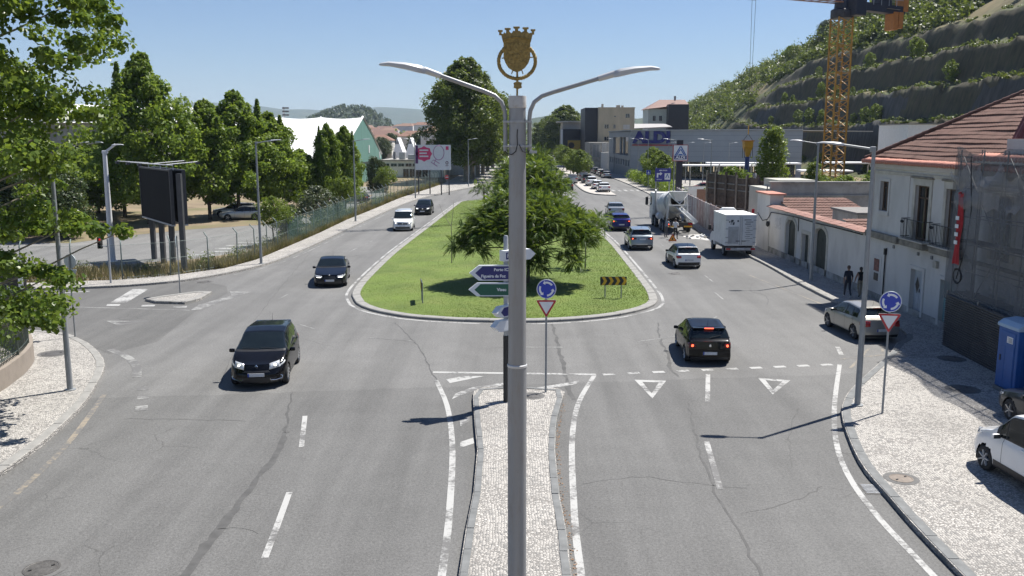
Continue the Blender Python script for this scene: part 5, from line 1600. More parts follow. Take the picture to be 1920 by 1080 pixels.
for sx in (-1, 1):
    b = B(); b.box((sx * 0.52, -0.02, 1.86), (1.0, 0.04, 2.02)); d = b.build('rear_door', TRUCKW, t, bevel=0.01)
    if sx < 0:
        b = B(); b.box((-0.52, -0.045, 1.56), (0.72, 0.012, 1.18)); b.build('tail_panel', PANELG, d)
    for z in (1.05, 1.4, 2.0, 2.6):
        b = B(); b.box((sx * 0.96, -0.05, z), (0.22, 0.03, 0.07)); b.build('hinge', GALV, d)
    b = B(); b.tube([(sx * 0.08, -0.06, 0.9), (sx * 0.08, -0.06, 2.8)], 0.018, 6); b.build('lock_bar', GALV, d)
    b = B(); b.box((sx * 0.2, -0.06, 1.15), (0.3, 0.03, 0.05)); b.build('latch', BLACK, d)
    r_ = random.Random(5 + sx)
    for k in range(9 if sx < 0 else 11):
        b = B()
        if sx < 0: b.box((-0.62 + r_.uniform(-0.25, 0.45), -0.0455, 2.45 + r_.uniform(-0.14, 0.14)), (r_.uniform(0.05, 0.13), 0.006, r_.uniform(0.05, 0.14)), rot=Matrix.Rotation(r_.uniform(-0.6, 0.6), 3, 'Y'))
        else: b.box((0.46 + (k % 2) * 0.12, -0.0435, 2.62 - 0.145 * k), (r_.uniform(0.25, 0.55), 0.005, 0.05 if k < 3 else 0.025))
        b.build('print_mark', M('faded door print', (0.08, 0.085, 0.095), 0.6), d)
b = B(); b.b2((-0.45, -0.1, 0.45), (-0.35, 4.9, 0.8)); b.b2((0.35, -0.1, 0.45), (0.45, 4.9, 0.8)); b.b2((-0.4, 2, 0.5), (0.4, 2.2, 0.7)); b.build('chassis', CHAS, t)
b = B(); b.b2((-1.02, -0.12, 0.5), (1.02, 0.0, 0.68)); bp = b.build('rear_bumper', PANELG, t)
for sx in (-1, 1):
    b = B(); b.box((sx * 0.85, -0.13, 0.6), (0.3, 0.04, 0.13)); b.build('tail_light', REDL, bp)
b = B(); b.box((0, -0.135, 0.62), (0.5, 0.02, 0.11)); b.build('number_plate', PLATE, bp)
for sx in (-1, 1):
    lorry_wheel(t, sx * 0.85, 0.95, 0.36, 0.26); lorry_wheel(t, sx * 0.85, 4.55, 0.36, 0.24)
    b = B(); b.prism([(0.45, 0.74), (0.55, 0.62), (1.35, 0.62), (1.45, 0.74)], sx * 0.73, sx * 0.98, Matrix(((0, 0, 1), (1, 0, 0), (0, 1, 0)))); b.build('mudguard', CHAS, t)
cabp = [(3.85, 0.45), (5.35, 0.45), (5.45, 0.85), (5.3, 1.15), (4.75, 1.42), (4.35, 2.1), (4.1, 2.2), (3.85, 2.2)]
Q = Matrix(((0, 0, 1), (1, 0, 0), (0, 1, 0)))
b = B(); b.prism(cabp, -0.93, 0.93, Q); cb = b.build('cab', TRUCKW, t, bevel=0.05)
b = B(); b.tube([(-0.8, 4.05, 2.2), (-0.7, 4.05, 2.75), (-0.4, 4.05, 3.05), (0.4, 4.05, 3.05), (0.7, 4.05, 2.75), (0.8, 4.05, 2.2)], 0.14, 8); b.build('roof_fairing', TRUCKW, cb, smooth=True)
b = B(); b.add([(-0.82, 4.775, 1.45), (0.82, 4.775, 1.45), (0.76, 4.39, 2.06), (-0.76, 4.39, 2.06)], [(0, 1, 2, 3)]); b.build('windscreen', GLASS, cb)
for sx in (-1, 1):
    b = B(); b.prism([(4.0, 1.4), (4.68, 1.4), (4.34, 2.02), (4.0, 2.02)], sx * 0.935, sx * 0.945, Q); b.build('side_window', GLASS, cb)
    b = B(); b.box((sx * 1.12, 4.75, 1.65), (0.2, 0.1, 0.36)); m_ = b.build('mirror', BLACK, t, bevel=0.02)
    b = B(); b.bar((sx * 0.93, 4.7, 1.5), (sx * 1.1, 4.75, 1.6), 0.04); b.build('mirror_arm', BLACK, m_)

t = thing('mixer_lorry', 'white concrete mixer lorry unloading beside the hoarding', 'lorry', (14.1, 76.0, 0), R(0), scale=0.985)
b = B(); b.b2((-0.5, 0.2, 0.62), (-0.36, 8.2, 0.95)); b.b2((0.36, 0.2, 0.62), (0.5, 8.2, 0.95))
for y in (0.3, 2.2, 4.2, 6.0, 8.0): b.b2((-0.4, y, 0.68), (0.4, y + 0.15, 0.88))
b.build('chassis', CHAS, t)
for y in (1.3, 2.65, 5.6, 7.2):
    for sx in (-1, 1):
        lorry_wheel(t, sx * 1.05, y, 0.5, 0.3)
        b = B(); b.tube([(sx * 1.05, y + 0.6 * math.cos(a), 0.5 + 0.6 * math.sin(a)) for a in np.linspace(0.3, 2.84, 8)], 0.03, 5); b.build('mudguard', BLACK, t)
cabp = [(7.3, 0.55), (8.75, 0.55), (8.85, 1.2), (8.75, 1.9), (8.55, 2.95), (8.3, 3.08), (6.9, 3.08), (6.85, 1.1), (7.3, 1.1)]
b = B(); b.prism(cabp, -1.22, 1.22, Q); cb = b.build('cab', TRUCKW, t, bevel=0.06)
b = B(); b.add([(-1.1, 8.77, 1.95), (1.1, 8.77, 1.95), (1.05, 8.585, 2.85), (-1.05, 8.585, 2.85)], [(0, 1, 2, 3)]); b.build('windscreen', GLASS, cb)
for sx in (-1, 1):
    b = B(); b.prism([(7.5, 1.95), (8.55, 1.8), (8.4, 2.7), (7.5, 2.7)], sx * 1.222, sx * 1.235, Q); b.build('side_window', GLASS, cb)
    b = B(); b.box((sx * 1.5, 8.7, 2.2), (0.26, 0.14, 0.75)); m_ = b.build('mirror', BLACK, t, bevel=0.03)
    b = B(); b.tube([(sx * 1.2, 8.6, 2.7), (sx * 1.5, 8.7, 2.6), (sx * 1.5, 8.7, 1.8), (sx * 1.2, 8.6, 1.7)], 0.02, 5); b.build('mirror_arm', BLACK, m_)
b = B(); b.tube([(-1.0, 6.7, 1.1), (-1.0, 6.7, 3.1), (-1.0, 6.55, 3.35)], 0.09, 10); b.build('exhaust_stack', GALV, t, smooth=True)
ax0, ax1 = Vector((0, 6.5, 1.75)), Vector((0, 1.0, 2.75))
dq = (ax1 - ax0).normalized().to_track_quat('Z', 'Y').to_matrix()
DRUM = M('drum paint', (0.60, 0.61, 0.60), 0.5, var=0.06, vscale=1.5, dirt=(0.36, 0.35, 0.33), dscale=1.4, damt=0.6)
b = B(); b.lathe([(0.2, 0), (0.75, 0.02), (1.02, 0.7), (1.19, 1.6), (1.2, 2.5), (1.1, 3.4), (0.92, 4.3), (0.72, 5.2), (0.62, 5.55), (0.6, 5.6)], ax0, 36, dq, caps=False); dr = b.build('drum', DRUM, t, smooth=True)
b = B(); b.lathe([(0.60, 5.6), (0.5, 5.4), (0.3, 4.6), (0.02, 4.4)], ax0, 24, dq, caps=False); b.build('drum_mouth', CHAS, dr)
b = B(); b.lathe([(0.96, 4.28), (1.0, 4.28), (1.0, 4.46), (0.93, 4.46)], ax0, 36, dq, caps=False); b.build('drum_ring', GALV, dr, smooth=True)
for k in range(3):
    b = B()
    pts = []
    for i in range(24):
        f = i / 23
        h = 1.0 + 3.9 * f
        a = 2 * math.pi * (f * 1.1 + k / 3)
        rr = np.interp(h, [0.7, 1.6, 2.5, 3.4, 4.3, 5.2], [1.02, 1.19, 1.2, 1.1, 0.92, 0.72]) + 0.005
        pts.append(ax0 + dq @ Vector((rr * math.cos(a), rr * math.sin(a), h)))
    b.tube(pts, 0.018, 5); b.build('weld_seam', DRUM, dr)
b = B()
hp = [(-0.75, 0.95, 3.55), (0.75, 0.95, 3.55), (0.6, -0.25, 3.6), (-0.6, -0.25, 3.6), (-0.35, 0.85, 2.85), (0.35, 0.85, 2.85), (0.3, 0.15, 2.75), (-0.3, 0.15, 2.75)]
b.add(hp, [(0, 4, 5, 1), (1, 5, 6, 2), (2, 6, 7, 3), (3, 7, 4, 0)]); solid(b.build('hopper', TRUCKW, t), 0.04)
for sx in (-1, 1):
    b = B(); b.bar((sx * 0.9, 0.9, 0.9), (sx * 0.75, 0.75, 3.3), 0.12, 0.14); b.build('rear_frame', TRUCKW, t)
    b = B(); b.bar((sx * 0.95, 2.6, 0.95), (sx * 0.8, 0.9, 2.4), 0.1, 0.1); b.build('frame_brace', TRUCKW, t)
    b = B(); b.bar((sx * 0.75, 0.55, 3.2), (0, -0.1, 2.55), 0.07, 0.07); b.build('frame_brace', TRUCKW, t)
b = B(); b.bar((-0.78, 0.72, 2.35), (0.78, 0.72, 2.35), 0.12, 0.12); b.build('cross_beam', TRUCKW, t)
b = B()
n = 9
c0, c1 = Vector((0.0, 0.15, 2.3)), Vector((1.15, -1.35, 1.15))
ex = (c1 - c0).normalized(); sd = ex.cross(Vector((0, 0, 1))).normalized(); up = sd.cross(ex)
vs = []
for p in (c0, c0.lerp(c1, 0.5), c1):
    for k in range(n):
        a = math.pi * (k / (n - 1)) + math.pi
        vs.append(p + sd * 0.3 * math.cos(a) + up * 0.26 * math.sin(a))
b.add(vs, [(r0 * n + k, r0 * n + k + 1, (r0 + 1) * n + k + 1, (r0 + 1) * n + k) for r0 in range(2) for k in range(n - 1)]); solid(b.build('chute', DRUM, t, smooth=True), 0.03)
b = B(); b.lathe([(0.26, -0.45), (0.3, -0.4), (0.3, 0.4), (0.26, 0.45)], (-0.98, 4.3, 1.15), 16, Matrix.Rotation(R(90), 3, 'X')); b.build('water_tank', TRUCKW, t, smooth=True)
b = B(); b.b2((-1.2, 0.0, 0.55), (1.2, 0.14, 0.95)); bp = b.build('rear_bumper', CHAS, t)
for sx in (-1, 1):
    b = B(); b.box((sx * 0.98, -0.03, 0.82), (0.36, 0.05, 0.15)); b.build('tail_light', REDON if sx < 0 else REDL, bp)
    b = B(); b.box((sx * 0.78, -0.03, 0.6), (0.72, 0.04, 0.13)); b.build('marker_board', SYEL, bp)
    b = B(); b.tube([(sx * 1.02, 0.4, 0.9), (sx * 0.98, 0.1, 3.1)], 0.025, 6); b.build('ladder_rail', GALV, t)
for k in range(6):
    b = B(); b.tube([(0.72, 0.38 - k * 0.05, 1.0 + k * 0.35), (1.02, 0.36 - k * 0.05, 1.0 + k * 0.35)], 0.016, 5); b.build('ladder_rung', GALV, t)

r_ = random.Random(9)
pts = [(15.3 + math.cos(a) * 1.25 * r_.uniform(0.7, 1.25), 73.2 + math.sin(a) * 2.2 * r_.uniform(0.7, 1.2)) for a in np.linspace(0, 6.28, 22)[:-1]]
b = B(); b.add([(x, y, 0.006) for x, y in pts], [tuple(range(len(pts)))]); o = b.build('slurry_stain', M('dried cement', (0.46, 0.45, 0.43), 0.9, var=0.2, vscale=2), road)
t = thing('rubble', 'low heap of cement rubble behind the mixer lorry', 'rubble', (15.2, 73.0, 0.006))
for k in range(26):
    b = B(); s_ = r_.uniform(0.05, 0.16)
    b.lathe([(0.01, 0), (s_, s_ * 0.2), (s_ * 0.8, s_ * 0.7), (0.02, s_)], (r_.gauss(0, 0.6), r_.gauss(0, 0.9), 0), 6); b.build('lump', CONC if k % 3 else TRUCKW, t)
t = thing('warning_sign', 'orange roadworks warning triangle standing in front of the workers', 'road sign', (12.45, 69.6, 0.002), R(5), scale=0.55)
b = B(); b.prism([(-0.62, 0), (0.62, 0), (0, 1.08)], -0.015, 0.015, XZ, (0, 0, 0.12)); p = b.build('plate', SRED, t)
b = B(); b.prism([(-0.46, 0.09), (0.46, 0.09), (0, 0.89)], 0.016, 0.018, XZ, (0, 0, 0.12)); b.build('face', M('warning orange', (0.75, 0.32, 0.03), 0.5), p)
b = B(); b.prism([(-0.12, 0.2), (0.14, 0.2), (0.04, 0.55), (-0.06, 0.5)], 0.019, 0.021, XZ, (0, 0, 0.12)); b.build('symbol', BLACK, p)
for sx in (-0.4, 0.4):
    b = B(); b.bar((sx, 0.02, 0), (sx * 0.6, 0.05, 0.6), 0.03); b.build('leg', GALV, t)

SKIN = M('skin', (0.30, 0.17, 0.115), 0.6, var=0.08)
HAIRD = M('dark hair', (0.022, 0.016, 0.012), 0.6, var=0.3, vscale=40)
def person(label, loc, rz, top, legs, shoes, hair, pose, H_=1.62, sleeves=True, female=False):
    """one skinned body; pose: dict of joint overrides"""
    J = dict(pel=(0, 0, 0.94), spi=(0, 0, 1.14), che=(0, 0.0, 1.34), nek=(0, -0.005, 1.47), hb=(0, 0.015, 1.56), hm=(0, 0.02, 1.64), ht=(0, 0.01, 1.73),
             shl=(-0.165, 0, 1.41), ell=(-0.23, -0.02, 1.13), wrl=(-0.24, 0.06, 0.89), hal=(-0.235, 0.085, 0.83),
             shr=(0.165, 0, 1.41), elr=(0.23, -0.02, 1.13), wrr=(0.24, 0.06, 0.89), har=(0.235, 0.085, 0.83),
             hil=(-0.092, 0, 0.90), knl=(-0.10, 0.02, 0.49), anl=(-0.10, -0.02, 0.09), tol=(-0.11, 0.15, 0.035),
             hir=(0.092, 0, 0.90), knr=(0.10, 0.02, 0.49), anr=(0.10, -0.02, 0.09), tor=(0.11, 0.15, 0.035))
    J.update(pose)
    RAD = dict(pel=(0.155, 0.105), spi=(0.135, 0.095), che=(0.165, 0.105), nek=(0.058, 0.058), hb=(0.068, 0.075), hm=(0.078, 0.095), ht=(0.05, 0.065))
    for s in 'lr':
        RAD.update({'sh' + s: (0.066, 0.066), 'el' + s: (0.046, 0.046), 'wr' + s: (0.031, 0.031), 'ha' + s: (0.034, 0.022), 'hi' + s: (0.092, 0.092), 'kn' + s: (0.060, 0.062), 'an' + s: (0.042, 0.045), 'to' + s: (0.042, 0.032)})
    E = [('pel', 'spi', 't'), ('spi', 'che', 't'), ('che', 'nek', 't'), ('nek', 'hb', 'k'), ('hb', 'hm', 'k'), ('hm', 'ht', 'k')]
    for s in 'lr':
        E += [('che', 'sh' + s, 't'), ('sh' + s, 'el' + s, 't' if sleeves else 'k'), ('el' + s, 'wr' + s, 'k'), ('wr' + s, 'ha' + s, 'k'), ('pel', 'hi' + s, 'l'), ('hi' + s, 'kn' + s, 'l'), ('kn' + s, 'an' + s, 'l'), ('an' + s, 'to' + s, 's')]
    names = list(J)
    me = bpy.data.meshes.new('body')
    me.from_pydata([J[n] for n in names], [(names.index(a), names.index(c)) for a, c, _ in E], [])
    o = bpy.data.objects.new('tmp', me); C.objects.link(o)
    md = o.modifiers.new('skin', 'SKIN')
    md.use_smooth_shade = True
    for i, n in enumerate(names):
        me.skin_vertices[0].data[i].radius = RAD[n]
        me.skin_vertices[0].data[i].use_root = n == 'pel'
    o.modifiers.new('sub', 'SUBSURF').levels = 2
    dg = bpy.context.evaluated_depsgraph_get()
    m2 = bpy.data.meshes.new_from_object(o.evaluated_get(dg))
    bpy.data.objects.remove(o)
    b = B()
    b.v = [tuple(v.co) for v in m2.vertices]
    b.f = [tuple(p.vertices) for p in m2.polygons]
    segs = [(Vector(J[a]), Vector(J[c]), 'tlsk'.index(k)) for a, c, k in E]
    for f in b.f:
        c = sum((Vector(b.v[i]) for i in f), Vector()) / len(f)
        best = min(segs, key=lambda q: (c - (q[0] + (q[1] - q[0]) * max(0, min(1, (c - q[0]).dot(q[1] - q[0]) / max(1e-9, (q[1] - q[0]).length_squared))))).length)
        k = best[2]
        if k == 0 and c.z < 0.93: k = 1
        if k == 1 and c.z > 0.98: k = 0
        b.m.append(k)
    for s, sg in (('l', -1), ('r', 1)):
        w, h = Vector(J['wr' + s]), Vector(J['ha' + s])
        d = (h - w).normalized(); sd = Vector((0, 1, 0)); sd = (sd - d * sd.dot(d)).normalized(); nn = d.cross(sd)
        b.mi = 3
        for k, (o_, ln) in enumerate(((-0.026, 0.062), (-0.009, 0.074), (0.009, 0.07), (0.025, 0.055))):
            r0 = h + sd * o_
            b.tube([r0 - d * 0.01, r0 + d * ln * 0.55 + nn * (-sg * 0.008), r0 + d * ln + nn * (-sg * 0.026)], [0.0095, 0.009, 0.006], 6)
        r0 = h + sd * 0.03 - d * 0.03
        b.tube([r0, r0 + sd * 0.026 + d * 0.02, r0 + sd * 0.03 + d * 0.048], [0.011, 0.01, 0.007], 6)
    hm = Vector(J['hm'])
    b.lathe([(0.016, 0), (0.012, 0.02), (0.003, 0.028)], hm + Vector((0, 0.092, -0.02)), 6, Matrix.Rotation(R(-90), 3, 'X'))
    for sg in (-1, 1): b.lathe([(0.02, -0.008), (0.028, 0.0), (0.015, 0.01)], hm + Vector((sg * 0.082, -0.005, -0.01)), 8, Matrix.Rotation(R(90), 3, 'Y'))
    t = thing('person', label, 'person', loc, rz, scale=H_ / 1.76)
    b.build('body', [top, legs, shoes, SKIN], t, smooth=True, sharp=80)
    hb_ = B()
    q = hm + Vector((0, -0.012, 0.022))
    for k in range(0, 7):
        a = R(-25 + 115 * k / 6)
        for i in range(16):
            th = 2 * math.pi * i / 16
            rr = math.cos(a)
            z = math.sin(a)
            fy = math.sin(th)
            cut = 1.0 if (fy < 0.35 or z > 0.45) else 0.9
            hb_.v.append((q.x + 0.094 * rr * math.cos(th) * cut, q.y + 0.108 * rr * fy * cut, q.z + 0.108 * z - (0.03 if fy < 0 and k == 0 else 0)))
    for k in range(6):
        for i in range(16): hb_.f.append((k * 16 + i, k * 16 + (i + 1) % 16, (k + 1) * 16 + (i + 1) % 16, (k + 1) * 16 + i))
    hb_.f.append(tuple(96 + i for i in range(16)))
    hb_.m = [0] * len(hb_.f)
    if female: hb_.lathe([(0.02, 0.05), (0.055, 0.0), (0.045, -0.12), (0.01, -0.2)], q + Vector((0, -0.09, -0.02)), 8)
    hb_.build('hair', hair, t, smooth=True, sharp=80)
    return t
NAVY = M('navy cotton', (0.018, 0.02, 0.035), 0.9, var=0.2, vscale=9); JEAN = M('dark jeans', (0.022, 0.026, 0.04), 0.9, var=0.25, vscale=9)
BEIGE = M('beige cotton', (0.26, 0.215, 0.155), 0.9, var=0.15, vscale=9); BLKC = M('black cotton', (0.012, 0.012, 0.013), 0.9); WSHIRT = M('white cotton', (0.62, 0.62, 0.62), 0.9, var=0.08, vscale=9)
GREYC = M('grey cotton', (0.27, 0.28, 0.30), 0.9, var=0.12, vscale=9); SHOEW = M('white shoe', (0.6, 0.6, 0.6), 0.6); SHOEB = M('dark shoe', (0.03, 0.027, 0.025), 0.6)
walk = dict(knl=(-0.10, 0.16, 0.50), anl=(-0.10, 0.22, 0.11), tol=(-0.11, 0.38, 0.07), knr=(0.10, 0.0, 0.49), anr=(0.10, -0.26, 0.14), tor=(0.11, -0.12, 0.045), ell=(-0.24, -0.10, 1.14), wrl=(-0.25, -0.10, 0.90), hal=(-0.25, -0.09, 0.84), elr=(0.24, 0.06, 1.13), wrr=(0.25, 0.18, 0.92), har=(0.25, 0.21, 0.86))
walk2 = dict(knr=(0.10, 0.15, 0.50), anr=(0.10, 0.18, 0.11), tor=(0.11, 0.34, 0.06), knl=(-0.10, 0.0, 0.49), anl=(-0.10, -0.24, 0.13), tol=(-0.11, -0.10, 0.045), elr=(0.23, -0.08, 1.14), wrr=(0.24, -0.07, 0.90), har=(0.24, -0.06, 0.84), ell=(-0.26, 0.02, 1.14), wrl=(-0.28, 0.10, 0.92), hal=(-0.28, 0.13, 0.86))
person('person in navy t-shirt and dark trousers walking away along the white wall', (16.75, 44.35, 0.118), R(-4), NAVY, JEAN, SHOEW, M('shaved hair', (0.10, 0.06, 0.045), 0.7), walk, 1.62)
person('person in black top and beige trousers walking beside the person in navy', (17.42, 44.5, 0.118), R(-2), BLKC, BEIGE, SHOEB, HAIRD, walk2, 1.52, False, True)
stand = dict(ell=(-0.25, 0.04, 1.16), wrl=(-0.16, 0.24, 1.10), hal=(-0.11, 0.28, 1.10), elr=(0.25, 0.04, 1.16), wrr=(0.17, 0.24, 1.12), har=(0.12, 0.28, 1.13), knr=(0.15, 0.03, 0.49), anr=(0.17, -0.03, 0.09), tor=(0.2, 0.14, 0.035))
bend = dict(spi=(0, 0.06, 1.12), che=(0, 0.16, 1.29), nek=(0, 0.22, 1.40), hb=(0, 0.27, 1.46), hm=(0, 0.30, 1.53), ht=(0, 0.31, 1.62), shl=(-0.165, 0.18, 1.34), shr=(0.165, 0.18, 1.34), ell=(-0.21, 0.27, 1.08), wrl=(-0.15, 0.42, 0.95), hal=(-0.13, 0.46, 0.92), elr=(0.21, 0.27, 1.08), wrr=(0.15, 0.42, 0.95), har=(0.13, 0.46, 0.92))
person('worker in white t-shirt and black trousers standing behind the mixer lorry', (13.02, 71.6, 0.002), R(-25), WSHIRT, BLKC, SHOEB, HAIRD, stand, 1.66)
person('worker in grey t-shirt and grey trousers leaning towards the mixer lorry', (12.45, 72.7, 0.002), R(-50), GREYC, M('grey work trousers', (0.08, 0.08, 0.085), 0.9), SHOEB, HAIRD, bend, 1.66)

def wall_holes(O, U, V, N, u0, u1, v0, v1, holes, depth):
    """wall face with rectangular openings and their reveals; O origin, U right, V up, N outward"""
    O, U, V, N = Vector(O), Vector(U), Vector(V), Vector(N)
    us = sorted({u0, u1, *[h[0] for h in holes], *[h[1] for h in holes]})
    vs_ = sorted({v0, v1, *[h[2] for h in holes], *[h[3] for h in holes]})
    b = B()
    P = lambda u, v, d=0.0: O + U * u + V * v - N * d
    for a, c in zip(us, us[1:]):
        for d, e in zip(vs_, vs_[1:]):
            m_ = ((a + c) / 2, (d + e) / 2)
            if any(h[0] < m_[0] < h[1] and h[2] < m_[1] < h[3] for h in holes): continue
            b.add([P(a, d), P(c, d), P(c, e), P(a, e)], [(0, 1, 2, 3)])
    for h in holes:
        q = [(h[0], h[2]), (h[1], h[2]), (h[1], h[3]), (h[0], h[3])]
        for i in range(4):
            a, c = q[i], q[(i + 1) % 4]
            b.add([P(*a), P(*a, depth), P(*c, depth), P(*c)], [(0, 1, 2, 3)])
    return b
XF = 18.0
def uy(Y): return 46.0 - Y
house = thing('white_house', 'old white two storey house with balconies and a terracotta hipped roof', 'house', (0, 0, 0))
H_holes = [(uy(44.15), uy(43.2), 4.5, 5.92), (uy(40.3), uy(38.95), 3.5, 5.92), (uy(37.4), uy(36.1), 3.5, 5.92), (uy(33.6), uy(32.3), 3.5, 5.9),
           (uy(40.15), uy(39.0), 0.2, 2.2), (uy(37.3), uy(36.1), 0.2, 2.15), (uy(33.4), uy(32.2), 0.2, 2.2), (uy(44.35), uy(43.65), 1.5, 2.15)]
b = wall_holes((XF, 46, 0), (0, -1, 0), (0, 0, 1), (-1, 0, 0), uy(45.35), uy(23.5), 0.06, 6.75, H_holes, 0.22)
b.add([(XF, 45.35, 0.06), (XF, 45.35, 6.75), (24, 45.35, 6.75), (24, 45.35, 0.06)], [(0, 1, 2, 3)])
b.add([(18.24, 45.3, 0.0), (18.24, 23.5, 0.0), (18.24, 23.5, 6.7), (18.24, 45.3, 6.7)], [(0, 1, 2, 3)])
b.build('wall', PLASTER, house)
def fbox(b, Ya, Yb, z0, z1, out, into=0.0):
    b.b2((XF - out, min(Ya, Yb), z0), (XF + into, max(Ya, Yb), z1)); return b
for Ya, Yb, out in ((45.35, 41.6, 0.2),):
    b = B(); fbox(b, Ya, Yb, 3.12, 3.44, out, 0.02); b.build('string_course', MOULD, house, bevel=0.04)
b = B(); fbox(b, 45.36, 23.5, 6.28, 6.42, 0.06, 0.02); b.build('cornice', STONE, house, bevel=0.015)
b = B(); fbox(b, 45.36, 23.5, 6.56, 6.80, 0.16, 0.02); b.build('cornice', PLASTER, house, bevel=0.03)
b = B(); fbox(b, 41.3, 40.95, 3.5, 6.28, 0.035, 0.02); b.build('pilaster', PLASTER, house)
b = B(); fbox(b, 45.36, 45.0, 3.44, 6.28, 0.035, 0.02); b.build('pilaster', PLASTER, house)
b = B(); fbox(b, 45.3, 23.5, 0.06, 0.42, 0.025, 0.02); b.build('plinth', M('mould stained plinth', (0.34, 0.33, 0.31), 0.95, var=0.35, vscale=1.3, dirt=(0.10, 0.10, 0.09), dscale=1.6, damt=0.9), house)
def opening(Ya, Yb, z0, z1, trim, tz, kind):
    """framed opening; Ya > Yb"""
    nm = 'window' if kind != 'door' and kind != 'tealdoor' else 'door'
    b = B(); fbox(b, Ya + trim, Ya, z0 - (0.18 if kind == 'win' else 0), z1, 0.05, 0.02)
    fr = b.build('surround', STONE if kind == 'french' else PLASTER, house, bevel=0.01)
    b = B(); fbox(b, Yb, Yb - trim, z0 - (0.18 if kind == 'win' else 0), z1, 0.05, 0.02); b.build('surround', STONE if kind == 'french' else PLASTER, house, bevel=0.01)
    b = B(); fbox(b, Ya + trim, Yb - trim, z1 + 0.002, z1 + tz, 0.055, 0.02); b.build('lintel', STONE if kind == 'french' else PLASTER, house, bevel=0.01)
    if kind == 'french':
        b = B(); fbox(b, Ya + trim + 0.1, Yb - trim - 0.1, z1 + tz + 0.002, z1 + tz + 0.1, 0.13, 0.02); b.build('hood_mould', MOULD, house, bevel=0.02)
    if kind == 'win':
        b = B(); fbox(b, Ya + trim, Yb - trim, z0 - 0.2, z0 - 0.002, 0.07, 0.02); b.build('sill', PLASTER, house, bevel=0.01)
    FR = M('brown window frame', (0.10, 0.06, 0.035), 0.7, var=0.2)
    ym = (Ya + Yb) / 2
    if kind in ('win', 'french'):
        g = B(); g.b2((XF + 0.17, Yb, z0), (XF + 0.19, Ya, z1)); w = g.build('window', WGLASS, house)
        for y0, y1, a, c in ((Ya - 0.07, Ya, z0, z1), (Yb, Yb + 0.07, z0, z1), (ym - 0.05, ym + 0.05, z0, z1), (Yb, Ya, z1 - 0.08, z1), (Yb, Ya, z0, z0 + 0.1), (Yb, Ya, z0 + (z1 - z0) * 0.76, z0 + (z1 - z0) * 0.79)):
            b = B(); b.b2((XF + 0.12, y0, a), (XF + 0.168, y1, c)); b.build('frame', FR, w)
    else:
        DM = M('pale blue door', (0.42, 0.45, 0.48), 0.6, dirt=(0.25, 0.25, 0.25)) if kind == 'door' else M('teal glass door', (0.22, 0.38, 0.38), 0.3)
        b = B(); b.b2((XF + 0.15, Yb, z0), (XF + 0.2, Ya, z1)); d = b.build('door', DM, house)
        for y0 in (Yb + 0.1, ym + 0.06):
            for a, c in ((z0 + 0.15, z0 + 0.85), (z0 + 1.0, z1 - 0.15)):
                b = B(); b.b2((XF + 0.135, y0, a), (XF + 0.149, y0 + (Ya - Yb) / 2 - 0.17, c)); b.build('panel', DM, d, bevel=0.01)
        b = B(); b.b2((XF + 0.1, ym - 0.05, z0 + 1.0), (XF + 0.13, ym - 0.02, z0 + 1.15)); b.build('handle', IRON, d)
        if kind == 'door':
            b = B(); b.prism([(0, -0.38), (0.2, 0), (0, 0.38), (-0.2, 0)], -0.004, 0.0, Matrix(((0, 0, 1), (1, 0, 0), (0, 1, 0))), (XF + 0.131, ym + 0.22, 1.5)); b.build('poster', BLACK, d)
opening(44.15, 43.2, 4.5, 5.92, 0.14, 0.14, 'win')
opening(40.3, 38.95, 3.5, 5.92, 0.24, 0.3, 'french')
opening(37.4, 36.1, 3.5, 5.92, 0.24, 0.3, 'french')
opening(33.6, 32.3, 3.5, 5.9, 0.24, 0.3, 'french')
opening(40.15, 39.0, 0.2, 2.2, 0.17, 0.16, 'door')
opening(37.3, 36.1, 0.2, 2.15, 0.17, 0.16, 'tealdoor')
opening(33.4, 32.2, 0.2, 2.2, 0.17, 0.16, 'door')
b = B(); fbox(b, 44.5, 43.5, 0.98, 2.26, 0.03, 0.02); mc = b.build('meter_cabinet', PLASTER, house, bevel=0.01)
b = B(); b.b2((XF - 0.05, 43.7, 1.52), (XF - 0.031, 44.3, 2.12)); b.build('notice', M('red brown notice', (0.17, 0.06, 0.05), 0.6, var=0.6, vscale=9), mc)
b = B(); b.b2((XF - 0.05, 43.75, 1.05), (XF - 0.031, 44.25, 1.42)); b.build('dark_flap', BLACK, mc)
b = B(); b.tube([(XF - 0.06, 43.0, 0.15), (XF - 0.06, 43.0, 2.7), (XF - 0.06, 42.9, 2.75)], 0.035, 8); b.build('drain_pipe', IRON, house, smooth=True)
b = B(); b.b2((XF - 0.12, 42.93, 2.45), (XF - 0.02, 43.07, 2.75)); b.build('pipe_head', IRON, house)
b = B(); b.b2((XF - 0.14, 37.65, 2.55), (XF, 37.95, 2.85)); b.build('wall_light', STONE, house, bevel=0.02)
for y in (42.2, 39.6, 38.3):
    b = B(); b.b2((XF - 0.05, y - 0.08, 2.85), (XF, y + 0.08, 3.0)); b.build('vent', M('vent grey', (0.2, 0.2, 0.2), 0.8), house)
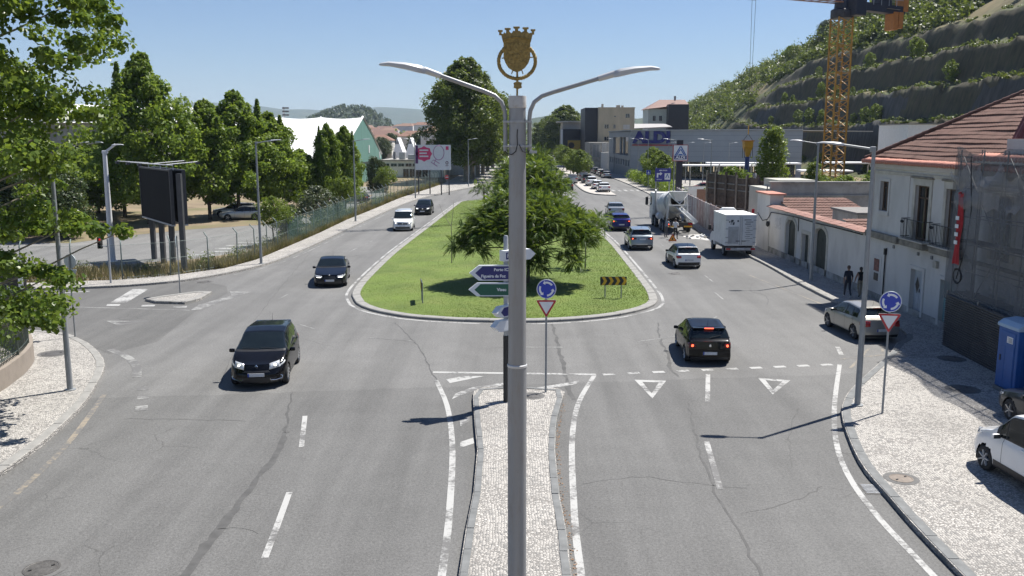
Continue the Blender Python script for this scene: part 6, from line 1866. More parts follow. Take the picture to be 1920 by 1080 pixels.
for Ya, Yb in ((40.75, 38.45), (37.85, 35.55)):
    b = B(); b.b2((XF - 0.42, Yb, 3.20), (XF + 0.02, Ya, 3.48)); bl = b.build('balcony', MOULD, house, bevel=0.05)
    b = B(); b.b2((XF - 0.46, Yb - 0.04, 3.481), (XF + 0.0, Ya + 0.04, 3.54)); b.build('slab_edge', STONE, bl, bevel=0.015)
    xr = XF - 0.40
    for z in (3.62, 4.42):
        b = B(); b.tube([(XF, Ya - 0.05, z), (xr, Ya - 0.05, z), (xr, Yb + 0.05, z), (XF, Yb + 0.05, z)], 0.018, 6); b.build('rail', IRON, bl)
    n_ = 17
    for k in range(n_ + 1):
        y = Ya - 0.05 - (Ya - Yb - 0.1) * k / n_
        b = B(); b.tube([(xr, y, 3.54), (xr, y, 4.42)], 0.010, 5)
        if k in (0, 1): b.lathe([(0.01, 4.2), (0.06, 4.28), (0.01, 4.36)], (xr, y, 0), 8)
        b.build('baluster', IRON, bl)
    for x in (XF - 0.14, XF - 0.27):
        for y in (Ya - 0.05, Yb + 0.05):
            b = B(); b.tube([(x, y, 3.54), (x, y, 4.42)], 0.010, 5); b.build('baluster', IRON, bl)
b = B(); fbox(b, 41.58, 23.6, 3.16, 3.3, 0.12, 0.02); b.build('string_course', MOULD, house, bevel=0.03)
def tile_rows(parent, p_eave, p_up, ylim0, ylim1, rows, wave=0.23, amp=0.045, m_=None, jit=0.012, seed=1, dy=1):
    """courses of barrel tiles; p_eave/p_up = (x, z) at eave and top; ylim(f) gives the run along y at height fraction f"""
    r_ = random.Random(seed)
    ex, ez = p_eave
    ux, uz = p_up
    sl = Vector((ux - ex, uz - ez))
    L_ = sl.length
    nx, nz = -sl.y / L_, sl.x / L_
    for k in range(rows):
        f0, f1 = k / rows, (k + 1) / rows + 0.16 / rows
        y0, y1 = ylim0((f0 + f1) / 2), ylim1((f0 + f1) / 2)
        n_ = max(4, int(abs(y1 - y0) / wave * 6))
        vs, fs = [], []
        sag = r_.uniform(-1, 1)
        for i in range(n_ + 1):
            y = y0 + (y1 - y0) * i / n_
            ph = 2 * math.pi * y / wave
            ti = int(y / wave)
            jj = jit * math.sin(ti * 12.9898 + k * 7.1)
            hgt = amp * (abs(math.cos(ph / 2)) ** 0.7)
            sagz = 0.02 * math.sin(y * 0.6 + sag * 3)
            for f, lift in ((f0 - 0.001 + jj * 0.25, 0.042), (f0 + jj * 0.25, 0.042), (f1, 0.0)):
                base = -0.05 if (f, lift) == (f0 - 0.001 + jj * 0.25, 0.042) else hgt + lift
                vs.append((ex + sl.x * f + nx * base, y, ez + sl.y * f + nz * base + sagz))
        for i in range(n_):
            for j in (0, 1): fs.append((3 * i + j, 3 * i + 3 + j, 3 * i + 4 + j, 3 * i + 1 + j))
        b = B(); b.add(vs, fs); b.build('tile_course', m_ or TERRA, parent, smooth=True, sharp=60)
rf = thing('roof', None, None); rf.parent = house
tile_rows(rf, (17.72, 6.86), (23.0, 10.15), lambda f: 45.6 - 5.3 * f, lambda f: 23.5, 19, wave=0.21, amp=0.036, seed=3)
b = B(); b.add([(17.8, 45.6, 6.84), (17.8, 23.5, 6.84), (23, 23.5, 10.08), (23, 40.3, 10.08)], [(0, 3, 2, 1)]); b.add([(17.8, 45.62, 6.84), (23, 40.3, 10.08), (28.3, 45.62, 6.84)], [(0, 2, 1)]); b.build('roof_deck', DTILE, rf)
b = B()
for i in range(22):
    f = i / 22
    p0 = Vector((17.72 + 5.3 * f, 45.65 - 5.3 * f, 6.98 + 3.24 * f)); p1 = p0 + Vector((0.27, -0.27, 0.165))
    b = B(); b.tube([p0, p1], [0.13, 0.10], 8); b.build('hip_tile', TERRA, rf, smooth=True)
pm2 = B(); pm2.tube([(0, 0, 0), (0.34, 0, 0.02)], [0.095, 0.08], 7); tm = pm2.mesh('eave_tile', True); tm.materials.append(TERRAL)
for k in range(80):
    o = bpy.data.objects.new('eave_tile', tm); C.objects.link(o); o.parent = rf; o.location = (17.52, 45.55 - k * 0.235, 6.84 + rng.uniform(-0.01, 0.01)); o.rotation_euler = (0, R(-20), rng.uniform(-0.04, 0.04))
b = B(); b.b2((17.95, 23.5, 6.85), (21.5, 33.1, 7.95)); dm = b.build('raised_bay', PLASTER, house)
pm2 = B(); pm2.tube([(0, 0, 0), (0.5, 0, 0.08)], [0.1, 0.085], 7); tm = pm2.mesh('bay_eave_tile', True); tm.materials.append(TERRAL)
for k in range(45):
    o = bpy.data.objects.new('bay_eave_tile', tm); C.objects.link(o); o.parent = dm; o.location = (17.4, 34.3 - k * 0.235, 7.22); o.rotation_euler = (0, R(-8), 0)
b = B(); b.b2((17.45, 23.6, 7.08), (17.95, 34.4, 7.18)); b.build('bay_soffit', PLASTER, dm)
b = B()
n_ = 60
vs, fs = [], []
for i in range(n_ + 1):
    y = 33.0 - 9.4 * i / n_
    d = 0.05 * (1 if (i // 2) % 2 else 0)
    vs += [(18.05 - d, y, 7.96), (19.2 - d, y, 10.6)]
fs = [(2 * i, 2 * i + 2, 2 * i + 3, 2 * i + 1) for i in range(n_)]
b.add(vs, fs); b.add([(18.05, 33.0, 7.96), (19.2, 33.0, 10.6), (21, 33.0, 7.96)], [(0, 1, 2)])
b.build('red_cladding', M('dark red sheet', (0.16, 0.035, 0.03), 0.7, var=0.15), dm)

sf = thing('scaffold', 'steel scaffold wrapped in torn grey netting in front of the white house', 'scaffold', (0, 0, 0))
SCF = M('scaffold tube', (0.19, 0.19, 0.19), 0.5, 0.4, var=0.25, vscale=6)
for y in np.arange(34.1, 24.5, -1.6):
    for x in (16.85, 17.6):
        b = B(); b.tube([(x, y, 0.12), (x + rng.uniform(-0.02, 0.02), y, 7.55)], 0.026, 6); b.build('standard', SCF, sf)
    for z in (2.1, 4.1, 6.1):
        b = B(); b.tube([(16.8, y, z), (17.95, y, z)], 0.022, 6); b.build('transom', SCF, sf)
for z in (1.1, 2.1, 3.1, 4.1, 5.1, 6.1, 7.1):
    for x in (16.85, 17.6):
        b = B(); b.tube([(x, 34.2, z), (x, 24.5, z)], 0.022, 6); b.build('ledger', SCF, sf)
for z in (2.15, 4.15, 6.15):
    for k in range(6):
        b = B(); b.b2((16.9, 34.1 - k * 1.6 - 1.58, z), (17.55, 34.1 - k * 1.6, z + 0.045)); b.build('deck_board', M('scaffold deck', (0.14, 0.13, 0.12), 0.8, var=0.2), sf)
for k in range(3):
    b = B(); b.tube([(16.82, 33.9 - 3.2 * k, 0.4), (16.82, 30.9 - 3.2 * k, 4.0)], 0.02, 6); b.build('brace', SCF, sf)
    b = B(); b.tube([(16.82, 30.9 - 3.2 * k, 4.2), (16.82, 33.9 - 3.2 * k, 7.3)], 0.02, 6); b.build('brace', SCF, sf)
NETG = netmat('torn grey netting', (0.15, 0.155, 0.16), 0.58)
def drape(name, p0, p1, z0, z1, seed, amp=0.12, n_=40, m_=16, mat_=None, parent=None, sagtop=0.15):
    r_ = random.Random(seed)
    ph = [r_.uniform(0, 6) for _ in range(6)]
    p0, p1 = Vector(p0), Vector(p1)
    d = p1 - p0
    nn = Vector((-d.y, d.x)).normalized()
    vs = []
    for j in range(m_ + 1):
        for i in range(n_ + 1):
            u, v = i / n_, j / m_
            a = amp * (math.sin(u * 17 + ph[0] + v * 2) * 0.5 + math.sin(u * 7 + ph[1] - v * 5) * 0.6 + math.sin(v * 11 + ph[2] + u * 3) * 0.4)
            q = p0 + d * u + nn * a
            vs.append((q.x, q.y, z0 + (z1 - z0) * v + sagtop * v ** 3 * math.sin(u * 15 + ph[3]) + 0.25 * sagtop * math.sin(u * 41)))
    b = B(); b.add(vs, [(j * (n_ + 1) + i, j * (n_ + 1) + i + 1, (j + 1) * (n_ + 1) + i + 1, (j + 1) * (n_ + 1) + i) for j in range(m_) for i in range(n_)])
    return b.build(name, mat_ or NETG, parent, smooth=True)
drape('netting', (16.7, 34.3), (16.7, 24.4), 1.9, 7.5, 1, parent=sf)
drape('netting', (17.9, 34.4), (16.7, 34.3), 1.9, 7.3, 2, 0.06, 12, parent=sf)
drape('netting_fold', (16.62, 34.2), (16.6, 29.5), 5.5, 6.9, 3, 0.16, 30, 8, netmat('bunched netting', (0.30, 0.30, 0.30), 0.42), sf, 0.3)
b = B(); b.tube([(16.64, 33.0, 7.3), (16.6, 32.6, 5.4), (16.66, 32.9, 4.0), (16.6, 33.3, 2.8)], 0.02, 5); b.build('loose_rope', WIRE, sf)
for k in range(3):
    b = B(); b.tube([(16.62 + 0.01 * k, 33.3 + 0.28 * math.cos(a) * (1 + 0.1 * k), 2.9 + 0.3 * math.sin(a) * (1 - 0.1 * k)) for a in np.linspace(0, 6.28, 16)], 0.015, 5); b.build('coiled_hose', WIRE, sf)
bn = thing('red_banner', 'narrow red cloth banner hanging from the scaffold corner', 'banner', (0, 0, 0))
drape('cloth', (16.56, 33.5), (16.52, 33.05), 3.35, 6.0, 5, 0.05, 10, 14, M('red cloth', (0.36, 0.02, 0.025), 0.8, var=0.2, vscale=3), bn, 0.05)
for k in range(4):
    b = B(); b.b2((16.44, 33.15, 4.1 + 0.3 * k), (16.46, 33.38, 4.24 + 0.3 * k)); b.build('white_letter', SWHITE, bn)

hd = thing('corrugated_hoarding', 'dark corrugated metal hoarding in front of the scaffold', 'hoarding', (0, 0, 0))
COR = M('dark corrugated steel', (0.075, 0.072, 0.072), 0.55, 0.3, var=0.2, vscale=1.5)
def corr(p0, p1, z0, z1, step=0.085, amp=0.022):
    p0, p1 = Vector(p0), Vector(p1)
    d = (p1 - p0).normalized()
    nn = Vector((-d.y, d.x))
    vs, fs = [], []
    n_ = int((z1 - z0) / step * 4)
    for i in range(n_ + 1):
        z = z0 + (z1 - z0) * i / n_
        a = amp * (1 if (i % 4) in (1, 2) else -1)
        q0, q1 = p0 + nn * a, p1 + nn * a
        vs += [(q0.x, q0.y, z), (q1.x, q1.y, z)]
    fs = [(2 * i, 2 * i + 1, 2 * i + 3, 2 * i + 2) for i in range(n_)]
    b = B(); b.add(vs, fs); return b
Hp = [Vector((16.6, 33.97)).lerp(Vector((16.2, 24.0)), k / 4) for k in range(5)]
for a, c in zip(Hp, Hp[1:]): corr(a, c - (c - a).normalized() * 0.02, 0.125, 2.12 + rng.uniform(-0.03, 0.03)).build('sheet', COR, hd)
corr((17.9, 34.1), (16.62, 33.99), 0.125, 2.1).build('sheet', COR, hd)
for q in Hp + [Vector((17.3, 34.0))]:
    b = B(); b.b2((q.x + 0.04, q.y - 0.04, 0.12), (q.x + 0.12, q.y + 0.04, 2.25)); b.build('post', SCF, hd)

t = thing('portable_toilet', 'blue portable toilet with a pale roof beside the hoarding', 'portable toilet', (15.9, 27.3, 0.118), R(2))
TB = M('blue plastic', (0.012, 0.085, 0.30), 0.45, var=0.1); TL = M('pale blue plastic', (0.30, 0.42, 0.55), 0.5, var=0.08)
b = B(); b.b2((-0.56, -0.56, 0), (0.56, 0.56, 0.14)); b.build('skid', M('grey plastic', (0.12, 0.13, 0.14), 0.6), t)
b = B(); b.b2((-0.53, -0.53, 0.14), (0.53, 0.53, 2.08)); bd = b.build('cabin', TB, t, bevel=0.03)
b = B(); b.prism([(-0.57, 2.06), (0.57, 2.06), (0.57, 2.16), (0.4, 2.28), (0, 2.34), (-0.4, 2.28), (-0.57, 2.16)], -0.57, 0.57, XZ); b.build('roof', TL, t, bevel=0.02)
b = B(); b.b2((-0.55, -0.40, 0.22), (-0.531, 0.36, 1.96)); d = b.build('door', TB, t, bevel=0.01)
b = B(); b.b2((-0.565, -0.3, 1.62), (-0.551, 0.0, 1.82)); b.build('sticker', SWHITE, d)
for k in range(5):
    b = B(); b.b2((-0.575, -0.27, 1.65 + k * 0.03), (-0.566, -0.05 - (k % 2) * 0.07, 1.662 + k * 0.03)); b.build('sticker_line', M('grey print', (0.2, 0.2, 0.22), 0.6), d)
b = B(); b.b2((-0.575, 0.26, 1.0), (-0.551, 0.32, 1.18)); b.build('latch', BLACK, d)
for y in (-0.25, 0.2):
    b = B(); b.b2((-0.558, y - 0.12, 0.35), (-0.551, y + 0.12, 1.5)); b.build('door_rib', TB, d, bevel=0.005)
for k in range(4):
    b = B(); b.b2((-0.4 + k * 0.22, -0.545, 0.3), (-0.3 + k * 0.22, -0.531, 1.9)); b.build('side_rib', TB, bd, bevel=0.005)

gw = thing('garden_wall', 'white rendered garden wall with two arched doors and a terracotta coping', 'wall', (0, 0, 0))
G_holes = [(uy(59.0), uy(57.0), 0.1, 2.8), (uy(55.6), uy(54.4), 0.1, 2.15), (uy(53.5), uy(51.3), 0.1, 2.8)]
b = wall_holes((XF, 46, 0), (0, -1, 0), (0, 0, 1), (-1, 0, 0), uy(66), uy(45.36), 0.06, 3.25, G_holes, 0.28)
b.add([(18.35, 66, 0), (18.35, 45.36, 0), (18.35, 45.36, 3.25), (18.35, 66, 3.25)], [(0, 1, 2, 3)]); b.add([(18, 66, 0.06), (18, 66, 3.25), (18.35, 66, 3.25), (18.35, 66, 0.06)], [(3, 2, 1, 0)]); b.add([(18, 66, 3.25), (18, 45.36, 3.25), (18.35, 45.36, 3.25), (18.35, 66, 3.25)], [(0, 1, 2, 3)])
b.build('wall', PLASTER, gw)
b = B(); b.b2((17.96, 62.9, 0.06), (18.9, 66.1, 4.05)); pl = b.build('corner_pier', PLASTER, gw)
b = B(); b.b2((17.82, 62.75, 4.052), (19.05, 66.25, 4.16)); b.build('pier_coping', TERRAL, pl, bevel=0.02)
b = B(); b.b2((17.97, 45.4, 0.06), (18.0, 66, 0.5)); b.build('plinth', MATS['mould stained plinth'], gw)
pm2 = B(); pm2.prism([(-0.34, 0), (0.42, 0.0), (0.42, 0.13), (0.0, 0.14), (-0.34, 0.04)], -0.155, 0.155, Matrix(((1, 0, 0), (0, 0, 1), (0, 1, 0)))); tm = pm2.mesh('coping_tile'); tm.materials.append(M('pink terracotta', (0.32, 0.175, 0.14), 0.8, var=0.22, vscale=1.2, dirt=(0.35, 0.2, 0.16)))
y = 62.7
while y > 45.4:
    o = bpy.data.objects.new('coping_tile', tm); C.objects.link(o); o.parent = gw; o.location = (18.05, y, 3.255 + rng.uniform(-0.01, 0.01)); o.rotation_euler = (0, rng.uniform(-0.02, 0.02), 0); y -= 0.325
for (Ya, Yb, z1, arch) in ((59.0, 57.0, 2.8, True), (55.6, 54.4, 2.15, False), (53.5, 51.3, 2.8, True)):
    for y in (Ya, Yb):
        s_ = 1 if y == Ya else -1
        b = B(); fbox(b, y + s_ * 0.26, y + s_ * 0.002, 0.1, z1 - (0.4 if arch else 0), 0.03, 0.02); b.build('jamb', STONE, gw, bevel=0.01)
    ym, hw = (Ya + Yb) / 2, (Ya - Yb) / 2
    if arch:
        n_ = 10
        for s_ in (-1, 1):
            pts = [(ym + s_ * hw, z1 - 0.5)] + [(ym + s_ * hw * math.cos(a), z1 - 0.5 + 0.48 * math.sin(a)) for a in np.linspace(0.15, math.pi / 2, 6)] + [(ym, z1 + 0.001), (ym + s_ * hw, z1 + 0.001)]
            b = B(); b.prism(pts, XF - 0.004, XF + 0.26, Matrix(((0, 0, 1), (1, 0, 0), (0, 1, 0)))); b.build('spandrel', PLASTER, gw)
        for k in range(n_):
            a0, a1 = math.pi * k / n_ + 0.02, math.pi * (k + 1) / n_ - 0.02
            q = [(ym + (hw + d) * math.cos(a), z1 - 0.48 + (0.47 + d) * math.sin(a)) for a, d in ((a0, 0.0), (a1, 0.0), (a1, 0.24), (a0, 0.24))]
            b = B(); b.prism(q, XF - 0.035, XF + 0.0, Matrix(((0, 0, 1), (1, 0, 0), (0, 1, 0)))); b.build('arch_stone', STONE, gw)
    else:
        b = B(); fbox(b, Ya + 0.26, Yb - 0.26, z1 + 0.002, z1 + 0.24, 0.03, 0.02); b.build('lintel', STONE, gw, bevel=0.01)
    for s_ in (-1, 1):
        b = B(); b.b2((XF + 0.2, ym + (0.01 if s_ > 0 else -hw), 0.12), (XF + 0.25, ym + (hw if s_ > 0 else -0.01), z1)); d = b.build('door_leaf', DOORG, gw)
        for a, c in ((0.25, 0.95), (1.1, z1 - 0.6)):
            y0 = ym + s_ * hw * 0.5
            b = B(); b.b2((XF + 0.18, y0 - hw * 0.33, a), (XF + 0.199, y0 + hw * 0.33, c)); b.build('panel', DOORG, d, bevel=0.01)
b = B()
cab_ = [(XF - 0.06, 65.8, 2.6), (XF - 0.05, 64.5, 2.15), (XF - 0.06, 63.2, 2.35), (XF - 0.06, 62.4, 2.9), (XF - 0.05, 59.0, 3.0), (XF - 0.05, 56.5, 3.05), (XF - 0.05, 53, 3.02), (XF - 0.06, 50, 3.08), (XF - 0.05, 46, 3.1)]
b.tube(cab_, 0.03, 6); b.build('cable', WIRE, gw)
b = B(); b.tube([(XF - 0.05, 56.4, 3.05), (XF - 0.04, 56.4, 2.2)], 0.025, 5); b.build('cable', WIRE, gw)
b = B(); b.lathe([(0.02, -0.2), (0.13, -0.1), (0.13, 0.1), (0.03, 0.2)], (XF - 0.12, 62.9, 2.05), 8); b.build('cable_box', WIRE, gw)
b = B(); b.tube([(XF - 0.06, 63.4, 2.3), (XF - 0.06, 63.5, 1.9), (XF - 0.06, 63.2, 1.85), (XF - 0.06, 63.0, 2.1)], 0.02, 5); b.build('cable', WIRE, gw)
b = B(); b.b2((XF - 0.006, 60.2, 1.9), (XF, 61.6, 2.7)); b.build('faded_sign', M('faded lettering patch', (0.5, 0.49, 0.47), 0.9, var=0.25, vscale=5), gw)
pst = thing('striped_post', 'red and white striped marker post at the end of the garden wall', 'post', (17.75, 66.4, 0.118))
for k in range(9):
    b = B(); b.b2((-0.09, -0.05, 0.3 * k), (0.09, 0.05, 0.3 * k + 0.299)); b.build('band', SRED if k % 2 == 0 else SWHITE, pst)

yw = thing('yard_wall', 'tall dark concrete wall behind the garden wall', 'wall', (0, 0, 0))
b = B(); b.b2((19.0, 66.4, 0), (32, 66.8, 4.7)); b.build('wall', CONC, yw)
b = B(); b.b2((18.9, 66.3, 4.71), (32, 66.9, 4.82)); b.build('capping', CONC, yw)
b = B(); b.b2((19.0, 66.3, 3.75), (32, 66.39, 3.85)); b.build('ledge', CONC, yw)
sh = thing('shed', 'low shed with a terracotta roof behind the garden wall', 'shed', (0, 0, 0))
b = B(); b.b2((19.2, 57.6, 0), (23.4, 64.0, 2.75)); b.build('wall', CONC, sh)
vs = []
rows_ = 9
for k in range(rows_):
    f0, f1 = k / rows_, (k + 1) / rows_ + 0.02
    n_ = 90
    vs, fs = [], []
    for i in range(n_ + 1):
        x = 18.7 + 5.0 * i / n_
        hgt = 0.045 * abs(math.cos(math.pi * x / 0.24)) ** 0.7
        for f, l in ((f0, 0.0), (f0, 0.05 + hgt), (f1, hgt)): vs.append((x, 57.2 + 7.0 * f, 2.68 + 1.05 * f + l))
    for i in range(n_):
        for j in (0, 1): fs.append((3 * i + j, 3 * i + 1 + j, 3 * i + 4 + j, 3 * i + 3 + j))
    b = B(); b.add(vs, [f[::-1] for f in fs]); b.build('tile_course', TERRA, sh, smooth=True, sharp=60)
aw = thing('arched_outbuilding', 'stone outbuilding with a round arch beside the white house', 'outbuilding', (0, 0, 0))
b = B(); b.b2((20.2, 52.6, 0), (27, 56.8, 3.55)); b.build('wall', CONC, aw)
b = B(); b.b2((20.1, 52.5, 3.552), (27.1, 56.9, 3.68)); b.build('flat_roof', M('flat roof grey', (0.2, 0.19, 0.18), 0.9), aw)
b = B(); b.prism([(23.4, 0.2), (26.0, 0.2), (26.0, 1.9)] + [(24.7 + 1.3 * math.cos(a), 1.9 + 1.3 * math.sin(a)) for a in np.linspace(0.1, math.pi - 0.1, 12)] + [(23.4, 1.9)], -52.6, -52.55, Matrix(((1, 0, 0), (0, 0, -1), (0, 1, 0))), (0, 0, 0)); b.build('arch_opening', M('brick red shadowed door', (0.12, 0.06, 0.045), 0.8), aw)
for k in range(6):
    n_ = 50
    vs, fs = [], []
    for i in range(n_ + 1):
        x = 18.5 + 4.2 * i / n_
        hgt = 0.045 * abs(math.cos(math.pi * x / 0.24)) ** 0.7
        for f, l in ((k / 6, 0.0), (k / 6, 0.05 + hgt), ((k + 1) / 6 + .02, hgt)): vs.append((x, 46.2 + 4.4 * f, 2.95 + 0.5 * f + l))
    for i in range(n_):
        for j in (0, 1): fs.append((3 * i + j, 3 * i + 3 + j, 3 * i + 4 + j, 3 * i + 1 + j))
    if k == 0:
        lt = thing('lean_to', 'low lean to with a terracotta roof against the white house', 'lean to', (0, 0, 0))
        b = B(); b.b2((18.6, 46.3, 0), (22.6, 50.4, 2.9)); b.build('wall', CONC, lt)
    b = B(); b.add(vs, fs); b.build('tile_course', TERRA, lt, smooth=True, sharp=60)

ch = thing('construction_hoarding', 'dirty pink and white panel hoarding along the building site', 'hoarding', (0, 0, 0))
Hl = resample(catmull([(16.7, 67.5), (16.75, 71), (17.1, 80), (17.7, 90), (18.3, 97), (19.2, 106)], 0.5), 2.5)
HPK = [M('pinkish hoarding sheet', (0.42, 0.33, 0.31), 0.8, var=0.22, vscale=1.4, dirt=(0.30, 0.20, 0.18), dscale=2, damt=0.8), M('white hoarding sheet', (0.55, 0.53, 0.51), 0.8, var=0.15, vscale=1.4, dirt=(0.36, 0.30, 0.28), dscale=2, damt=0.8)]
for k, (a, c) in enumerate(zip(Hl, Hl[1:])):
    m_ = (a + c) / 2
    d = c - a
    b = B(); b.box((m_.x, m_.y, 1.25 + 0.0), (d.length - 0.02, 0.05, 2.25 + rng.uniform(-0.05, 0.05)), math.atan2(d.y, d.x)); p = b.build('panel', HPK[(k * 5 + k // 3) % 2], ch)
    for f in (0.12, 0.37, 0.62, 0.87):
        q = a.lerp(c, f); b = B(); b.box((q.x - 0.03, q.y, 1.25), (0.03, 0.05, 2.2), math.atan2(d.y, d.x)); b.build('rib', HPK[(k + int(f * 4)) % 2], p)
    b = B(); b.b2((a.x + 0.04, a.y - 0.04, 0.1), (a.x + 0.14, a.y + 0.04, 2.45)); b.build('post', GALV, ch)
fw = thing('formwork_wall', 'brown steel formwork panels standing behind the site hoarding', 'formwork', (0, 0, 0))
FWB = M('rusty formwork', (0.085, 0.065, 0.05), 0.85, var=0.4, vscale=3); FWS = M('raw plywood', (0.28, 0.24, 0.19), 0.85, var=0.2)
for k in range(9):
    x, y = 19.6 + k * 0.55, 88.5 - k * 1.75
    h = 4.5 - 0.06 * k + rng.uniform(-0.15, 0.15)
    a = math.atan2(-1.75, 0.55)
    b = B(); b.box((x, y, h / 2), (1.75, 0.1, h), a); p = b.build('panel', FWB, fw)
    for z in np.arange(0.4, h, 0.55):
        b = B(); b.box((x - 0.11, y - 0.035, z), (1.72, 0.09, 0.09), a); b.build('waler', SCF if int(z * 10) % 2 else FWB, p)
    for s_ in (-0.5, 0.5):
        b = B(); b.box((x + s_ * 0.5 - 0.17, y - s_ * 1.6 - 0.05, h / 2 + 0.15), (0.14, 0.12, h + 0.3), a); b.build('soldier', FWS if k % 3 == 0 else FWB, p)
cs = thing('concrete_shell', 'pale new concrete wall block at the corner of the building site', 'concrete wall', (0, 0, 0))
b = B(); b.b2((19.4, 69.2, 0), (20.6, 74.0, 4.15)); b.build('wall', M('fresh concrete', (0.42, 0.41, 0.36), 0.85, var=0.1, vscale=1.2), cs)
b = B(); b.b2((20.62, 70.0, 0), (23.5, 74.2, 4.75)); b.build('rear_block', MATS['fresh concrete'], cs)
for x, y in ((19.5, 69.15), (20.4, 69.15)):
    b = B(); b.b2((x - 0.04, y - 0.03, 0), (x + 0.04, y + 0.04, 4.4)); b.build('steel_prop', SCF, cs)
wf_ = thing('site_fence', 'white sheet fence at the back of the building site', 'fence', (0, 0, 0))
for k in range(12):
    b = B(); b.b2((20.2 + k * 1.05, 104.0 + (k % 2) * 0.02, 0), (21.23 + k * 1.05, 104.06, 2.15)); b.build('panel', (M('brown panel', (0.30, 0.17, 0.12), 0.8) if k in (1, 7) else HPK[1] if k % 3 else WHITE), wf_)
person('worker in pale shirt standing on the site platform behind the formwork', (22.9, 85.6, 3.3), R(30), GREYC, GREYC, SHOEB, HAIRD, stand, 1.66)
t = thing('site_platform', 'narrow scaffold platform behind the formwork', 'scaffold', (22.9, 85.6, 0))
b = B(); b.b2((-0.7, -0.9, 3.24), (0.7, 0.9, 3.298)); b.build('deck', FWS, t)
for x in (-0.65, 0.65):
    for y in (-0.85, 0.85):
        b = B(); b.tube([(x, y, 0), (x, y, 4.3)], 0.03, 6); b.build('standard', SCF, t)

CLAD = M('grey cladding', (0.30, 0.33, 0.365), 0.5, 0.15, var=0.05, vscale=0.4)
sm = thing('supermarket', 'grey clad supermarket with ALDI letters and an open loggia at its corner', 'supermarket', (0, 0, 0))
Lf, Nf = (23.6, 222.0), (23.6, 182.0)
b = wall_holes((23.6, 222, 0), (0, -1, 0), (0, 0, 1), (-1, 0, 0), 0, 40, 0, 9.35, [(9, 36.5, 4.3, 8.1)] + [(3 + 4.2 * k, 5.6 + 4.2 * k, 2.2, 3.5) for k in range(9)], 0.6)
b.build('street_wall', CLAD, sm)
b = B(); b.b2((24.2, 186, 4.3), (30, 213, 4.4)); b.b2((29.8, 186, 4.4), (30, 213, 8.1)); b.build('loggia', M('loggia wall', (0.22, 0.21, 0.20), 0.8), sm)
for y in (200, 206): 
    b = B(); b.tube([(24.6, y, 4.4), (24.6, y, 8.1)], 0.3, 10); b.build('column', CLAD, sm, smooth=True)
for k in range(9):
    b = B(); b.b2((24.15, 222 - (5.6 + 4.2 * k), 2.2), (24.19, 222 - (3 + 4.2 * k), 3.5)); b.build('window', WGLASS, sm)
fd = Vector((52 - 23.6, 163.5 - 182.0)); fl = fd.length; fu = fd.normalized(); fn = Vector((fu.y, -fu.x))
FA = math.atan2(fu.y, fu.x)
b = wall_holes((23.6, 182, 0), (fu.x, fu.y, 0), (0, 0, 1), (fn.x, fn.y, 0), 0, fl, 0, 9.35, [(3.5, fl - 1, 0.1, 3.4)], 3.0)
b.build('front_wall', CLAD, sm)
b = B()
P_ = [(23.6, 182), (52, 163.5), (75, 190), (60, 222), (23.6, 222)]
b.prism([(x, y) for x, y in P_], 9.2, 9.34); b.build('roof', M('roof membrane', (0.35, 0.35, 0.35), 0.9), sm)
b = B(); 
q0 = Vector((23.6, 182)) - fn * 3.0
for k in range(11):
    a = q0 + fu * (3.5 + 2.6 * k)
    c = a + fu * 2.4
    b = B(); b.add([(a.x, a.y, 0.1), (c.x, c.y, 0.1), (c.x, c.y, 3.4), (a.x, a.y, 3.4)], [(0, 1, 2, 3)]); b.build('shop_window', WGLASS, sm)
for k in range(1, 6):
    a = Vector((23.6, 182)) + fn * 0.02
    z = 3.4 + k * 1.0
    c = a + fu * fl
    b = B(); b.bar((a.x, a.y, z), (c.x, c.y, z), 0.03, 0.03); b.build('cladding_joint', M('joint shadow gap', (0.16, 0.175, 0.19), 0.7), sm)
b = B(); a = Vector((23.6, 182)) + fn * 0.12; c = a + fu * fl; b.bar((a.x - 0.1, a.y, 9.42), (c.x, c.y, 9.42), 0.3, 0.2); b.build('parapet_cap', GALV, sm)
b = B(); b.bar((23.5, 182, 9.42), (23.5, 222, 9.42), 0.3, 0.2); b.build('parapet_cap', GALV, sm)
LETB = M('sign letter blue', (0.018, 0.02, 0.16), 0.4); LETR = M('sign letter red', (0.36, 0.03, 0.04), 0.4)
a = Vector((23.6, 182)) + fu * 4.75 + fn * 0.25
text('ALDI', 2.95, LETB, sm, (a.x, a.y, 7.95), (R(90), 0, FA), 0.12, 0.16, scale=(1.22, 1, 1))
b = B(); a = Vector((23.6, 182)) + fu * 0.6 + fn * 0.2; c = a + fu * 8.4; b.bar((a.x, a.y, 6.55), (c.x, c.y, 6.55), 0.42, 0.2); b.build('sign_rail', LETR, sm)
t = thing('pylon_sign', 'dark pylon with a square white ALDI logo board', 'pylon sign', (21.15, 115, 0.1), R(6))
b = B(); b.b2((-0.38, -0.2, 0), (0.38, 0.2, 7.6)); b.build('mast', M('navy mast', (0.018, 0.02, 0.035), 0.5), t)
b = B(); b.box((0, -0.3, 6.0), (1.95, 0.18, 2.05)); bd = b.build('board', LETR, t)
b = B(); b.box((0, -0.40, 6.0), (1.78, 0.03, 1.88)); b.build('white_face', SWHITE, bd)
LB = M('logo blue', (0.02, 0.10, 0.36), 0.4)
for k, (o_, w) in enumerate(((0.0, 0.13), (0.19, 0.13))):
    for sx in (-1, 1):
        b = B(); b.prism([(sx * (0.78 - o_ * 1.0), -0.32), (sx * (0.78 - o_ * 1.0 - w * 1.1), -0.32), (sx * 0.02, 0.82 - o_ * 1.9 - w * 0.9), (sx * 0.02, 0.82 - o_ * 1.9), (sx * 0.1, 0.82 - o_ * 1.9)], 0.416, 0.43, XZ, (0, 0, 6.0)); b.build('logo_stripe', LB, bd)
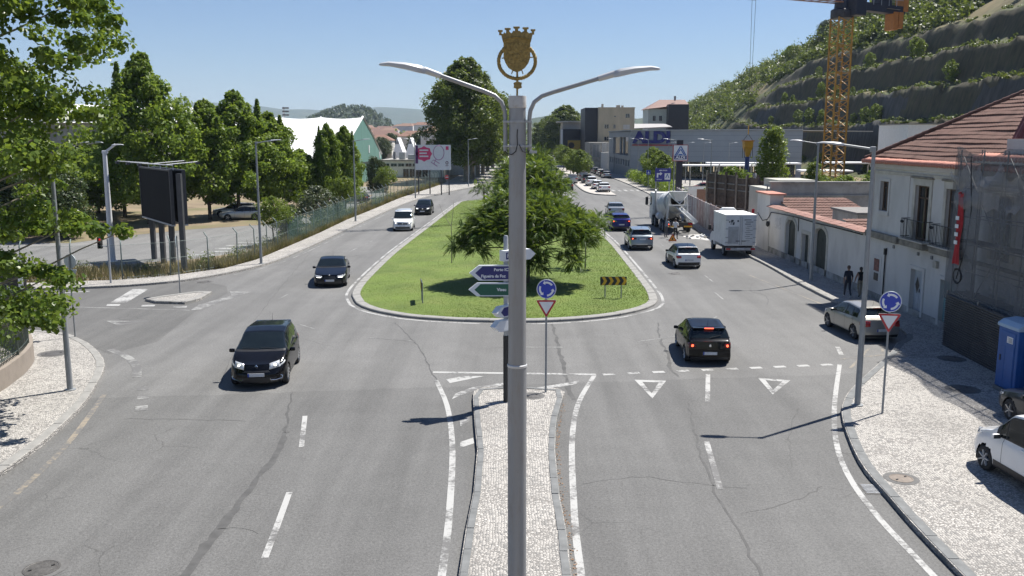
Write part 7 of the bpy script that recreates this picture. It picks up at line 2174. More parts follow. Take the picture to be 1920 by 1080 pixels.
b = B(); b.prism([(-0.3, -0.3), (0.3, -0.3), (0.22, -0.14), (-0.22, -0.14)], 0.416, 0.43, XZ, (0, 0, 6.0)); b.build('logo_bar', LB, bd)
b = B(); b.box((0, -0.42, 5.42), (1.62, 0.02, 0.46)); b.build('name_band', LETB, bd)
text('ALDI', 0.46, SWHITE, bd, (0, -0.434, 5.42), depth=0.002, bold=0.02, scale=(1.25, 1, 1))
t = thing('welcome_board', 'blue supermarket board with a white turn arrow and small logo', 'sign board', (18.6 + 1.6, 121.5, 0.12), R(4))
for sx in (-0.9, 0.9):
    b = B(); b.b2((sx - 0.06, 0, 0), (sx + 0.06, 0.1, 4.0)); b.build('post', GALV, t)
b = B(); b.box((0, -0.06, 2.95), (2.15, 0.08, 1.75)); bd = b.build('board', M('board blue', (0.03, 0.035, 0.24), 0.4), t)
text('BEM-VINDO', 0.2, SWHITE, bd, (0, -0.105, 3.55), depth=0.002, bold=0.006)
text('ENTRADA', 0.15, SWHITE, bd, (-0.5, -0.105, 2.35), depth=0.002, bold=0.005)
b = B(); b.prism([(-0.85, 2.6), (-0.65, 2.6), (-0.65, 3.0), (-0.4, 3.0), (-0.4, 2.85), (-0.1, 3.12), (-0.4, 3.38), (-0.4, 3.2), (-0.85, 3.2)], 0.102, 0.11, XZ); b.build('arrow', SWHITE, bd)
b = B(); b.box((0.58, -0.105, 2.75), (0.75, 0.01, 0.85)); b.build('logo_panel', SWHITE, bd)
b = B(); b.prism([(0.3, 2.55), (0.42, 2.55), (0.58, 2.95), (0.74, 2.55), (0.86, 2.55), (0.6, 3.12), (0.56, 3.12)], 0.112, 0.12, XZ); b.build('logo', LB, bd)
for i, (x, y, w, z) in enumerate(((37.0, 140, 14, 4.1), (33, 146, 12, 3.6), (52, 132, 13, 4.4), (44, 128, 7, 3.4))):
    t = thing('car_canopy', ('long white car park canopy, %s' % ('right of the pylon sign', 'under the supermarket front', 'behind the tall poplar', 'lowest, beside the poplar')[i]), 'canopy', (x, y, 0), R(-8))
    b = B(); b.box((0, 0, z), (w, 4.0, 0.22)); b.build('roof', WHITE, t, bevel=0.05)
    for sx in (-0.35, 0.0, 0.35):
        b = B(); b.tube([(w * sx, 1.2, 0), (w * sx, 1.2, z - 0.4), (w * sx, 0, z - 0.1)], 0.1, 8); b.build('support', GALV, t)
t = thing('car_park_wall', 'low white wall of the supermarket car park', 'wall', (31.5, 131, 0), R(-3))
b = B(); b.b2((-6.5, -0.1, 0), (6.5, 0.1, 1.0)); b.build('wall', WHITE, t)
b = B(); b.b2((-6.55, -0.13, 1.0), (6.55, 0.13, 1.06)); b.build('cap', CONC, t)

def windows(parent, O, U, N, rects, m_=WGLASS, fr=None):
    U, N, O = Vector(U), Vector(N), Vector(O)
    for u0, u1, z0, z1 in rects:
        b = B()
        p = [O + U * u + Vector((0, 0, z)) + N * 0.03 for u, z in ((u0, z0), (u1, z0), (u1, z1), (u0, z1))]
        b.add(p, [(0, 1, 2, 3)]); w = b.build('window', m_, parent)
        for u, v_ in ((u0, u0 + 0.08), (u1 - 0.08, u1), ((u0 + u1) / 2 - 0.04, (u0 + u1) / 2 + 0.04)):
            p = [O + U * q + Vector((0, 0, z)) + N * 0.05 for q, z in ((u, z0), (v_, z0), (v_, z1), (u, z1))]
            b = B(); b.add(p, [(0, 1, 2, 3)]); b.build('frame', fr or GALV, w)
BEI = M('beige tiled facade', (0.46, 0.40, 0.29), 0.8, var=0.12, vscale=0.6, dirt=(0.34, 0.30, 0.22), dscale=0.4, stretch=(1, 1, 0.3))
NVC = M('dark cladding', (0.022, 0.022, 0.032), 0.5, var=0.15)
t = thing('apartment_block', 'beige apartment block with a dark clad side beyond the supermarket', 'building', (0, 0, 0))
b = B(); b.b2((23.0, 244, 0), (32.6, 258, 15.7)); b.build('wall', BEI, t)
b = B(); b.b2((19.6, 246, 0), (22.98, 262, 15.9)); b.build('dark_wing', NVC, t)
b = B(); b.b2((22.9, 243.9, 15.71), (32.7, 258.1, 15.95)); b.build('parapet', BEI, t)
for x, w, h in ((24.2, 0.5, 1.0), (28.2, 1.0, 0.7), (29.6, 0.5, 0.6)):
    b = B(); b.b2((x, 248, 15.95), (x + w, 249, 15.95 + h)); b.build('chimney', CONC, t)
windows(t, (23.0, 244, 0), (1, 0, 0), (0, -1, 0), [(7.2, 8.3, 13.2, 14.2), (1.6, 2.8, 10.4, 11.4), (4.0, 4.6, 10.4, 11.4), (4.1, 4.7, 13.4, 13.7), (1.6, 2.8, 7.2, 8.2)])
windows(t, (23.0, 244, 0), (1, 0, 0), (0, -1, 0), [(6.6, 8.4, 10.2, 11.4), (6.6, 8.4, 7.0, 8.2)], M('roller shutter', (0.5, 0.5, 0.48), 0.7))
t = thing('dark_office', 'dark low office block with a yellow advertisement beyond the street trees', 'building', (0, 0, 0))
b = B(); b.b2((14.6, 262, 0), (20.8, 280, 10.4)); b.build('wall', NVC, t)
b = B(); b.b2((14.0, 262.0, 0), (14.55, 263, 10.3)); b.build('white_fin', WHITE, t)
b = B(); b.b2((16.0, 261.8, 3.8), (20.0, 261.95, 7.2)); p = b.build('advertisement', M('yellow poster', (0.55, 0.35, 0.05), 0.6), t)
b = B(); b.lathe([(0.9, 0), (0.9, 0.02)], (17.0, 261.78, 5.8), 16, Matrix.Rotation(R(90), 3, 'X')); b.build('dark_figure', M('poster dark', (0.05, 0.03, 0.03), 0.6), p)
b = B(); b.b2((15.5, 280, 0), (26, 292, 12.6)); b.build('pale_rear_wing', M('pale wing', (0.40, 0.38, 0.34), 0.8), t)
b = B(); b.b2((14.0, 279, 12.6), (26.5, 293, 13.0)); b.build('flat_roof', STONE, t)
t = thing('workshop', 'narrow grey workshop between the supermarket and the apartment block', 'building', (0, 0, 0))
b = B(); b.b2((19.4, 226, 0), (24.5, 243, 6.8)); b.build('wall', CONC, t)
b = B(); b.b2((22.0, 223, 0), (24.8, 225.9, 4.4)); b.build('annex', WHITE, t)
for k in range(8):
    b = B(); b.b2((22.1 + k * 0.33, 222.9, 4.42), (22.3 + k * 0.33, 223.1, 6.6)); b.build('white_slat', WHITE, t)
windows(t, (19.4, 226, 0), (1, 0, 0), (0, -1, 0), [(0.6, 2.3, 3.2, 6.2)], M('grey door', (0.2, 0.21, 0.22), 0.6))
t = thing('hill_house', 'pale green house with a pink tiled roof at the foot of the hill', 'house', (0, 0, 0))
b = B(); b.b2((44.5, 300, 0), (53, 312, 17.2)); b.build('wall', M('pale green render', (0.42, 0.47, 0.43), 0.8), t)
b = B(); b.b2((50.5, 296, 0), (57, 299.9, 18.6)); b.build('dark_wing', NVC, t)
b = B(); b.add([(43.8, 299, 17.2), (57.5, 299, 18.7), (57.5, 313, 17.2), (43.8, 313, 17.2), (49, 306, 20.4), (57.5, 306, 20.4)], [(0, 1, 5, 4), (1, 2, 5), (2, 3, 4, 5), (3, 0, 4)]); b.build('roof', M('pink roof', (0.27, 0.18, 0.155), 0.85), t)
b = B(); b.b2((53.4, 303, 20), (54.0, 303.6, 21.5)); b.build('chimney', CONC, t)
windows(t, (44.5, 300, 0), (1, 0, 0), (0, -1, 0), [(1.5, 2.5, 13.4, 15.0), (3.6, 4.6, 13.4, 15.0)])
t = thing('hill_annex', 'long low annex with a grey sloped roof under the pale green house', 'building', (0, 0, 0))
b = B(); b.b2((34, 270, 0), (46, 280, 10.0)); b.build('wall', NVC, t)
b = B(); b.add([(33, 268.5, 10.6), (47, 268.5, 11.2), (47, 282, 12.2), (33, 282, 12.2), (33, 268.5, 10.3), (47, 268.5, 10.9)], [(0, 1, 2, 3), (4, 5, 1, 0)]); b.build('roof', M('grey roof', (0.36, 0.35, 0.34), 0.8), t)
t = thing('white_shed', 'plain white block wall behind the tiled roof of the white house', 'building', (0, 0, 0))
b = B(); b.b2((43.3, 100, 0), (52, 108, 9.4)); b.build('wall', WHITE, t)
b = B(); b.b2((43.2, 99.9, 9.402), (52.1, 108.1, 9.5)); b.build('coping', CONC, t)

CRY = M('crane yellow', (0.42, 0.21, 0.022), 0.5, var=0.15, vscale=2, dirt=(0.22, 0.11, 0.03)); CRD = M('crane navy', (0.022, 0.024, 0.04), 0.5, var=0.2); CRO = M('crane orange', (0.42, 0.16, 0.03), 0.55)
cr = thing('tower_crane', 'yellow lattice tower crane in front of the netted hillside', 'crane', (37.1, 105, 0), R(12))
hw = 0.86
Zt = 21.3
for sx in (-1, 1):
    for sy in (-1, 1):
        b = B(); b.b2((sx * hw - 0.075, sy * hw - 0.075, 0), (sx * hw + 0.075, sy * hw + 0.075, Zt)); b.build('mast_chord', CRY, cr)
nb = 14
for f in range(4):
    for k in range(nb):
        z0, z1 = Zt * k / nb, Zt * (k + 1) / nb
        q = [(-hw, -hw), (hw, -hw), (hw, hw), (-hw, hw)]
        a, c = q[f], q[(f + 1) % 4]
        zm = (z0 + z1) / 2
        b = B(); b.bar((a[0], a[1], z0), (c[0], c[1], zm), 0.07); b.build('mast_lacing', CRY, cr)
        b = B(); b.bar((c[0], c[1], zm), (a[0], a[1], z1), 0.07); b.build('mast_lacing', CRY, cr)
        if k % 2 == 0:
            b = B(); b.bar((a[0], a[1], z0), (c[0], c[1], z0), 0.06); b.build('mast_strut', CRY, cr)
for k in range(40):
    b = B(); b.box((0.35, 0.2, 0.5 + k * 0.5), (0.4, 0.04, 0.04)); b.build('ladder_rung', GALV, cr)
b = B(); b.lathe([(1.15, 21.2), (1.25, 21.4), (1.25, 22.1), (0.9, 22.3), (0.8, 23.6)], n=20); b.build('slewing_ring', CRD, cr, smooth=True)
CD = (math.cos(R(25.5 - 12)), math.sin(R(25.5 - 12)))
def cp(l, s, z): return (CD[0] * l - CD[1] * s, CD[1] * l + CD[0] * s, z)
b = B(); b.bar(cp(-0.6, 0, 22.8), cp(9.2, 0, 22.5), 1.1, 0.9); cj = b.build('counter_jib', CRD, cr)
b = B(); b.bar(cp(6.2, -0.56, 22.6), cp(8.2, -0.56, 22.55), 0.4, 0.02); b.build('name_plate', M('plate grey', (0.25, 0.23, 0.2), 0.6), cj)
for s in (-0.6, 0.6):
    for l in np.arange(0.5, 9, 1.2):
        b = B(); b.bar(cp(l, s, 22.9), cp(l, s, 24.2), 0.05); b.build('guard_post', GALV, cj)
    for z in (23.6, 24.2):
        b = B(); b.bar(cp(0.5, s, z), cp(8.8, s, z), 0.05); b.build('guard_rail', GALV, cj)
for l, z0, z1 in ((7.7, 20.3, 22.3), (8.5, 20.5, 22.3), (9.2, 22.4, 24.3)):
    b = B(); b.box(cp(l, 0, (z0 + z1) / 2), (0.7, 1.3, z1 - z0), R(13.5)); b.build('counterweight', CRO, cj)
b = B(); b.box(cp(6, 0, 23.4), (2.0, 1.1, 0.9), R(13.5)); b.build('winch', CRD, cj)
JL = 46
for s, z in ((-0.6, 22.9), (0.6, 22.9), (0, 24.4)):
    b = B(); b.bar(cp(-0.5, s, z), cp(-JL, s, z + 0.02), 0.1 if z > 23 else 0.13); b.build('jib_chord', CRY if z > 23 else M('jib red', (0.33, 0.15, 0.07), 0.5), cr)
for k in range(40):
    l0, l1 = -0.6 - k * 1.13, -0.6 - (k + 1) * 1.13
    for s in (-0.6, 0.6):
        b = B(); b.bar(cp(l0, s, 22.9), cp((l0 + l1) / 2, 0, 24.4), 0.05); b.build('jib_lacing', GALV, cr)
        b = B(); b.bar(cp((l0 + l1) / 2, 0, 24.4), cp(l1, s, 22.9), 0.05); b.build('jib_lacing', GALV, cr)
    b = B(); b.bar(cp(l0, -0.6, 22.9), cp(l1, 0.6, 22.9), 0.05); b.build('jib_lacing', GALV, cr)
b = B(); b.box(cp(0.8, -1.4, 22.3), (1.6, 1.3, 1.8), R(13.5)); b.build('operator_cab', CRD, cr, bevel=0.08)
b = B(); b.box(cp(-12.6, 0, 22.65), (1.2, 1.1, 0.3), R(13.5)); tr_ = b.build('trolley', CRD, cr)
for s in (-0.3, 0.3):
    b = B(); b.tube([cp(-12.6, s, 22.6), cp(-12.6, s * 0.3, 9.2)], 0.02, 5); b.build('hoist_rope', WIRE, tr_)
p = Vector((37.1, 105, 0)) + Matrix.Rotation(R(12), 3, 'Z') @ Vector(cp(-12.6, 0, 0))
t = thing('concrete_skip', 'yellow concrete skip hanging from the crane above the site', 'concrete skip', (p.x, p.y, 5.9))
b = B(); b.lathe([(0.2, 0.0), (0.25, 0.15), (0.65, 1.1), (0.68, 1.75), (0.62, 1.75)], n=4, rot=Matrix.Rotation(R(45), 3, 'Z')); b.build('hopper', M('skip yellow', (0.52, 0.27, 0.02), 0.5, dirt=(0.3, 0.17, 0.04)), t)
b = B(); b.box((0, 0, 1.75), (1.15, 1.15, 0.12)); b.build('rim', CRO, t)
b = B(); b.tube([(0.5, 0, 1.8), (0, 0, 2.5), (-0.5, 0, 1.8)], 0.03, 6); b.build('bail', IRON, t)
b = B(); b.tube([(0, 0, 2.45), (0, 0, 3.4)], 0.05, 6); b.build('hook_block', SYEL, t)
b = B(); b.tube([(0, 0, 0.02), (0, 0, -2.3)], 0.24, 10); b.build('blue_sleeve', M('blue sleeve', (0.03, 0.05, 0.2), 0.6), t, smooth=True)
for k in range(4):
    a = R(45 + 90 * k); b = B(); b.tube([(0.6 * math.cos(a), 0.6 * math.sin(a), 1.7), (0.6 * math.cos(a), 0.6 * math.sin(a), -0.1)], 0.03, 5); b.build('leg', IRON, t)

NETA = M('dark erosion netting', (0.056, 0.049, 0.027), 0.95, var=0.55, vscale=1.1, bump=0.9, bscale=3.5, dirt=(0.062, 0.066, 0.028), dscale=0.5, damt=0.85, stretch=(1, 1.2, 0.3))
NETB = M('grey blue sprayed face', (0.055, 0.056, 0.054), 0.95, var=0.45, vscale=1.0, bump=0.8, bscale=2.5, stretch=(1, 1.2, 0.25))
HILLG = M('hill scrub ground', (0.065, 0.075, 0.028), 0.95, var=0.5, vscale=0.5, bump=1.0, bscale=1.5, dirt=(0.22, 0.17, 0.09), dscale=0.045, damt=0.9)
PROF = [(70, -0.1), (76, 0.2), (78, 11.1), (80.6, 11.5), (82.3, 17.9), (85.3, 18.4), (87.2, 25.0), (90.5, 25.6), (92.8, 31.2), (96.5, 32.8), (104, 38), (112, 46), (128, 50), (170, 52), (260, 40)]
NAT = [(40, -0.1), (60, 3), (76, 12), (90, 24), (104, 36), (114, 45), (130, 49), (170, 52), (260, 40)]
def hill_z(x, y):
    rg = np.interp(y, [-100, 60, 110, 200, 300, 330, 422, 563, 700, 900], [0.55, 0.72, 0.9, 1.0, 1.0, 0.97, 0.82, 0.56, 0.25, 0.0])
    st = np.interp(x, [p[0] for p in PROF], [p[1] for p in PROF])
    na = np.interp(x, [p[0] for p in NAT], [p[1] for p in NAT])
    k = np.interp(y, [285, 330], [0, 1])
    shift = 7.0 * np.clip((y - 330) / 300, 0, 3)
    na = np.interp(x + shift * 1.2, [p[0] for p in NAT], [p[1] for p in NAT])
    top = np.clip((x - 92) / 20, 0, 1)
    rgs = np.where(y < 300, 1 - (1 - rg) * top, rg)
    z = (st * (1 - k) + na * k) * rgs
    bump = 0.35 * np.sin(y * 0.21 + x * 0.3) + 0.25 * np.sin(y * 0.67 + 1.3) + 0.15 * np.sin(y * 1.7 + x)
    return z + bump * np.clip(z / 12, 0, 1)
xs = np.unique(np.concatenate([np.arange(40, 76, 6), np.arange(76, 97, 0.55), np.arange(97, 130, 3), np.arange(130, 262, 12)]))
ys = np.concatenate([np.arange(-60, 90, 15), np.arange(90, 335, 2.2), np.arange(335, 920, 14)])
Xg, Yg = np.meshgrid(xs, ys)
fold = 0.16 * np.sin(Yg * 0.43 + 2.2 * np.sin(Yg * 0.071) + Xg * 0.9) + 0.13 * np.sin(Yg * 1.31 + 1.7 * np.sin(Yg * 0.19) + Xg) + 0.4 * np.sin(Yg * 0.047 + Xg * 0.13)
Zg = hill_z(Xg + fold * (Xg > 75.5) * (Xg < 95) * (Yg < 320), Yg)
nx_, ny_ = len(xs), len(ys)
V = np.stack([Xg.ravel(), Yg.ravel(), Zg.ravel()], 1)
ii = np.arange((ny_ - 1) * nx_).reshape(ny_ - 1, nx_)[:, :-1].ravel()
F = np.stack([ii, ii + 1, ii + 1 + nx_, ii + nx_], 1)
me = np_mesh('hillside', V, F, True)
A_ = V[F]
slope = (A_[:, 1, 2] - A_[:, 0, 2]) / (A_[:, 1, 0] - A_[:, 0, 0] + 1e-6)
cy_, cz_ = A_[:, :, 1].mean(1), A_[:, :, 2].mean(1)
blue = (np.sin(cy_ * 0.13 + cz_ * 0.05) > 0.25) & (cz_ < 17)
mi = np.where((slope > 1.1) & (cy_ < 325), np.where(blue, 1, 0), 2).astype(np.int32)
me.polygons.foreach_set('material_index', mi)
for m_ in (NETA, NETB, HILLG): me.materials.append(m_)
ho = link('hillside', me)
tag(ho, 'terraced hillside with dark netted retaining faces', kind='structure')

HW_ = M('white tent membrane', (0.80, 0.80, 0.79), 0.5, var=0.03, vscale=0.2); HG = M('green sheet gable', (0.115, 0.24, 0.21), 0.6, var=0.12, vscale=0.25, stretch=(1, 3, 0.3), dirt=(0.16, 0.28, 0.25), dscale=0.4)
t = thing('exhibition_hall', 'large white ridged tent hall with a green gable wall', 'hall', (0, 0, 0))
xg, ya, zr, ze = -26.85, 165.0, 11.6, 4.6
y0, y1 = 142.5, 187.5
x = xg
k = 0
while x > -86:
    x2 = x - 7.5
    for (yy, s_) in ((y0, 1), (y1, -1)):
        b = B()
        n_ = 8
        vs = []
        for i in range(n_ + 1):
            f = i / n_
            y = yy + (ya - yy) * f
            z = ze + (zr - ze) * f + 0.35 * math.sin(math.pi * f)
            for u in (0, 0.25, 0.5, 0.75, 1.0): vs.append((x + (x2 - x) * u, y, z - 0.22 * math.sin(math.pi * u) * (0.3 + f)))
        b.add(vs, [(5 * i + j, 5 * i + j + 1, 5 * i + j + 6, 5 * i + j + 5) for i in range(n_) for j in range(4)]); b.build('roof_bay', HW_, t, smooth=True)
    if k:
        b = B(); b.tube([(x, y0, ze + 0.1)] + [(x, y0 + (ya - y0) * f, ze + (zr - ze) * f + 0.35 * math.sin(math.pi * f) + 0.1) for f in (0.25, 0.5, 0.75, 1)], 0.12, 6); b.build('roof_rib', M('rib grey', (0.5, 0.52, 0.52), 0.6), t)
    x = x2; k += 1
b = B(); b.add([(xg, y0, 0), (xg, y1, 0), (xg, y1, ze), (xg, ya + 11, (ze + zr) / 2 + 0.35), (xg, ya, zr), (xg, ya - 11, (ze + zr) / 2 + 0.35), (xg, y0, ze)], [(0, 1, 2, 3, 4, 5, 6)]); b.build('gable', HG, t)
b = B(); b.b2((xg, y0, 3.4), (xg + 0.12, y1, 3.65)); b.build('gable_band', M('dark band', (0.03, 0.05, 0.05), 0.7), t)
for y in np.arange(y0 + 4, y1, 4.5):
    b = B(); b.b2((xg, y - 0.06, 0), (xg + 0.08, y + 0.06, 3.4)); b.build('gable_post', M('pale green post', (0.2, 0.33, 0.3), 0.6), t)
b = B(); b.tube([(xg, y0, ze + .1), (xg, ya - 11, (ze + zr) / 2 + 0.45), (xg, ya, zr + 0.1), (xg, ya + 11, (ze + zr) / 2 + 0.45), (xg, y1, ze + .1)], 0.2, 6); b.build('verge', HW_, t)
b = B(); b.b2((-86, y0 - 0.02, 0), (xg, y0 + 0.2, ze)); b.build('side_wall', HG, t)
for y, z0, z1 in ((171, 5.2, 6.6), (184.5, 4.0, 5.2)):
    b = B(); b.b2((xg, y - 0.4, z0), (xg + 0.1, y + 0.4, z1)); b.build('gable_window', SWHITE, t)
for i, (xa, xb) in enumerate(((-27.0, -24.2), (-24.1, -21.3))):
    t = thing('peaked_tent', 'small white peaked tent, %s of the pair behind the low building' % ('left', 'right')[i], 'tent', (0, 0, 0))
    xm = (xa + xb) / 2 - 0.2
    b = B(); b.b2((xa, 205, 0), (xb, 212, 3.8)); b.build('wall', HW_, t)
    b = B(); b.add([(xa, 204.9, 3.8), (xb, 204.9, 3.8), (xm, 205.5, 8.0), (xm, 212, 8.0), (xa, 212, 3.8), (xb, 212, 3.8)], [(0, 1, 2), (1, 5, 3, 2), (0, 2, 3, 4)]); b.build('roof', HW_, t)
    b = B(); b.add([(xm - 0.4, 205.2, 6.6), (xm + 0.4, 205.2, 6.6), (xm, 205.35, 7.5)], [(0, 1, 2)]); b.build('vent', M('vent dark', (0.2, 0.2, 0.2), 0.8), t)
t = thing('low_building', 'long low white building with roof plant beside the green gable', 'building', (0, 0, 0))
b = B(); b.b2((-26.5, 185, 0), (-14, 200, 3.3)); b.build('wall', WHITE, t)
b = B(); b.b2((-26.7, 184.7, 3.3), (-13.9, 200.2, 3.55)); b.build('roof', CONC, t)
windows(t, (-26.5, 185, 0), (1, 0, 0), (0, -1, 0), [(0.3 + 1.5 * k, 1.6 + 1.5 * k, 2.2, 2.8) for k in range(8)])
windows(t, (-26.5, 185, 0), (1, 0, 0), (0, -1, 0), [(4.3 + 1.3 * k, 5.5 + 1.3 * k, 0.1, 1.7) for k in range(4)])
for x, w, h in ((-24.4, 0.4, 1.6), (-23.2, 1.2, 1.5), (-21.4, 1.6, 1.0), (-19.5, 1.8, 1.7), (-17.6, 2.4, 1.9)):
    b = B(); b.b2((x, 187, 3.55), (x + w, 189, 3.55 + h)); b.build('roof_plant', GALV if w > 0.5 else M('dark plant', (0.12, 0.13, 0.15), 0.6), t, bevel=0.05)
t = thing('white_barn', 'white arched roof barn behind the banner', 'barn', (0, 0, 0))
poly = [(-18.5, 0), (-7.5, 0), (-7.5, 3.0)] + [(-13 + 5.6 * math.cos(a), 3.2 + 4.6 * math.sin(a)) for a in np.linspace(0.1, math.pi - 0.1, 14)] + [(-18.5, 3.0)]
b = B(); b.prism(poly, -215, -196, XZ); b.build('wall', M('barn white', (0.62, 0.65, 0.66), 0.7), t)
b = B(); b.b2((-17.5, 195.8, 3.2), (-8.5, 195.95, 3.4)); b.build('band', CONC, t)
t = thing('banner_board', 'white banner with pink print on dark posts at the end of the fence', 'banner', (0, 128, 0))
for x in (-13.2, -11.6, -10.0, -8.9):
    b = B(); b.b2((x - 0.08, 0.1, 0), (x + 0.08, 0.25, 6.6)); b.build('post', BFR, t)
b = B(); b.b2((-13.6, -0.02, 3.5), (-8.6, 0.06, 7.0)); bd = b.build('sheet', SWHITE, t)
b = B()
r_ = random.Random(3)
PK = M('pink print', (0.62, 0.05, 0.16), 0.6)
pts = []
for k in range(16):
    a = 2 * math.pi * k / 16
    rr = 0.98 if k % 2 else 1.15
    pts.append((-12.35 + rr * math.cos(a), 5.75 + rr * 0.95 * math.sin(a)))
b.prism(pts, 0.022, 0.03, XZ); b.build('pink_blot', PK, bd)
b = B(); b.b2((-13.58, -0.03, 4.4), (-13.2, -0.021, 6.9)); b.build('purple_band', M('purple print', (0.10, 0.02, 0.12), 0.6), bd)
for k in range(3):
    b = B(); b.b2((-13.0, -0.04, 6.15 - k * 0.42), (-11.75 - 0.2 * (k % 2), -0.032, 6.35 - k * 0.42)); b.build('white_line', SWHITE, bd)
LIL = M('lilac line print', (0.42, 0.2, 0.36), 0.6)
b = B(); b.tube([(-10.3 + 0.75 * math.cos(a), -0.03, 5.9 + 1.0 * math.sin(a)) for a in np.linspace(0, 6.28, 30)], 0.05, 4); b.build('drawn_loop', LIL, bd)
b = B(); b.tube([(-10.7, -0.03, 5.0), (-11.0, -0.03, 4.3), (-10.5, -0.03, 4.0), (-11.4, -0.03, 4.6), (-11.0, -0.03, 4.9), (-10.2, -0.03, 4.4)], 0.05, 4); b.build('drawn_loop', LIL, bd)
b = B(); b.b2((-9.3, -0.03, 6.3), (-8.9, -0.022, 6.8)); b.build('pink_mark', PK, bd)
b = B(); b.tube([(-9.15 + 0.16 * math.cos(a), -0.03, 4.5 + 0.2 * math.sin(a)) for a in np.linspace(0, 6.28, 12)], 0.05, 4); b.build('round_mark', M('plum print', (0.12, 0.02, 0.07), 0.6), bd)
b = B(); b.b2((-9.35, -0.03, 4.05), (-8.95, -0.022, 4.13)); b.build('word_mark', MATS['plum print'], bd)
t = thing('concrete_stand', 'grey concrete building with overhanging upper floor and white roof behind the near tree', 'building', (0, 0, 0))
b = B(); b.b2((-75, 118, 0), (-46, 140, 5.2)); b.build('lower_storey', CONC, t)
b = B(); b.prism([(-80, 7.0), (-46.5, 7.0), (-45.2, 9.8), (-80, 9.8)], -138, -112, XZ); b.build('upper_storey', CONC, t)
b = B(); b.b2((-80, 113, 5.9), (-47.5, 138, 6.5)); b.build('deck', CONC, t)
b = B(); b.b2((-78, 112.6, 8.0), (-47.5, 113, 8.9)); b.build('dark_strip', BLACK, t)
b = B(); b.add([(-82, 111, 10.4), (-44.5, 111, 10.0), (-44.5, 140, 12.4), (-82, 140, 13.5), (-82, 111, 10.1), (-44.5, 111, 9.82)], [(0, 1, 2, 3), (4, 5, 1, 0)]); b.build('roof', HW_, t)
t = thing('floodlight_mast', 'floodlight mast rising above the white hall roof', 'mast', (-47, 189, 0))
b = B(); b.lathe([(0.3, 0), (0.16, 14.2)], n=10); b.build('pole', GALV, t)
for k in range(3):
    b = B(); b.box((0.4, 0, 12.6 + k * 0.7), (1.3, 0.4, 0.3)); b.build('lamp_bank', BFR, t)

r_ = random.Random(21)
RT = [M('town roof %d' % i, c, 0.85, var=0.15) for i, c in enumerate(((0.20, 0.11, 0.08), (0.17, 0.10, 0.08), (0.22, 0.14, 0.105)))]
WT = [M('town wall %d' % i, c, 0.85, var=0.06) for i, c in enumerate(((0.70, 0.70, 0.68), (0.62, 0.59, 0.52), (0.55, 0.55, 0.55)))]
TOWN = [(-48, 330, 9, 7, 0, 0), (-37, 345, 12, 8.5, 0, 1), (-55, 390, 14, 9, 1, 1), (-24.5, 300, 11, 9.6, 2, 0), (-70, 420, 12, 10, 0, 0), (-33, 410, 10, 9, 1, 0), (-20, 420, 12, 12, 2, 0)]
wds = ['nearest', 'second', 'third', 'tall pale', 'fourth', 'fifth', 'furthest']
for i, (x, y, w, h, rc, wc) in enumerate(TOWN):
    t = thing('town_house', 'white town house with a red tiled roof beyond the halls, %s of the group' % wds[i], 'house', (x, y, 0), 0, 'town houses beyond the halls')
    b = B(); b.b2((-w / 2, 0, 0), (w / 2, 9, h)); b.build('wall', WT[wc], t)
    b = B(); b.add([(-w / 2 - .4, -.4, h), (w / 2 + .4, -.4, h), (w / 2 + .4, 9.4, h), (-w / 2 - .4, 9.4, h), (-w / 2 + 3, 4.5, h + 2.1), (w / 2 - 3, 4.5, h + 2.1)], [(0, 1, 5, 4), (1, 2, 5), (2, 3, 4, 5), (3, 0, 4)]); b.build('roof', RT[rc], t)
    windows(t, (-w / 2, 0, 0), (1, 0, 0), (0, -1, 0), [(1 + 2.6 * k, 2.2 + 2.6 * k, z, z + 1.3) for k in range(int(w / 2.6) - 0) if 2.2 + 2.6 * k < w for z in np.arange(1.2, h - 1.8, 3.0)])
for i in range(70):
    y = r_.uniform(620, 1150)
    x = -y * r_.uniform(0.09, 0.158)
    w, h = r_.uniform(8, 16), r_.uniform(5, 13)
    gz = 6 + (y - 620) * 0.012
    t = thing('distant_house', 'tiny pale house with a red roof in the distant town', 'house', (x, y, 0), r_.uniform(-0.3, 0.3), 'houses of the distant town')
    b = B(); b.b2((-w / 2, 0, 0), (w / 2, 8, h + gz * 0.6)); b.build('wall', WT[i % 3], t)
    b = B(); z_ = h + gz * 0.6; b.add([(-w / 2, -0.3, z_), (w / 2, -0.3, z_), (w / 2, 8.3, z_), (-w / 2, 8.3, z_), (-w / 2 + 2, 4, z_ + 2), (w / 2 - 2, 4, z_ + 2)], [(0, 1, 5, 4), (1, 2, 5), (2, 3, 4, 5), (3, 0, 4)]); b.build('roof', RT[i % 3], t)
def ridge(name, label, prof, y, depth, mat_, seed, rough=0.02):
    r_ = np.random.RandomState(seed)
    x = np.linspace(prof[0][0], prof[-1][0], 220)
    z = np.interp(x, [p[0] for p in prof], [p[1] for p in prof])
    kx = np.linspace(0, 1, 220)
    for o in range(1, 7): z = z + rough * z.max() / o * np.sin(kx * 19 * o * 1.7 + r_.rand() * 6)
    z = np.clip(z, -2, None)
    rows = []
    for f in np.linspace(0, 1, 14):
        rows.append(np.stack([x, np.full_like(x, y) + depth * (f - 1), z * np.sin(f * math.pi / 2) ** 1.2 + z.max() * 0.03 * np.sin(kx * 60 + f * 17) * f * (1 - f) - 1], 1))
    for f in np.linspace(0.1, 1, 4): rows.append(np.stack([x, np.full_like(x, y) + depth * f, z * (1 - f) - 1], 1))
    V = np.concatenate(rows)
    n_ = 220
    ii = np.arange((len(rows) - 1) * n_).reshape(-1, n_)[:, :-1].ravel()
    o = link(name, np_mesh(name, V, np.stack([ii, ii + 1, ii + 1 + n_, ii + n_], 1), True), mat_)
    tag(o, label, kind='structure')
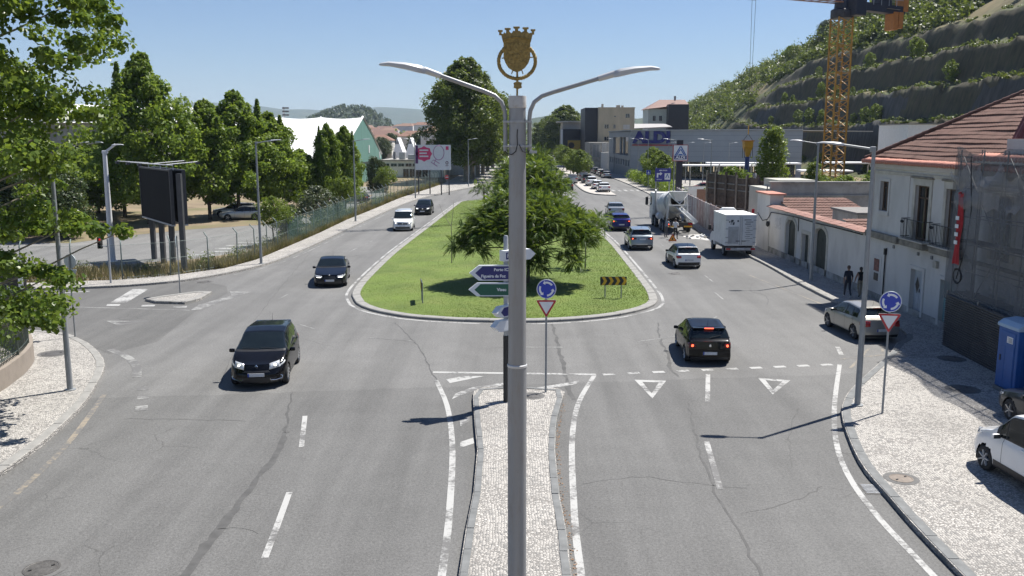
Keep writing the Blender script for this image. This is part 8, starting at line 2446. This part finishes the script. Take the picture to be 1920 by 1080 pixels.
FOR = M('distant forest', (0.035, 0.055, 0.028), 0.95, var=0.4, vscale=0.02, bump=1.0, bscale=0.06, dirt=(0.10, 0.09, 0.045), dscale=0.004)
ridge('hills', 'nearest blue ridge behind the halls', [(-3200, 120), (-2300, 150), (-1500, 125), (-1250, 122), (-1060, 105), (-930, 85), (-700, 50), (-400, 40), (-200, 20)], 3600, 900, FOR, 1)
ridge('hills', 'far blue ridge on the left', [(-6500, 290), (-4200, 260), (-2800, 220), (-2000, 240), (-1500, 195), (-1100, 190), (-900, 215), (-600, 190), (-150, 120), (300, 140), (900, 130), (1800, 160)], 6200, 1500, FOR, 2, 0.015)
ridge('hills', 'wooded ridge at the end of the avenue', [(-150, 10), (0, 40), (100, 60), (260, 48), (420, 66), (700, 60), (1000, 40)], 1900, 500, FOR, 4)
ridge('pine_hill', 'round pine covered hill behind the hall', [(-400, 4), (-335, 30), (-300, 48), (-270, 57), (-240, 55), (-212, 42), (-190, 22), (-150, 8)], 1500, 260, M('pine hill', (0.022, 0.036, 0.016), 0.95, var=0.4, vscale=0.06, bump=1, bscale=0.2), 5, 0.02)

LF = {}
LF['tulip'] = leafmat('fresh broad leaf', (0.074, 0.135, 0.016), (0.142, 0.228, 0.027), (0.24, 0.315, 0.05), 0.54)
LF['near'] = leafmat('poplar leaf', (0.050, 0.095, 0.014), (0.10, 0.17, 0.024), (0.20, 0.27, 0.055), 0.5, 0.36)
LF['plane'] = leafmat('plane leaf', (0.038, 0.064, 0.013), (0.068, 0.108, 0.02), (0.145, 0.175, 0.04), 0.42)
LF['locust'] = leafmat('pinnate leaf', (0.034, 0.074, 0.011), (0.068, 0.128, 0.019), (0.13, 0.19, 0.034), 0.42)
LF['street'] = leafmat('young street tree leaf', (0.065, 0.115, 0.016), (0.125, 0.185, 0.026), (0.20, 0.25, 0.045), 0.48)
LF['dark'] = leafmat('dark evergreen leaf', (0.016, 0.030, 0.011), (0.032, 0.055, 0.015), (0.062, 0.092, 0.027), 0.18)
LF['scrub'] = leafmat('hill scrub leaf', (0.040, 0.064, 0.015), (0.078, 0.11, 0.024), (0.155, 0.175, 0.042), 0.38)
LF['grey'] = leafmat('grey green leaf', (0.055, 0.075, 0.045), (0.09, 0.115, 0.065), (0.15, 0.17, 0.10), 0.2)
LF['dry'] = leafmat('dry weed', (0.10, 0.085, 0.04), (0.20, 0.15, 0.075), (0.33, 0.26, 0.14), 0.25, 0.8)
def leaves(clumps, per, size, seed, up=0.5, aspect=0.62, shell=0.5):
    """clumps (n,6): centre and radii. One quad per leaf"""
    r_ = np.random.RandomState(seed)
    cl = np.asarray(clumps, float)
    n = len(cl) * per
    c = np.repeat(cl, per, 0)
    d = r_.normal(size=(n, 3))
    d /= np.linalg.norm(d, axis=1)[:, None]
    rr = shell + (1 - shell) * r_.rand(n) ** 0.6
    rr *= 1 + 0.12 * r_.normal(size=n)
    p = c[:, :3] + d * c[:, 3:6] * rr[:, None]
    nn = d * 0.6 + np.array([0, 0, up]) + 0.55 * r_.normal(size=(n, 3))
    nn /= np.linalg.norm(nn, axis=1)[:, None]
    a = np.cross(nn, r_.normal(size=(n, 3)))
    a /= np.linalg.norm(a, axis=1)[:, None] + 1e-9
    b = np.cross(nn, a)
    s = size * (0.65 + 0.7 * r_.rand(n))[:, None]
    V = np.stack([p - a * s * 0.5, p + b * s * aspect * 0.5 + nn * s * 0.08, p + a * s * 0.5, p - b * s * aspect * 0.5 + nn * s * 0.08], 1).reshape(-1, 3)
    tint = np.clip(np.repeat(r_.rand(len(cl)), per) * 0.45 + r_.rand(n) * 0.6 - 0.02, 0, 1)
    return V, np.arange(n * 4).reshape(n, 4), tint
def limb(b, p0, p1, r0, r1, seed, n=5, wig=0.08):
    r_ = random.Random(seed)
    p0, p1 = Vector(p0), Vector(p1)
    L_ = (p1 - p0).length
    pts = [p0.lerp(p1, i / n) + Vector((r_.gauss(0, wig), r_.gauss(0, wig), 0)) * (L_ * 0.35 if 0 < i < n else 0) for i in range(n + 1)]
    b.tube(pts, [r0 + (r1 - r0) * i / n for i in range(n + 1)], 7)
def clumps_of(H, R0, base, prof, n, cr, seed, zs=0.75):
    """clump centres inside a crown whose radius at height fraction u is R0*prof(u)"""
    r_ = random.Random(seed)
    out = []
    for i in range(n):
        u = (i + 0.5) / n
        u = u ** 0.85
        rad = R0 * prof(u) * (1 + r_.gauss(0, 0.10))
        a = i * 2.39996 + r_.uniform(-0.5, 0.5)
        k = math.sqrt(r_.uniform(0.12, 1.0))
        c = cr * R0 * (0.45 + 0.75 * prof(u)) * r_.uniform(0.7, 1.25)
        out.append((math.cos(a) * rad * k, math.sin(a) * rad * k, base + (H - base - c * zs) * u, c, c, c * zs * r_.uniform(0.8, 1.3)))
    return out
cone = lambda u: max(0.12, 1.12 * math.sin(math.pi * min(1, 0.26 + 0.74 * u)) ** 0.8)
oval = lambda u: max(0.15, math.sin(math.pi * min(1, 0.14 + 0.86 * u)) ** 0.6)
col = lambda u: max(0.15, 0.75 + 0.35 * math.sin(math.pi * u) - 0.6 * max(0, u - 0.7))
ball = lambda u: max(0.2, math.sqrt(max(0.02, 1 - (2 * u - 1) ** 2)))
TREES = {}
def tree_kind(key, H, R0, base, prof, n, per, leaf, lm, cr=0.3, tr=0.16, seed=1, bark=None, limbs=10):
    cl = clumps_of(H, R0, base, prof, n, cr, seed)
    if prof is cone:
        q = random.Random(seed + 7)
        for k in range(7):
            a, rr, zt = q.uniform(0, 6.28), R0 * q.uniform(0.2, 0.75), H * q.uniform(0.70, 0.93)
            for j in range(5): cl.append((math.cos(a) * rr, math.sin(a) * rr, zt - j * 0.55, 0.16 + 0.14 * j, 0.16 + 0.14 * j, 0.5))
        for j in range(5): cl.append((0, 0, H - 0.35 - j * 0.5, 0.15 + 0.12 * j, 0.15 + 0.12 * j, 0.45))
    V, F, T = leaves(cl, per, leaf, seed + 50)
    cm = np_mesh('crown', V, F, tint=T); cm.materials.append(LF[lm])
    b = B()
    r_ = random.Random(seed)
    b.tube([(0, 0, -0.05), (0.02, 0, 0.25), (r_.gauss(0, .05), r_.gauss(0, .05), H * 0.35), (r_.gauss(0, .1), r_.gauss(0, .1), H * 0.7), (0, 0, H * 0.93)], [tr * 1.35, tr, tr * 0.8, tr * 0.4, tr * 0.08], 9)
    for c in r_.sample(cl, min(limbs, len(cl))):
        z = max(base * 0.75, c[2] - abs(c[0]) - abs(c[1]) * 0.5)
        limb(b, (0, 0, min(z, c[2])), c[:3], tr * 0.32, 0.02, r_.random(), 4)
    tm = b.mesh('trunk', True); tm.materials.append(bark or BARK)
    TREES[key] = (cm, tm)
def put_tree(name, key, label, loc, s=1.0, rz=0.0, group=None, cat='tree', sz=None):
    cm, tm = TREES[key]
    t = thing(name, label, cat, loc, rz, group, (s, s, sz or s))
    link('trunk', tm, None, t)
    link('crown', cm, None, t)
    return t
tree_kind('cone1', 13, 3.7, 1.9, cone, 150, 170, 0.31, 'tulip', 0.20, 0.2, 11)
tree_kind('cone2', 11, 3.5, 1.8, cone, 130, 170, 0.31, 'tulip', 0.21, 0.18, 12)
tree_kind('plane', 22, 7.2, 3.5, oval, 150, 240, 0.48, 'plane', 0.21, 0.5, 13, BARKL, 16)
tree_kind('street', 5.8, 2.0, 1.6, oval, 60, 120, 0.22, 'street', 0.30, 0.09, 14)
tree_kind('poplar', 9.2, 1.35, 0.6, col, 90, 130, 0.22, 'street', 0.42, 0.13, 15)
tree_kind('round', 5, 2.2, 1.2, ball, 60, 150, 0.2, 'tulip', 0.32, 0.12, 16)
tree_kind('small', 3.6, 1.15, 1.5, ball, 34, 110, 0.14, 'street', 0.36, 0.06, 17)
tree_kind('cypress', 2.6, 0.75, 0.1, col, 60, 120, 0.11, 'dark', 0.4, 0.06, 18)
tree_kind('willow', 3.4, 1.6, 0.3, ball, 50, 100, 0.17, 'grey', 0.34, 0.07, 19)
tree_kind('evergreen', 8, 3.6, 0.6, ball, 80, 160, 0.34, 'dark', 0.32, 0.2, 20)
tree_kind('sprout', 3.2, 0.75, 0.3, col, 22, 60, 0.22, 'street', 0.5, 0.05, 21)
for i, (k, x, y, s, sz, lab) in enumerate((('cone1', -34.2, 85, 1.1, 1.21, 'tall pointed broadleaf tree, leftmost and highest of the car park row'), ('cone2', -30.0, 89.5, 1.0, 1.06, 'pointed broadleaf tree, second in the car park row'),
        ('cone1', -28.0, 92.5, 1.0, 0.98, 'pointed broadleaf tree, third in the car park row'), ('cone2', -25.6, 96, 1.02, 0.97, 'pointed broadleaf tree, fourth in the car park row'), ('cone2', -23.2, 99.5, 0.78, 0.62, 'shorter broadleaf tree, fifth in the car park row'),
        ('cone2', -20.3, 100.0, 0.56, 0.87, 'slender broadleaf tree in front of the white hall roof'), ('cone1', -18.7, 101.5, 0.52, 0.72, 'slender broadleaf tree beside the green gable'), ('cone1', -39.5, 92, 1.0, 0.66, 'broad low tree left of the car park row'), ('cone2', -45.5, 86, 1.15, 0.8, 'broadleaf tree behind the white mast'), ('cone2', -44.5, 97, 1.25, 0.78, 'broadleaf tree before the concrete building, right of two'), ('cone1', -53, 100, 1.25, 0.7, 'broadleaf tree before the concrete building, left of two'))):
    put_tree('broadleaf_tree', k, lab, (x, y, -0.03), s, i * 1.3, 'car park trees', sz=sz)
for i, (x, y, s) in enumerate(((-41, 76, 0.8), (-36.5, 72, 0.72), (-47, 79, 0.9), (-52, 84, 1.1))):
    put_tree('evergreen_tree', 'evergreen', 'dark evergreen tree behind the near poplar, %s from the mast' % ('second', 'first', 'third', 'fourth')[i], (x, y, -0.03), s, i * 2.0, 'dark evergreens on the left')
pl = [(-8.3, 164, 1.0), (-7.6, 174, 0.93), (-7.0, 186, 0.9), (-6.4, 200, 0.9), (-5.8, 217, 0.9), (-5.1, 238, 0.9), (-4.2, 264, 0.92), (-3.0, 300, 0.92)]
od = ['nearest', 'second', 'third', 'fourth', 'fifth', 'sixth', 'seventh', 'furthest']
for i, (x, y, s) in enumerate(pl): put_tree('plane_tree', 'plane', 'tall dark plane tree on the left of the avenue, %s of the row' % od[i], (x, y, 0.1), s, i * 1.1, 'plane trees of the avenue')
for i, (x, y, s, sz) in enumerate(((19.5, 335, 1.2, 0.9), (14.8, 360, 1.0, 0.75), (23, 350, 1.05, 0.8))):
    put_tree('plane_tree', 'plane', 'round far tree at the end of the avenue, %s of three' % ('middle', 'left', 'right')[i], (x, y, 0), s, i * 2.1, 'round trees at the end of the avenue', sz=sz)
for i, (x, y, s) in enumerate(((12.6, 168, 1.0), (12.6, 177, 0.95), (12.7, 187, 0.95), (12.8, 199, 0.95), (13.0, 216, 1.0), (13.2, 232, 1.0), (13.6, 252, 1.05), (12.2, 290, 1.2))):
    put_tree('street_tree', 'street', 'young street tree on the service lane pavement, %s of the row' % od[i], (x, y, 0.118), s, i * 1.7, 'young street trees')
for i, (x, y, s) in enumerate(((23.3, 139, 0.95), (23.9, 148, 1.0), (24.4, 158, 1.1))): put_tree('street_tree', 'street', 'young tree behind the clipped hedge, %s of three' % od[i], (x, y, 0.1), s, i * 1.9, 'young trees by the supermarket')
put_tree('poplar_tree', 'poplar', 'tall narrow poplar right of the yellow skip', (27.3, 95.5, 0), 0.92, 0.4, sz=1.0)
put_tree('poplar_tree', 'poplar', 'slim young poplar between the tall poplar and the crane', (32.2, 97, 0), 0.6, 1.4)
put_tree('round_tree', 'round', 'round bushy tree under the yellow skip', (23.9, 98.5, 0), 1.0, 0.3)
for i, (x, y, s) in enumerate(((38.6, 96, 0.95), (41.2, 97.5, 1.0), (36.4, 99, 0.8), (43.6, 99, 0.9), (34.2, 101, 0.8))): put_tree('round_tree', 'round', 'bushy tree around the crane base, %s from the right house' % ('third', 'second', 'fourth', 'first', 'fifth')[i], (x, y, 0), s, i * 1.2, 'bushy trees around the crane base')
put_tree('small_tree', 'small', 'small clipped round tree behind the fence beside the dark shrub', (-17.9, 67.5, -0.03), 1.05, 0.5)
put_tree('shrub', 'cypress', 'dark green rounded shrub behind the green fence net', (-17.7, 71.5, -0.03), 1.12, 0.2, cat='shrub')
put_tree('shrub', 'willow', 'grey green willow shrub behind the fence by the second lamp', (-18.2, 84, -0.03), 1.1, 1.1, cat='shrub')
put_tree('shrub', 'cypress', 'dark shrub in the fence net beyond the grey willow shrub', (-17.5, 90, -0.03), 0.9, 0.9, cat='shrub')
put_tree('small_tree', 'small', 'small tree leaning over the fence near the green gable', (-17.6, 94, -0.03), 1.15, 2.5)
put_tree('small_tree', 'small', 'small round tree beyond the fence below the low white building', (-17.0, 122, -0.03), 1.2, 1.5)
for i, x in enumerate((-20.4, -19.2)): put_tree('cypress', 'cypress', 'dark slim cypress before the green gable, %s of the pair' % ('left', 'right')[i], (x, 134, -0.05), (1.25, 1.0)[i], i, 'cypress pair', sz=(2.1, 1.8)[i])
for i in range(9):
    put_tree('distant_tree', 'evergreen', 'dark tree among the roofs beyond the halls', (-66 + i * 6.3 + (i % 3) * 1.5, 305 + (i * 37) % 90, 0), 1.05 + 0.1 * (i % 3), i, 'dark trees among the town roofs')
def mass(name, label, cat, clumps, per, size, seed, lm, kind=None):
    V, F, T = leaves(clumps, per, size, seed)
    o = link(name, np_mesh(name, V, F, tint=T), LF[lm])
    return tag(o, label, cat, kind=kind)
r_ = random.Random(8)
mass('hedge', 'clipped green hedge along the supermarket pavement', 'hedge', [(22.6 + r_.uniform(-0.5, 0.5), y, z, 0.75, 0.9, 0.6) for y in np.arange(126, 172, 0.9) for z in (0.45, 1.1, 1.6)], 60, 0.22, 3, 'tulip')
mass('ivy', 'ivy growing over the edge of the shed roof', 'ivy', [(23.3 + r_.uniform(-0.3, 0.3), 57.3 + 0.5 * k, 2.3 + r_.uniform(-0.4, 0.3), 0.35, 0.4, 0.5) for k in range(10)], 60, 0.12, 4, 'dark')
mass('hedge', 'leafy hedge behind the near left railing', 'hedge', [(-17.4 - 0.25 * max(0, y - 29) - r_.uniform(0, 1.6), y, r_.uniform(0.4, 2.0), 0.6, 0.6, 0.6) for y in np.arange(21, 34.5, 0.28)], 110, 0.13, 5, 'near')
mass('site_shrubs', 'green shrubs along the site fence', 'shrubs', [(20.4 + 0.8 * k, 106 + r_.uniform(-0.8, 0.8), r_.uniform(0.4, 1.6), 0.8, 0.8, 0.8) for k in range(18)], 90, 0.2, 6, 'scrub', 'stuff')

r_ = random.Random(31)
zb = [2.3, 2.9, 3.4, 4.0, 4.6, 5.1, 5.6, 6.2, 6.8, 7.5, 8.5, 9.5, 11.0, 12.5, 15]
xb = [-12.5, -12.35, -11.9, -12.4, -11.7, -11.2, -10.5, -11.4, -12.2, -11.5, -10.75, -10.7, -10.35, -10.9, -12.5]
cl = []
while len(cl) < 560:
    z = r_.uniform(2.6, 15)
    x = r_.uniform(-21, -10.3)
    y = 25.3 + r_.gauss(0, 1.9)
    xl = float(np.interp(z, zb, xb)) * (y / 24.0) ** 0.6
    c = r_.uniform(0.28, 0.62)
    if x + c * 0.8 > xl: continue
    if z < 7.2 and x > -15.5 and r_.random() < (0.55 if z > 6 else 0.35): continue
    if 5.7 < z < 7.2 and x > -14.3 and r_.random() < 0.75: continue
    if z < 5.0 and x < -14 and r_.random() < 0.5: continue
    cl.append((x, y, z, c * 1.25, c, c * 0.8))
for z, x0, x1 in ((5.5, -14, -10.6), (4.35, -14, -11.9), (3.0, -14, -12.5), (8.6, -14, -10.9), (11.0, -14, -10.4)):
    for k in range(6):
        f = k / 5
        cl.append((x0 + (x1 - x0) * f, 24.2 + r_.gauss(0, 0.2), z + 0.4 * (1 - f) - 0.1 * math.sin(f * 3), 0.34, 0.3, 0.22))
t = thing('poplar_tree', 'large leafy poplar whose branches fill the left edge, nearest tree', 'tree', (0, 0, 0))
V, F, T = leaves(cl, 120, 0.145, 77, 0.35, 0.85, 0.3)
link('crown', np_mesh('crown', V, F, tint=T), LF['near'], t)
b = B()
b.tube([(-18.2, 26.4, 0.05), (-18.1, 26.4, 1.5), (-18.0, 26.2, 5), (-17.6, 26, 9), (-17.2, 25.8, 13), (-17, 25.6, 15)], [0.42, 0.34, 0.28, 0.2, 0.1, 0.04], 10)
for k, c in enumerate(cl[::5]): limb(b, (-17.9 + 0.06 * c[2], 26.1, max(1.8, c[2] - 0.35 * abs(c[0] + 17.8) - 0.3)), c[:3], 0.055, 0.012, k, 5, 0.05)
b.build('trunk', BARKL, t, smooth=True)

def frond(n=13, L_=0.58):
    vs, fs = [], []
    for k in range(n):
        f = (k + 1) / n
        x = L_ * f
        z = -0.20 * f * f * L_ / 0.62
        l = 0.125 * math.sin(math.pi * (0.18 + 0.75 * f)) * L_ / 0.62
        for s in (-1, 1):
            i = len(vs)
            vs += [(x, 0, z), (x + l * 0.48, s * l * 0.5, z - 0.008), (x + l * 0.5, s * l, z - 0.03), (x - 0.02 + l * 0.12, s * l * 0.55, z - 0.01)]
            fs.append((i, i + 1, i + 2, i + 3))
    return np.array(vs), np.array(fs)
FV, FF = frond()
def frond_crown(clumps, per, seed, scale=1.0):
    r_ = np.random.RandomState(seed)
    cl = np.asarray(clumps)
    n = len(cl) * per
    c = np.repeat(cl, per, 0)
    d = r_.normal(size=(n, 3)); d[:, 2] = np.abs(d[:, 2]) * 0.9 - 0.25
    d /= np.linalg.norm(d, axis=1)[:, None]
    p = c[:, :3] + d * c[:, 3:6] * (0.35 + 0.6 * r_.rand(n))[:, None]
    x = d + 0.5 * r_.normal(size=(n, 3)); x[:, 2] -= 0.25
    x /= np.linalg.norm(x, axis=1)[:, None]
    y = np.cross(np.array([0, 0, 1.0]) + 0.3 * r_.normal(size=(n, 3)), x); y /= np.linalg.norm(y, axis=1)[:, None] + 1e-9
    z = np.cross(x, y)
    s = (scale * (0.7 + 0.6 * r_.rand(n)))[:, None, None]
    V = p[:, None, :] + s * (FV[None, :, 0:1] * x[:, None, :] + FV[None, :, 1:2] * y[:, None, :] + FV[None, :, 2:3] * z[:, None, :])
    F = FF[None] + (np.arange(n) * len(FV))[:, None, None]
    T = np.repeat(np.clip(np.repeat(r_.rand(len(cl)), per) * 0.5 + r_.rand(n) * 0.5, 0, 1), len(FF))
    return np_mesh('crown', V.reshape(-1, 3), F.reshape(-1, 4), tint=T)
r_ = random.Random(5)
def locust(label, loc, clf, per, trunk, seed, scale=1.0):
    t = thing('locust_tree', label, 'tree', loc, 0, 'feathery trees on the lawn')
    link('crown', frond_crown(clf, per, seed, scale), LF['locust'], t)
    b = B(); b.tube(trunk, [0.11, 0.09, 0.07, 0.04][:len(trunk)], 8)
    for k, c in enumerate(clf[::2]): limb(b, trunk[-2], c[:3], 0.045, 0.012, k, 4, 0.06)
    b.build('trunk', BARK, t, smooth=True)
    return t
cl = []
for i in range(62):
    a = i * 2.4
    k = math.sqrt((i + 0.5) / 62)
    x, y = 3.1 * k * math.cos(a), 2.9 * k * math.sin(a)
    top = 4.75 - 1.7 * k ** 2.2
    cl.append((x, y, top - r_.uniform(0, 0.55), 0.85, 0.85, 0.55))
    if i % 2: cl.append((x * 1.02, y * 1.02, max(2.3, top - r_.uniform(0.5, 1.2)), 0.7, 0.7, 0.5))
for x, y, z in ((2.0, -2.3, 1.9), (2.3, -2.5, 1.45), (0.5, -2.6, 1.8), (0.4, -2.7, 1.3), (-2.6, -1.6, 2.0), (-3.7, -0.4, 2.1), (3.3, -0.6, 2.6), (3.7, 0.5, 3.3)): cl.append((x, y, z, 0.5, 0.5, 0.5))
locust('broad feathery tree at the front of the lawn', (0.85, 48.0, 0.22), cl, 80, [(0, 0, 0), (0.05, 0, 1.0), (-0.05, 0.05, 1.9), (0, 0.1, 3.4)], 1, 0.85)
def dome(n, R_, zt, seed, drop=2.0):
    r_ = random.Random(seed); out = []
    for i in range(n):
        a, k = i * 2.4, math.sqrt((i + 0.5) / n)
        out.append((R_ * k * math.cos(a), R_ * k * math.sin(a), zt - drop * k ** 2 - r_.uniform(0, 0.9), 0.85, 0.85, 0.65))
    return out
locust('feathery tree in the middle of the lawn behind the front one', (1.7, 74, 0.2), dome(40, 2.8, 5.6, 2, 2.2), 50, [(0, 0, 0), (0.05, 0, 1.2), (0, 0.05, 2.4), (0, 0.1, 4.2)], 2, 1.2)
locust('feathery tree at the far end of the lawn', (1.2, 100, 0.2), dome(36, 3.0, 5.6, 3, 2.2), 40, [(0, 0, 0), (0.05, 0, 1.2), (0, 0.05, 2.4), (0, 0.1, 4.2)], 3, 1.5)
locust('feathery tree on the central reservation beyond the lawn', (3.0, 140, 0.12), dome(36, 3.2, 6.0, 4, 2.2), 40, [(0, 0, 0), (0.05, 0, 1.2), (0, 0.05, 2.4), (0, 0.1, 4.2)], 4, 1.8)
locust('small feathery sapling at the left of the lawn', (-2.95, 95, 0.15), [(0, 0, 3.0, 0.6, 0.6, 0.6), (-0.7, 0, 2.5, 0.6, 0.6, 0.5), (0.7, 0.2, 2.7, 0.6, 0.6, 0.5), (-0.2, -0.5, 2.3, 0.6, 0.6, 0.4)], 26, [(0, 0, 0), (0.02, 0, 1.0), (0, 0, 2.0), (0, 0, 2.8)], 5, 1.2)
t = thing('sapling', 'bare thin sapling on the left of the lawn', 'sapling', (-3.79, 56.1, 0.2))
b = B(); b.tube([(0, 0, -0.1), (0.02, 0, 1.5), (0.0, 0, 2.4)], [0.035, 0.028, 0.02], 6)
b.tube([(0, 0, 2.35), (-0.5, 0.1, 3.1), (-0.75, 0.1, 3.75)], [0.018, 0.012, 0.005], 5); b.tube([(0, 0, 2.4), (0.12, 0, 3.2), (0.16, 0.05, 3.9)], [0.018, 0.012, 0.005], 5); b.tube([(-0.3, .05, 2.85), (-0.25, .05, 3.5)], [0.01, 0.004], 5); b.build('stem', BARKL, t, smooth=True)
t = thing('sapling', 'thin sapling under the right side of the front lawn tree', 'sapling', (4.41, 53.8, 0.2))
b = B(); b.tube([(0, 0, -0.1), (0.02, 0, 1.5), (0.0, 0, 2.8)], [0.05, 0.04, 0.025], 6); b.build('stem', BARKL, t, smooth=True)
link('crown', frond_crown([(0, 0, 2.7, 0.7, 0.7, 0.6), (0.6, 0, 2.4, 0.6, 0.6, 0.5), (-0.5, 0.2, 2.5, 0.6, 0.6, 0.5), (0.9, 0, 3.1, 0.5, 0.5, 0.4)], 22, 9), LF['locust'], t)

n = 26000
L2 = np.array([(p.x, p.y) for p in resample(FL, 0.5)])
k = NR.randint(0, len(L2), n)
px = L2[k, 0] - np.abs(NR.normal(0, 0.9, n)) + 0.25
py = L2[k, 1] + NR.uniform(-0.1, 1.6, n) * np.where(L2[k, 0] < -18.3, 3.0, 0.1)
dens = 0.5 + 0.5 * np.sin(px * 1.7 + py * 0.9)
V, F, T = blades(px, py, np.full(n, -0.03), 0.34 + 0.3 * dens.mean(), 0.03, 0.45, np.clip(0.55 * dens + 0.45 * NR.rand(n), 0, 1))
tag(link('dry_weeds', np_mesh('dry_weeds', V, F, tint=T), LF['dry']), 'dry brown weeds along the foot of the wire fence', 'weeds', kind='stuff')
cl = [(L2[i, 0] - 0.5 - r_.random() * 0.9, L2[i, 1] + (r_.uniform(0.2, 4.5) if L2[i, 0] < -18.3 else 0), 0.35 + r_.random() * 0.3, 0.45, 0.45, 0.4) for i in range(0, len(L2), 2) if r_.random() < 0.5]
mass('weed_bushes', 'low green weeds mixed into the dry verge by the fence', 'weeds', cl, 60, 0.13, 12, 'scrub', 'stuff')
sheet('verge', [(-40, 49.5), (-24.5, 50.4), (-20.2, 52.2), (-18.1, 55.4), (-17.0, 60), (-16.7, 76), (-16.2, 100), (-15.4, 120), (-18.5, 120), (-18.4, 76), (-18.8, 64), (-21, 60.0), (-26, 56.5), (-40, 55)], -0.008, DRY)
sheet('verge', [(-70, 71), (-34, 69), (-31.5, 75), (-28.5, 79.5), (-23, 84), (-20.8, 92), (-20.4, 105), (-19.5, 128), (-70, 130)], -0.008, DRY)

r_ = random.Random(77)
cl = []
while len(cl) < 2900:
    y = r_.uniform(95, 640)
    x = r_.uniform(48, 150)
    if y < 325 and x < 95.5: continue
    if 150 < y < 205 and 95 < x < 105: continue
    if x > 122 and r_.random() < 0.5: continue
    z = float(hill_z(np.array(x), np.array(y)))
    if z < 2.0 and y < 560: continue
    s = r_.uniform(1.0, 2.6) * (1.25 if x > 108 else 1.0)
    for k in range(2):
        cl.append((x + r_.gauss(0, s * 0.5), y + r_.gauss(0, s * 0.6), z + s * (0.45 + 0.55 * k), s, s, s * 0.8))
for i in range(750):
    y, x = r_.uniform(120, 335), 95.5 + 38 * r_.random() ** 1.2
    if 150 < y < 200 and x < 104: continue
    z, s = float(hill_z(np.array(x), np.array(y))), r_.uniform(0.8, 2.3)
    for k in range(2): cl.append((x + r_.gauss(0, s * 0.5), y + r_.gauss(0, s * 0.6), z + s * (0.4 + 0.55 * k), s, s, s * 0.8))
mass('hillside_woodland', 'dense green scrub and trees covering the hill', 'woodland', cl, 62, 0.85, 41, 'scrub', 'stuff')
cl = []
for i in range(900):
    y = r_.uniform(110, 322)
    x, zt = r_.choice(((79.3, 11.4), (83.8, 18.2), (88.8, 25.3), (94.5, 32.0), (78.2, 11.2), (82.4, 18), (87.3, 25)))
    s = r_.uniform(0.2, 0.75)
    cl.append((x + r_.uniform(-0.6, 0.6), y, float(hill_z(np.array(x), np.array(y))) + s * 0.5, s, s * 1.5, s * 0.7))
mass('terrace_grass', 'low grass and weeds along the netted terraces', 'weeds', cl, 24, 0.42, 43, 'scrub', 'stuff')
for i in range(30):
    y = r_.uniform(125, 300)
    x = r_.choice((79.6, 84.2, 89.2, 74.8))
    z = float(hill_z(np.array(x), np.array(y)))
    put_tree('shrub', 'sprout', 'young yellow green shrub growing on a netted terrace', (x, y, z - 0.1), r_.uniform(0.7, 1.5), r_.uniform(0, 6), 'shrubs on the netted terraces', 'shrub')
for i, (x, y, s) in enumerate(((112, 190, 0.9), (108, 205, 0.8), (112, 230, 1.0), (116, 250, 1.0), (115, 275, 1.1), (110, 300, 0.9), (112, 330, 1.0), (108, 360, 0.9))):
    put_tree('hill_tree', ('evergreen', 'round')[i % 2], 'bushy tree on the hill crest, %s counted from the right edge' % od[i], (x, y, float(hill_z(np.array(float(x)), np.array(float(y)))) - 0.3), s * (0.9 if i % 2 == 0 else 1.4), i, 'trees on the hill crest')
r_ = random.Random(3)
cl = []
for i in range(420):
    x = r_.uniform(-345, -180); 
    zt = np.interp(x, [-400, -335, -300, -270, -240, -212, -190, -150], [4, 30, 48, 57, 55, 42, 22, 8])
    f = r_.uniform(0.25, 1.0)
    cl.append((x, 1500 - 260 * (1 - f), zt * math.sin(f * math.pi / 2) ** 1.2 + 1.5, 3.2, 3.2, 4.5))
mass('pine_wood', 'pine wood covering the round hill', 'woodland', cl, 26, 3.2, 44, 'dark', 'stuff')
cl = [(r_.uniform(-0.158, -0.085) * y, y, r_.uniform(2, 7), 5, 5, 6) for y in [r_.uniform(430, 1150) for _ in range(190)]]
mass('town_trees', 'green tree belts between the distant town houses', 'woodland', cl, 40, 2.2, 45, 'scrub', 'stuff')
cl = [(x, r_.uniform(520, 900), r_.uniform(2, 10), 6, 6, 6) for x in [r_.uniform(-40, 70) for _ in range(80)]]
mass('avenue_end_trees', 'green trees closing the far end of the avenue', 'woodland', cl, 40, 2.2, 46, 'scrub', 'stuff')

hz = B(); hz.b2((-9500, -350, -1.2), (9500, 9500, 420))
ho = hz.build('haze', None)
ho.data.materials.clear()
hm = bpy.data.materials.new('haze air')
hm.use_nodes = True
N = hm.node_tree.nodes
N.clear()
pv_ = N.new('ShaderNodeVolumePrincipled')
pv_.inputs['Color'].default_value = (0.66, 0.82, 1.0, 1)
pv_.inputs['Density'].default_value = 0.0001
pv_.inputs['Anisotropy'].default_value = 0.0
oo = N.new('ShaderNodeOutputMaterial')
hm.node_tree.links.new(pv_.outputs[0], oo.inputs['Volume'])
ho.data.materials.append(hm)
tag(ho, 'thin blue summer haze over the valley', 'haze', kind='stuff')
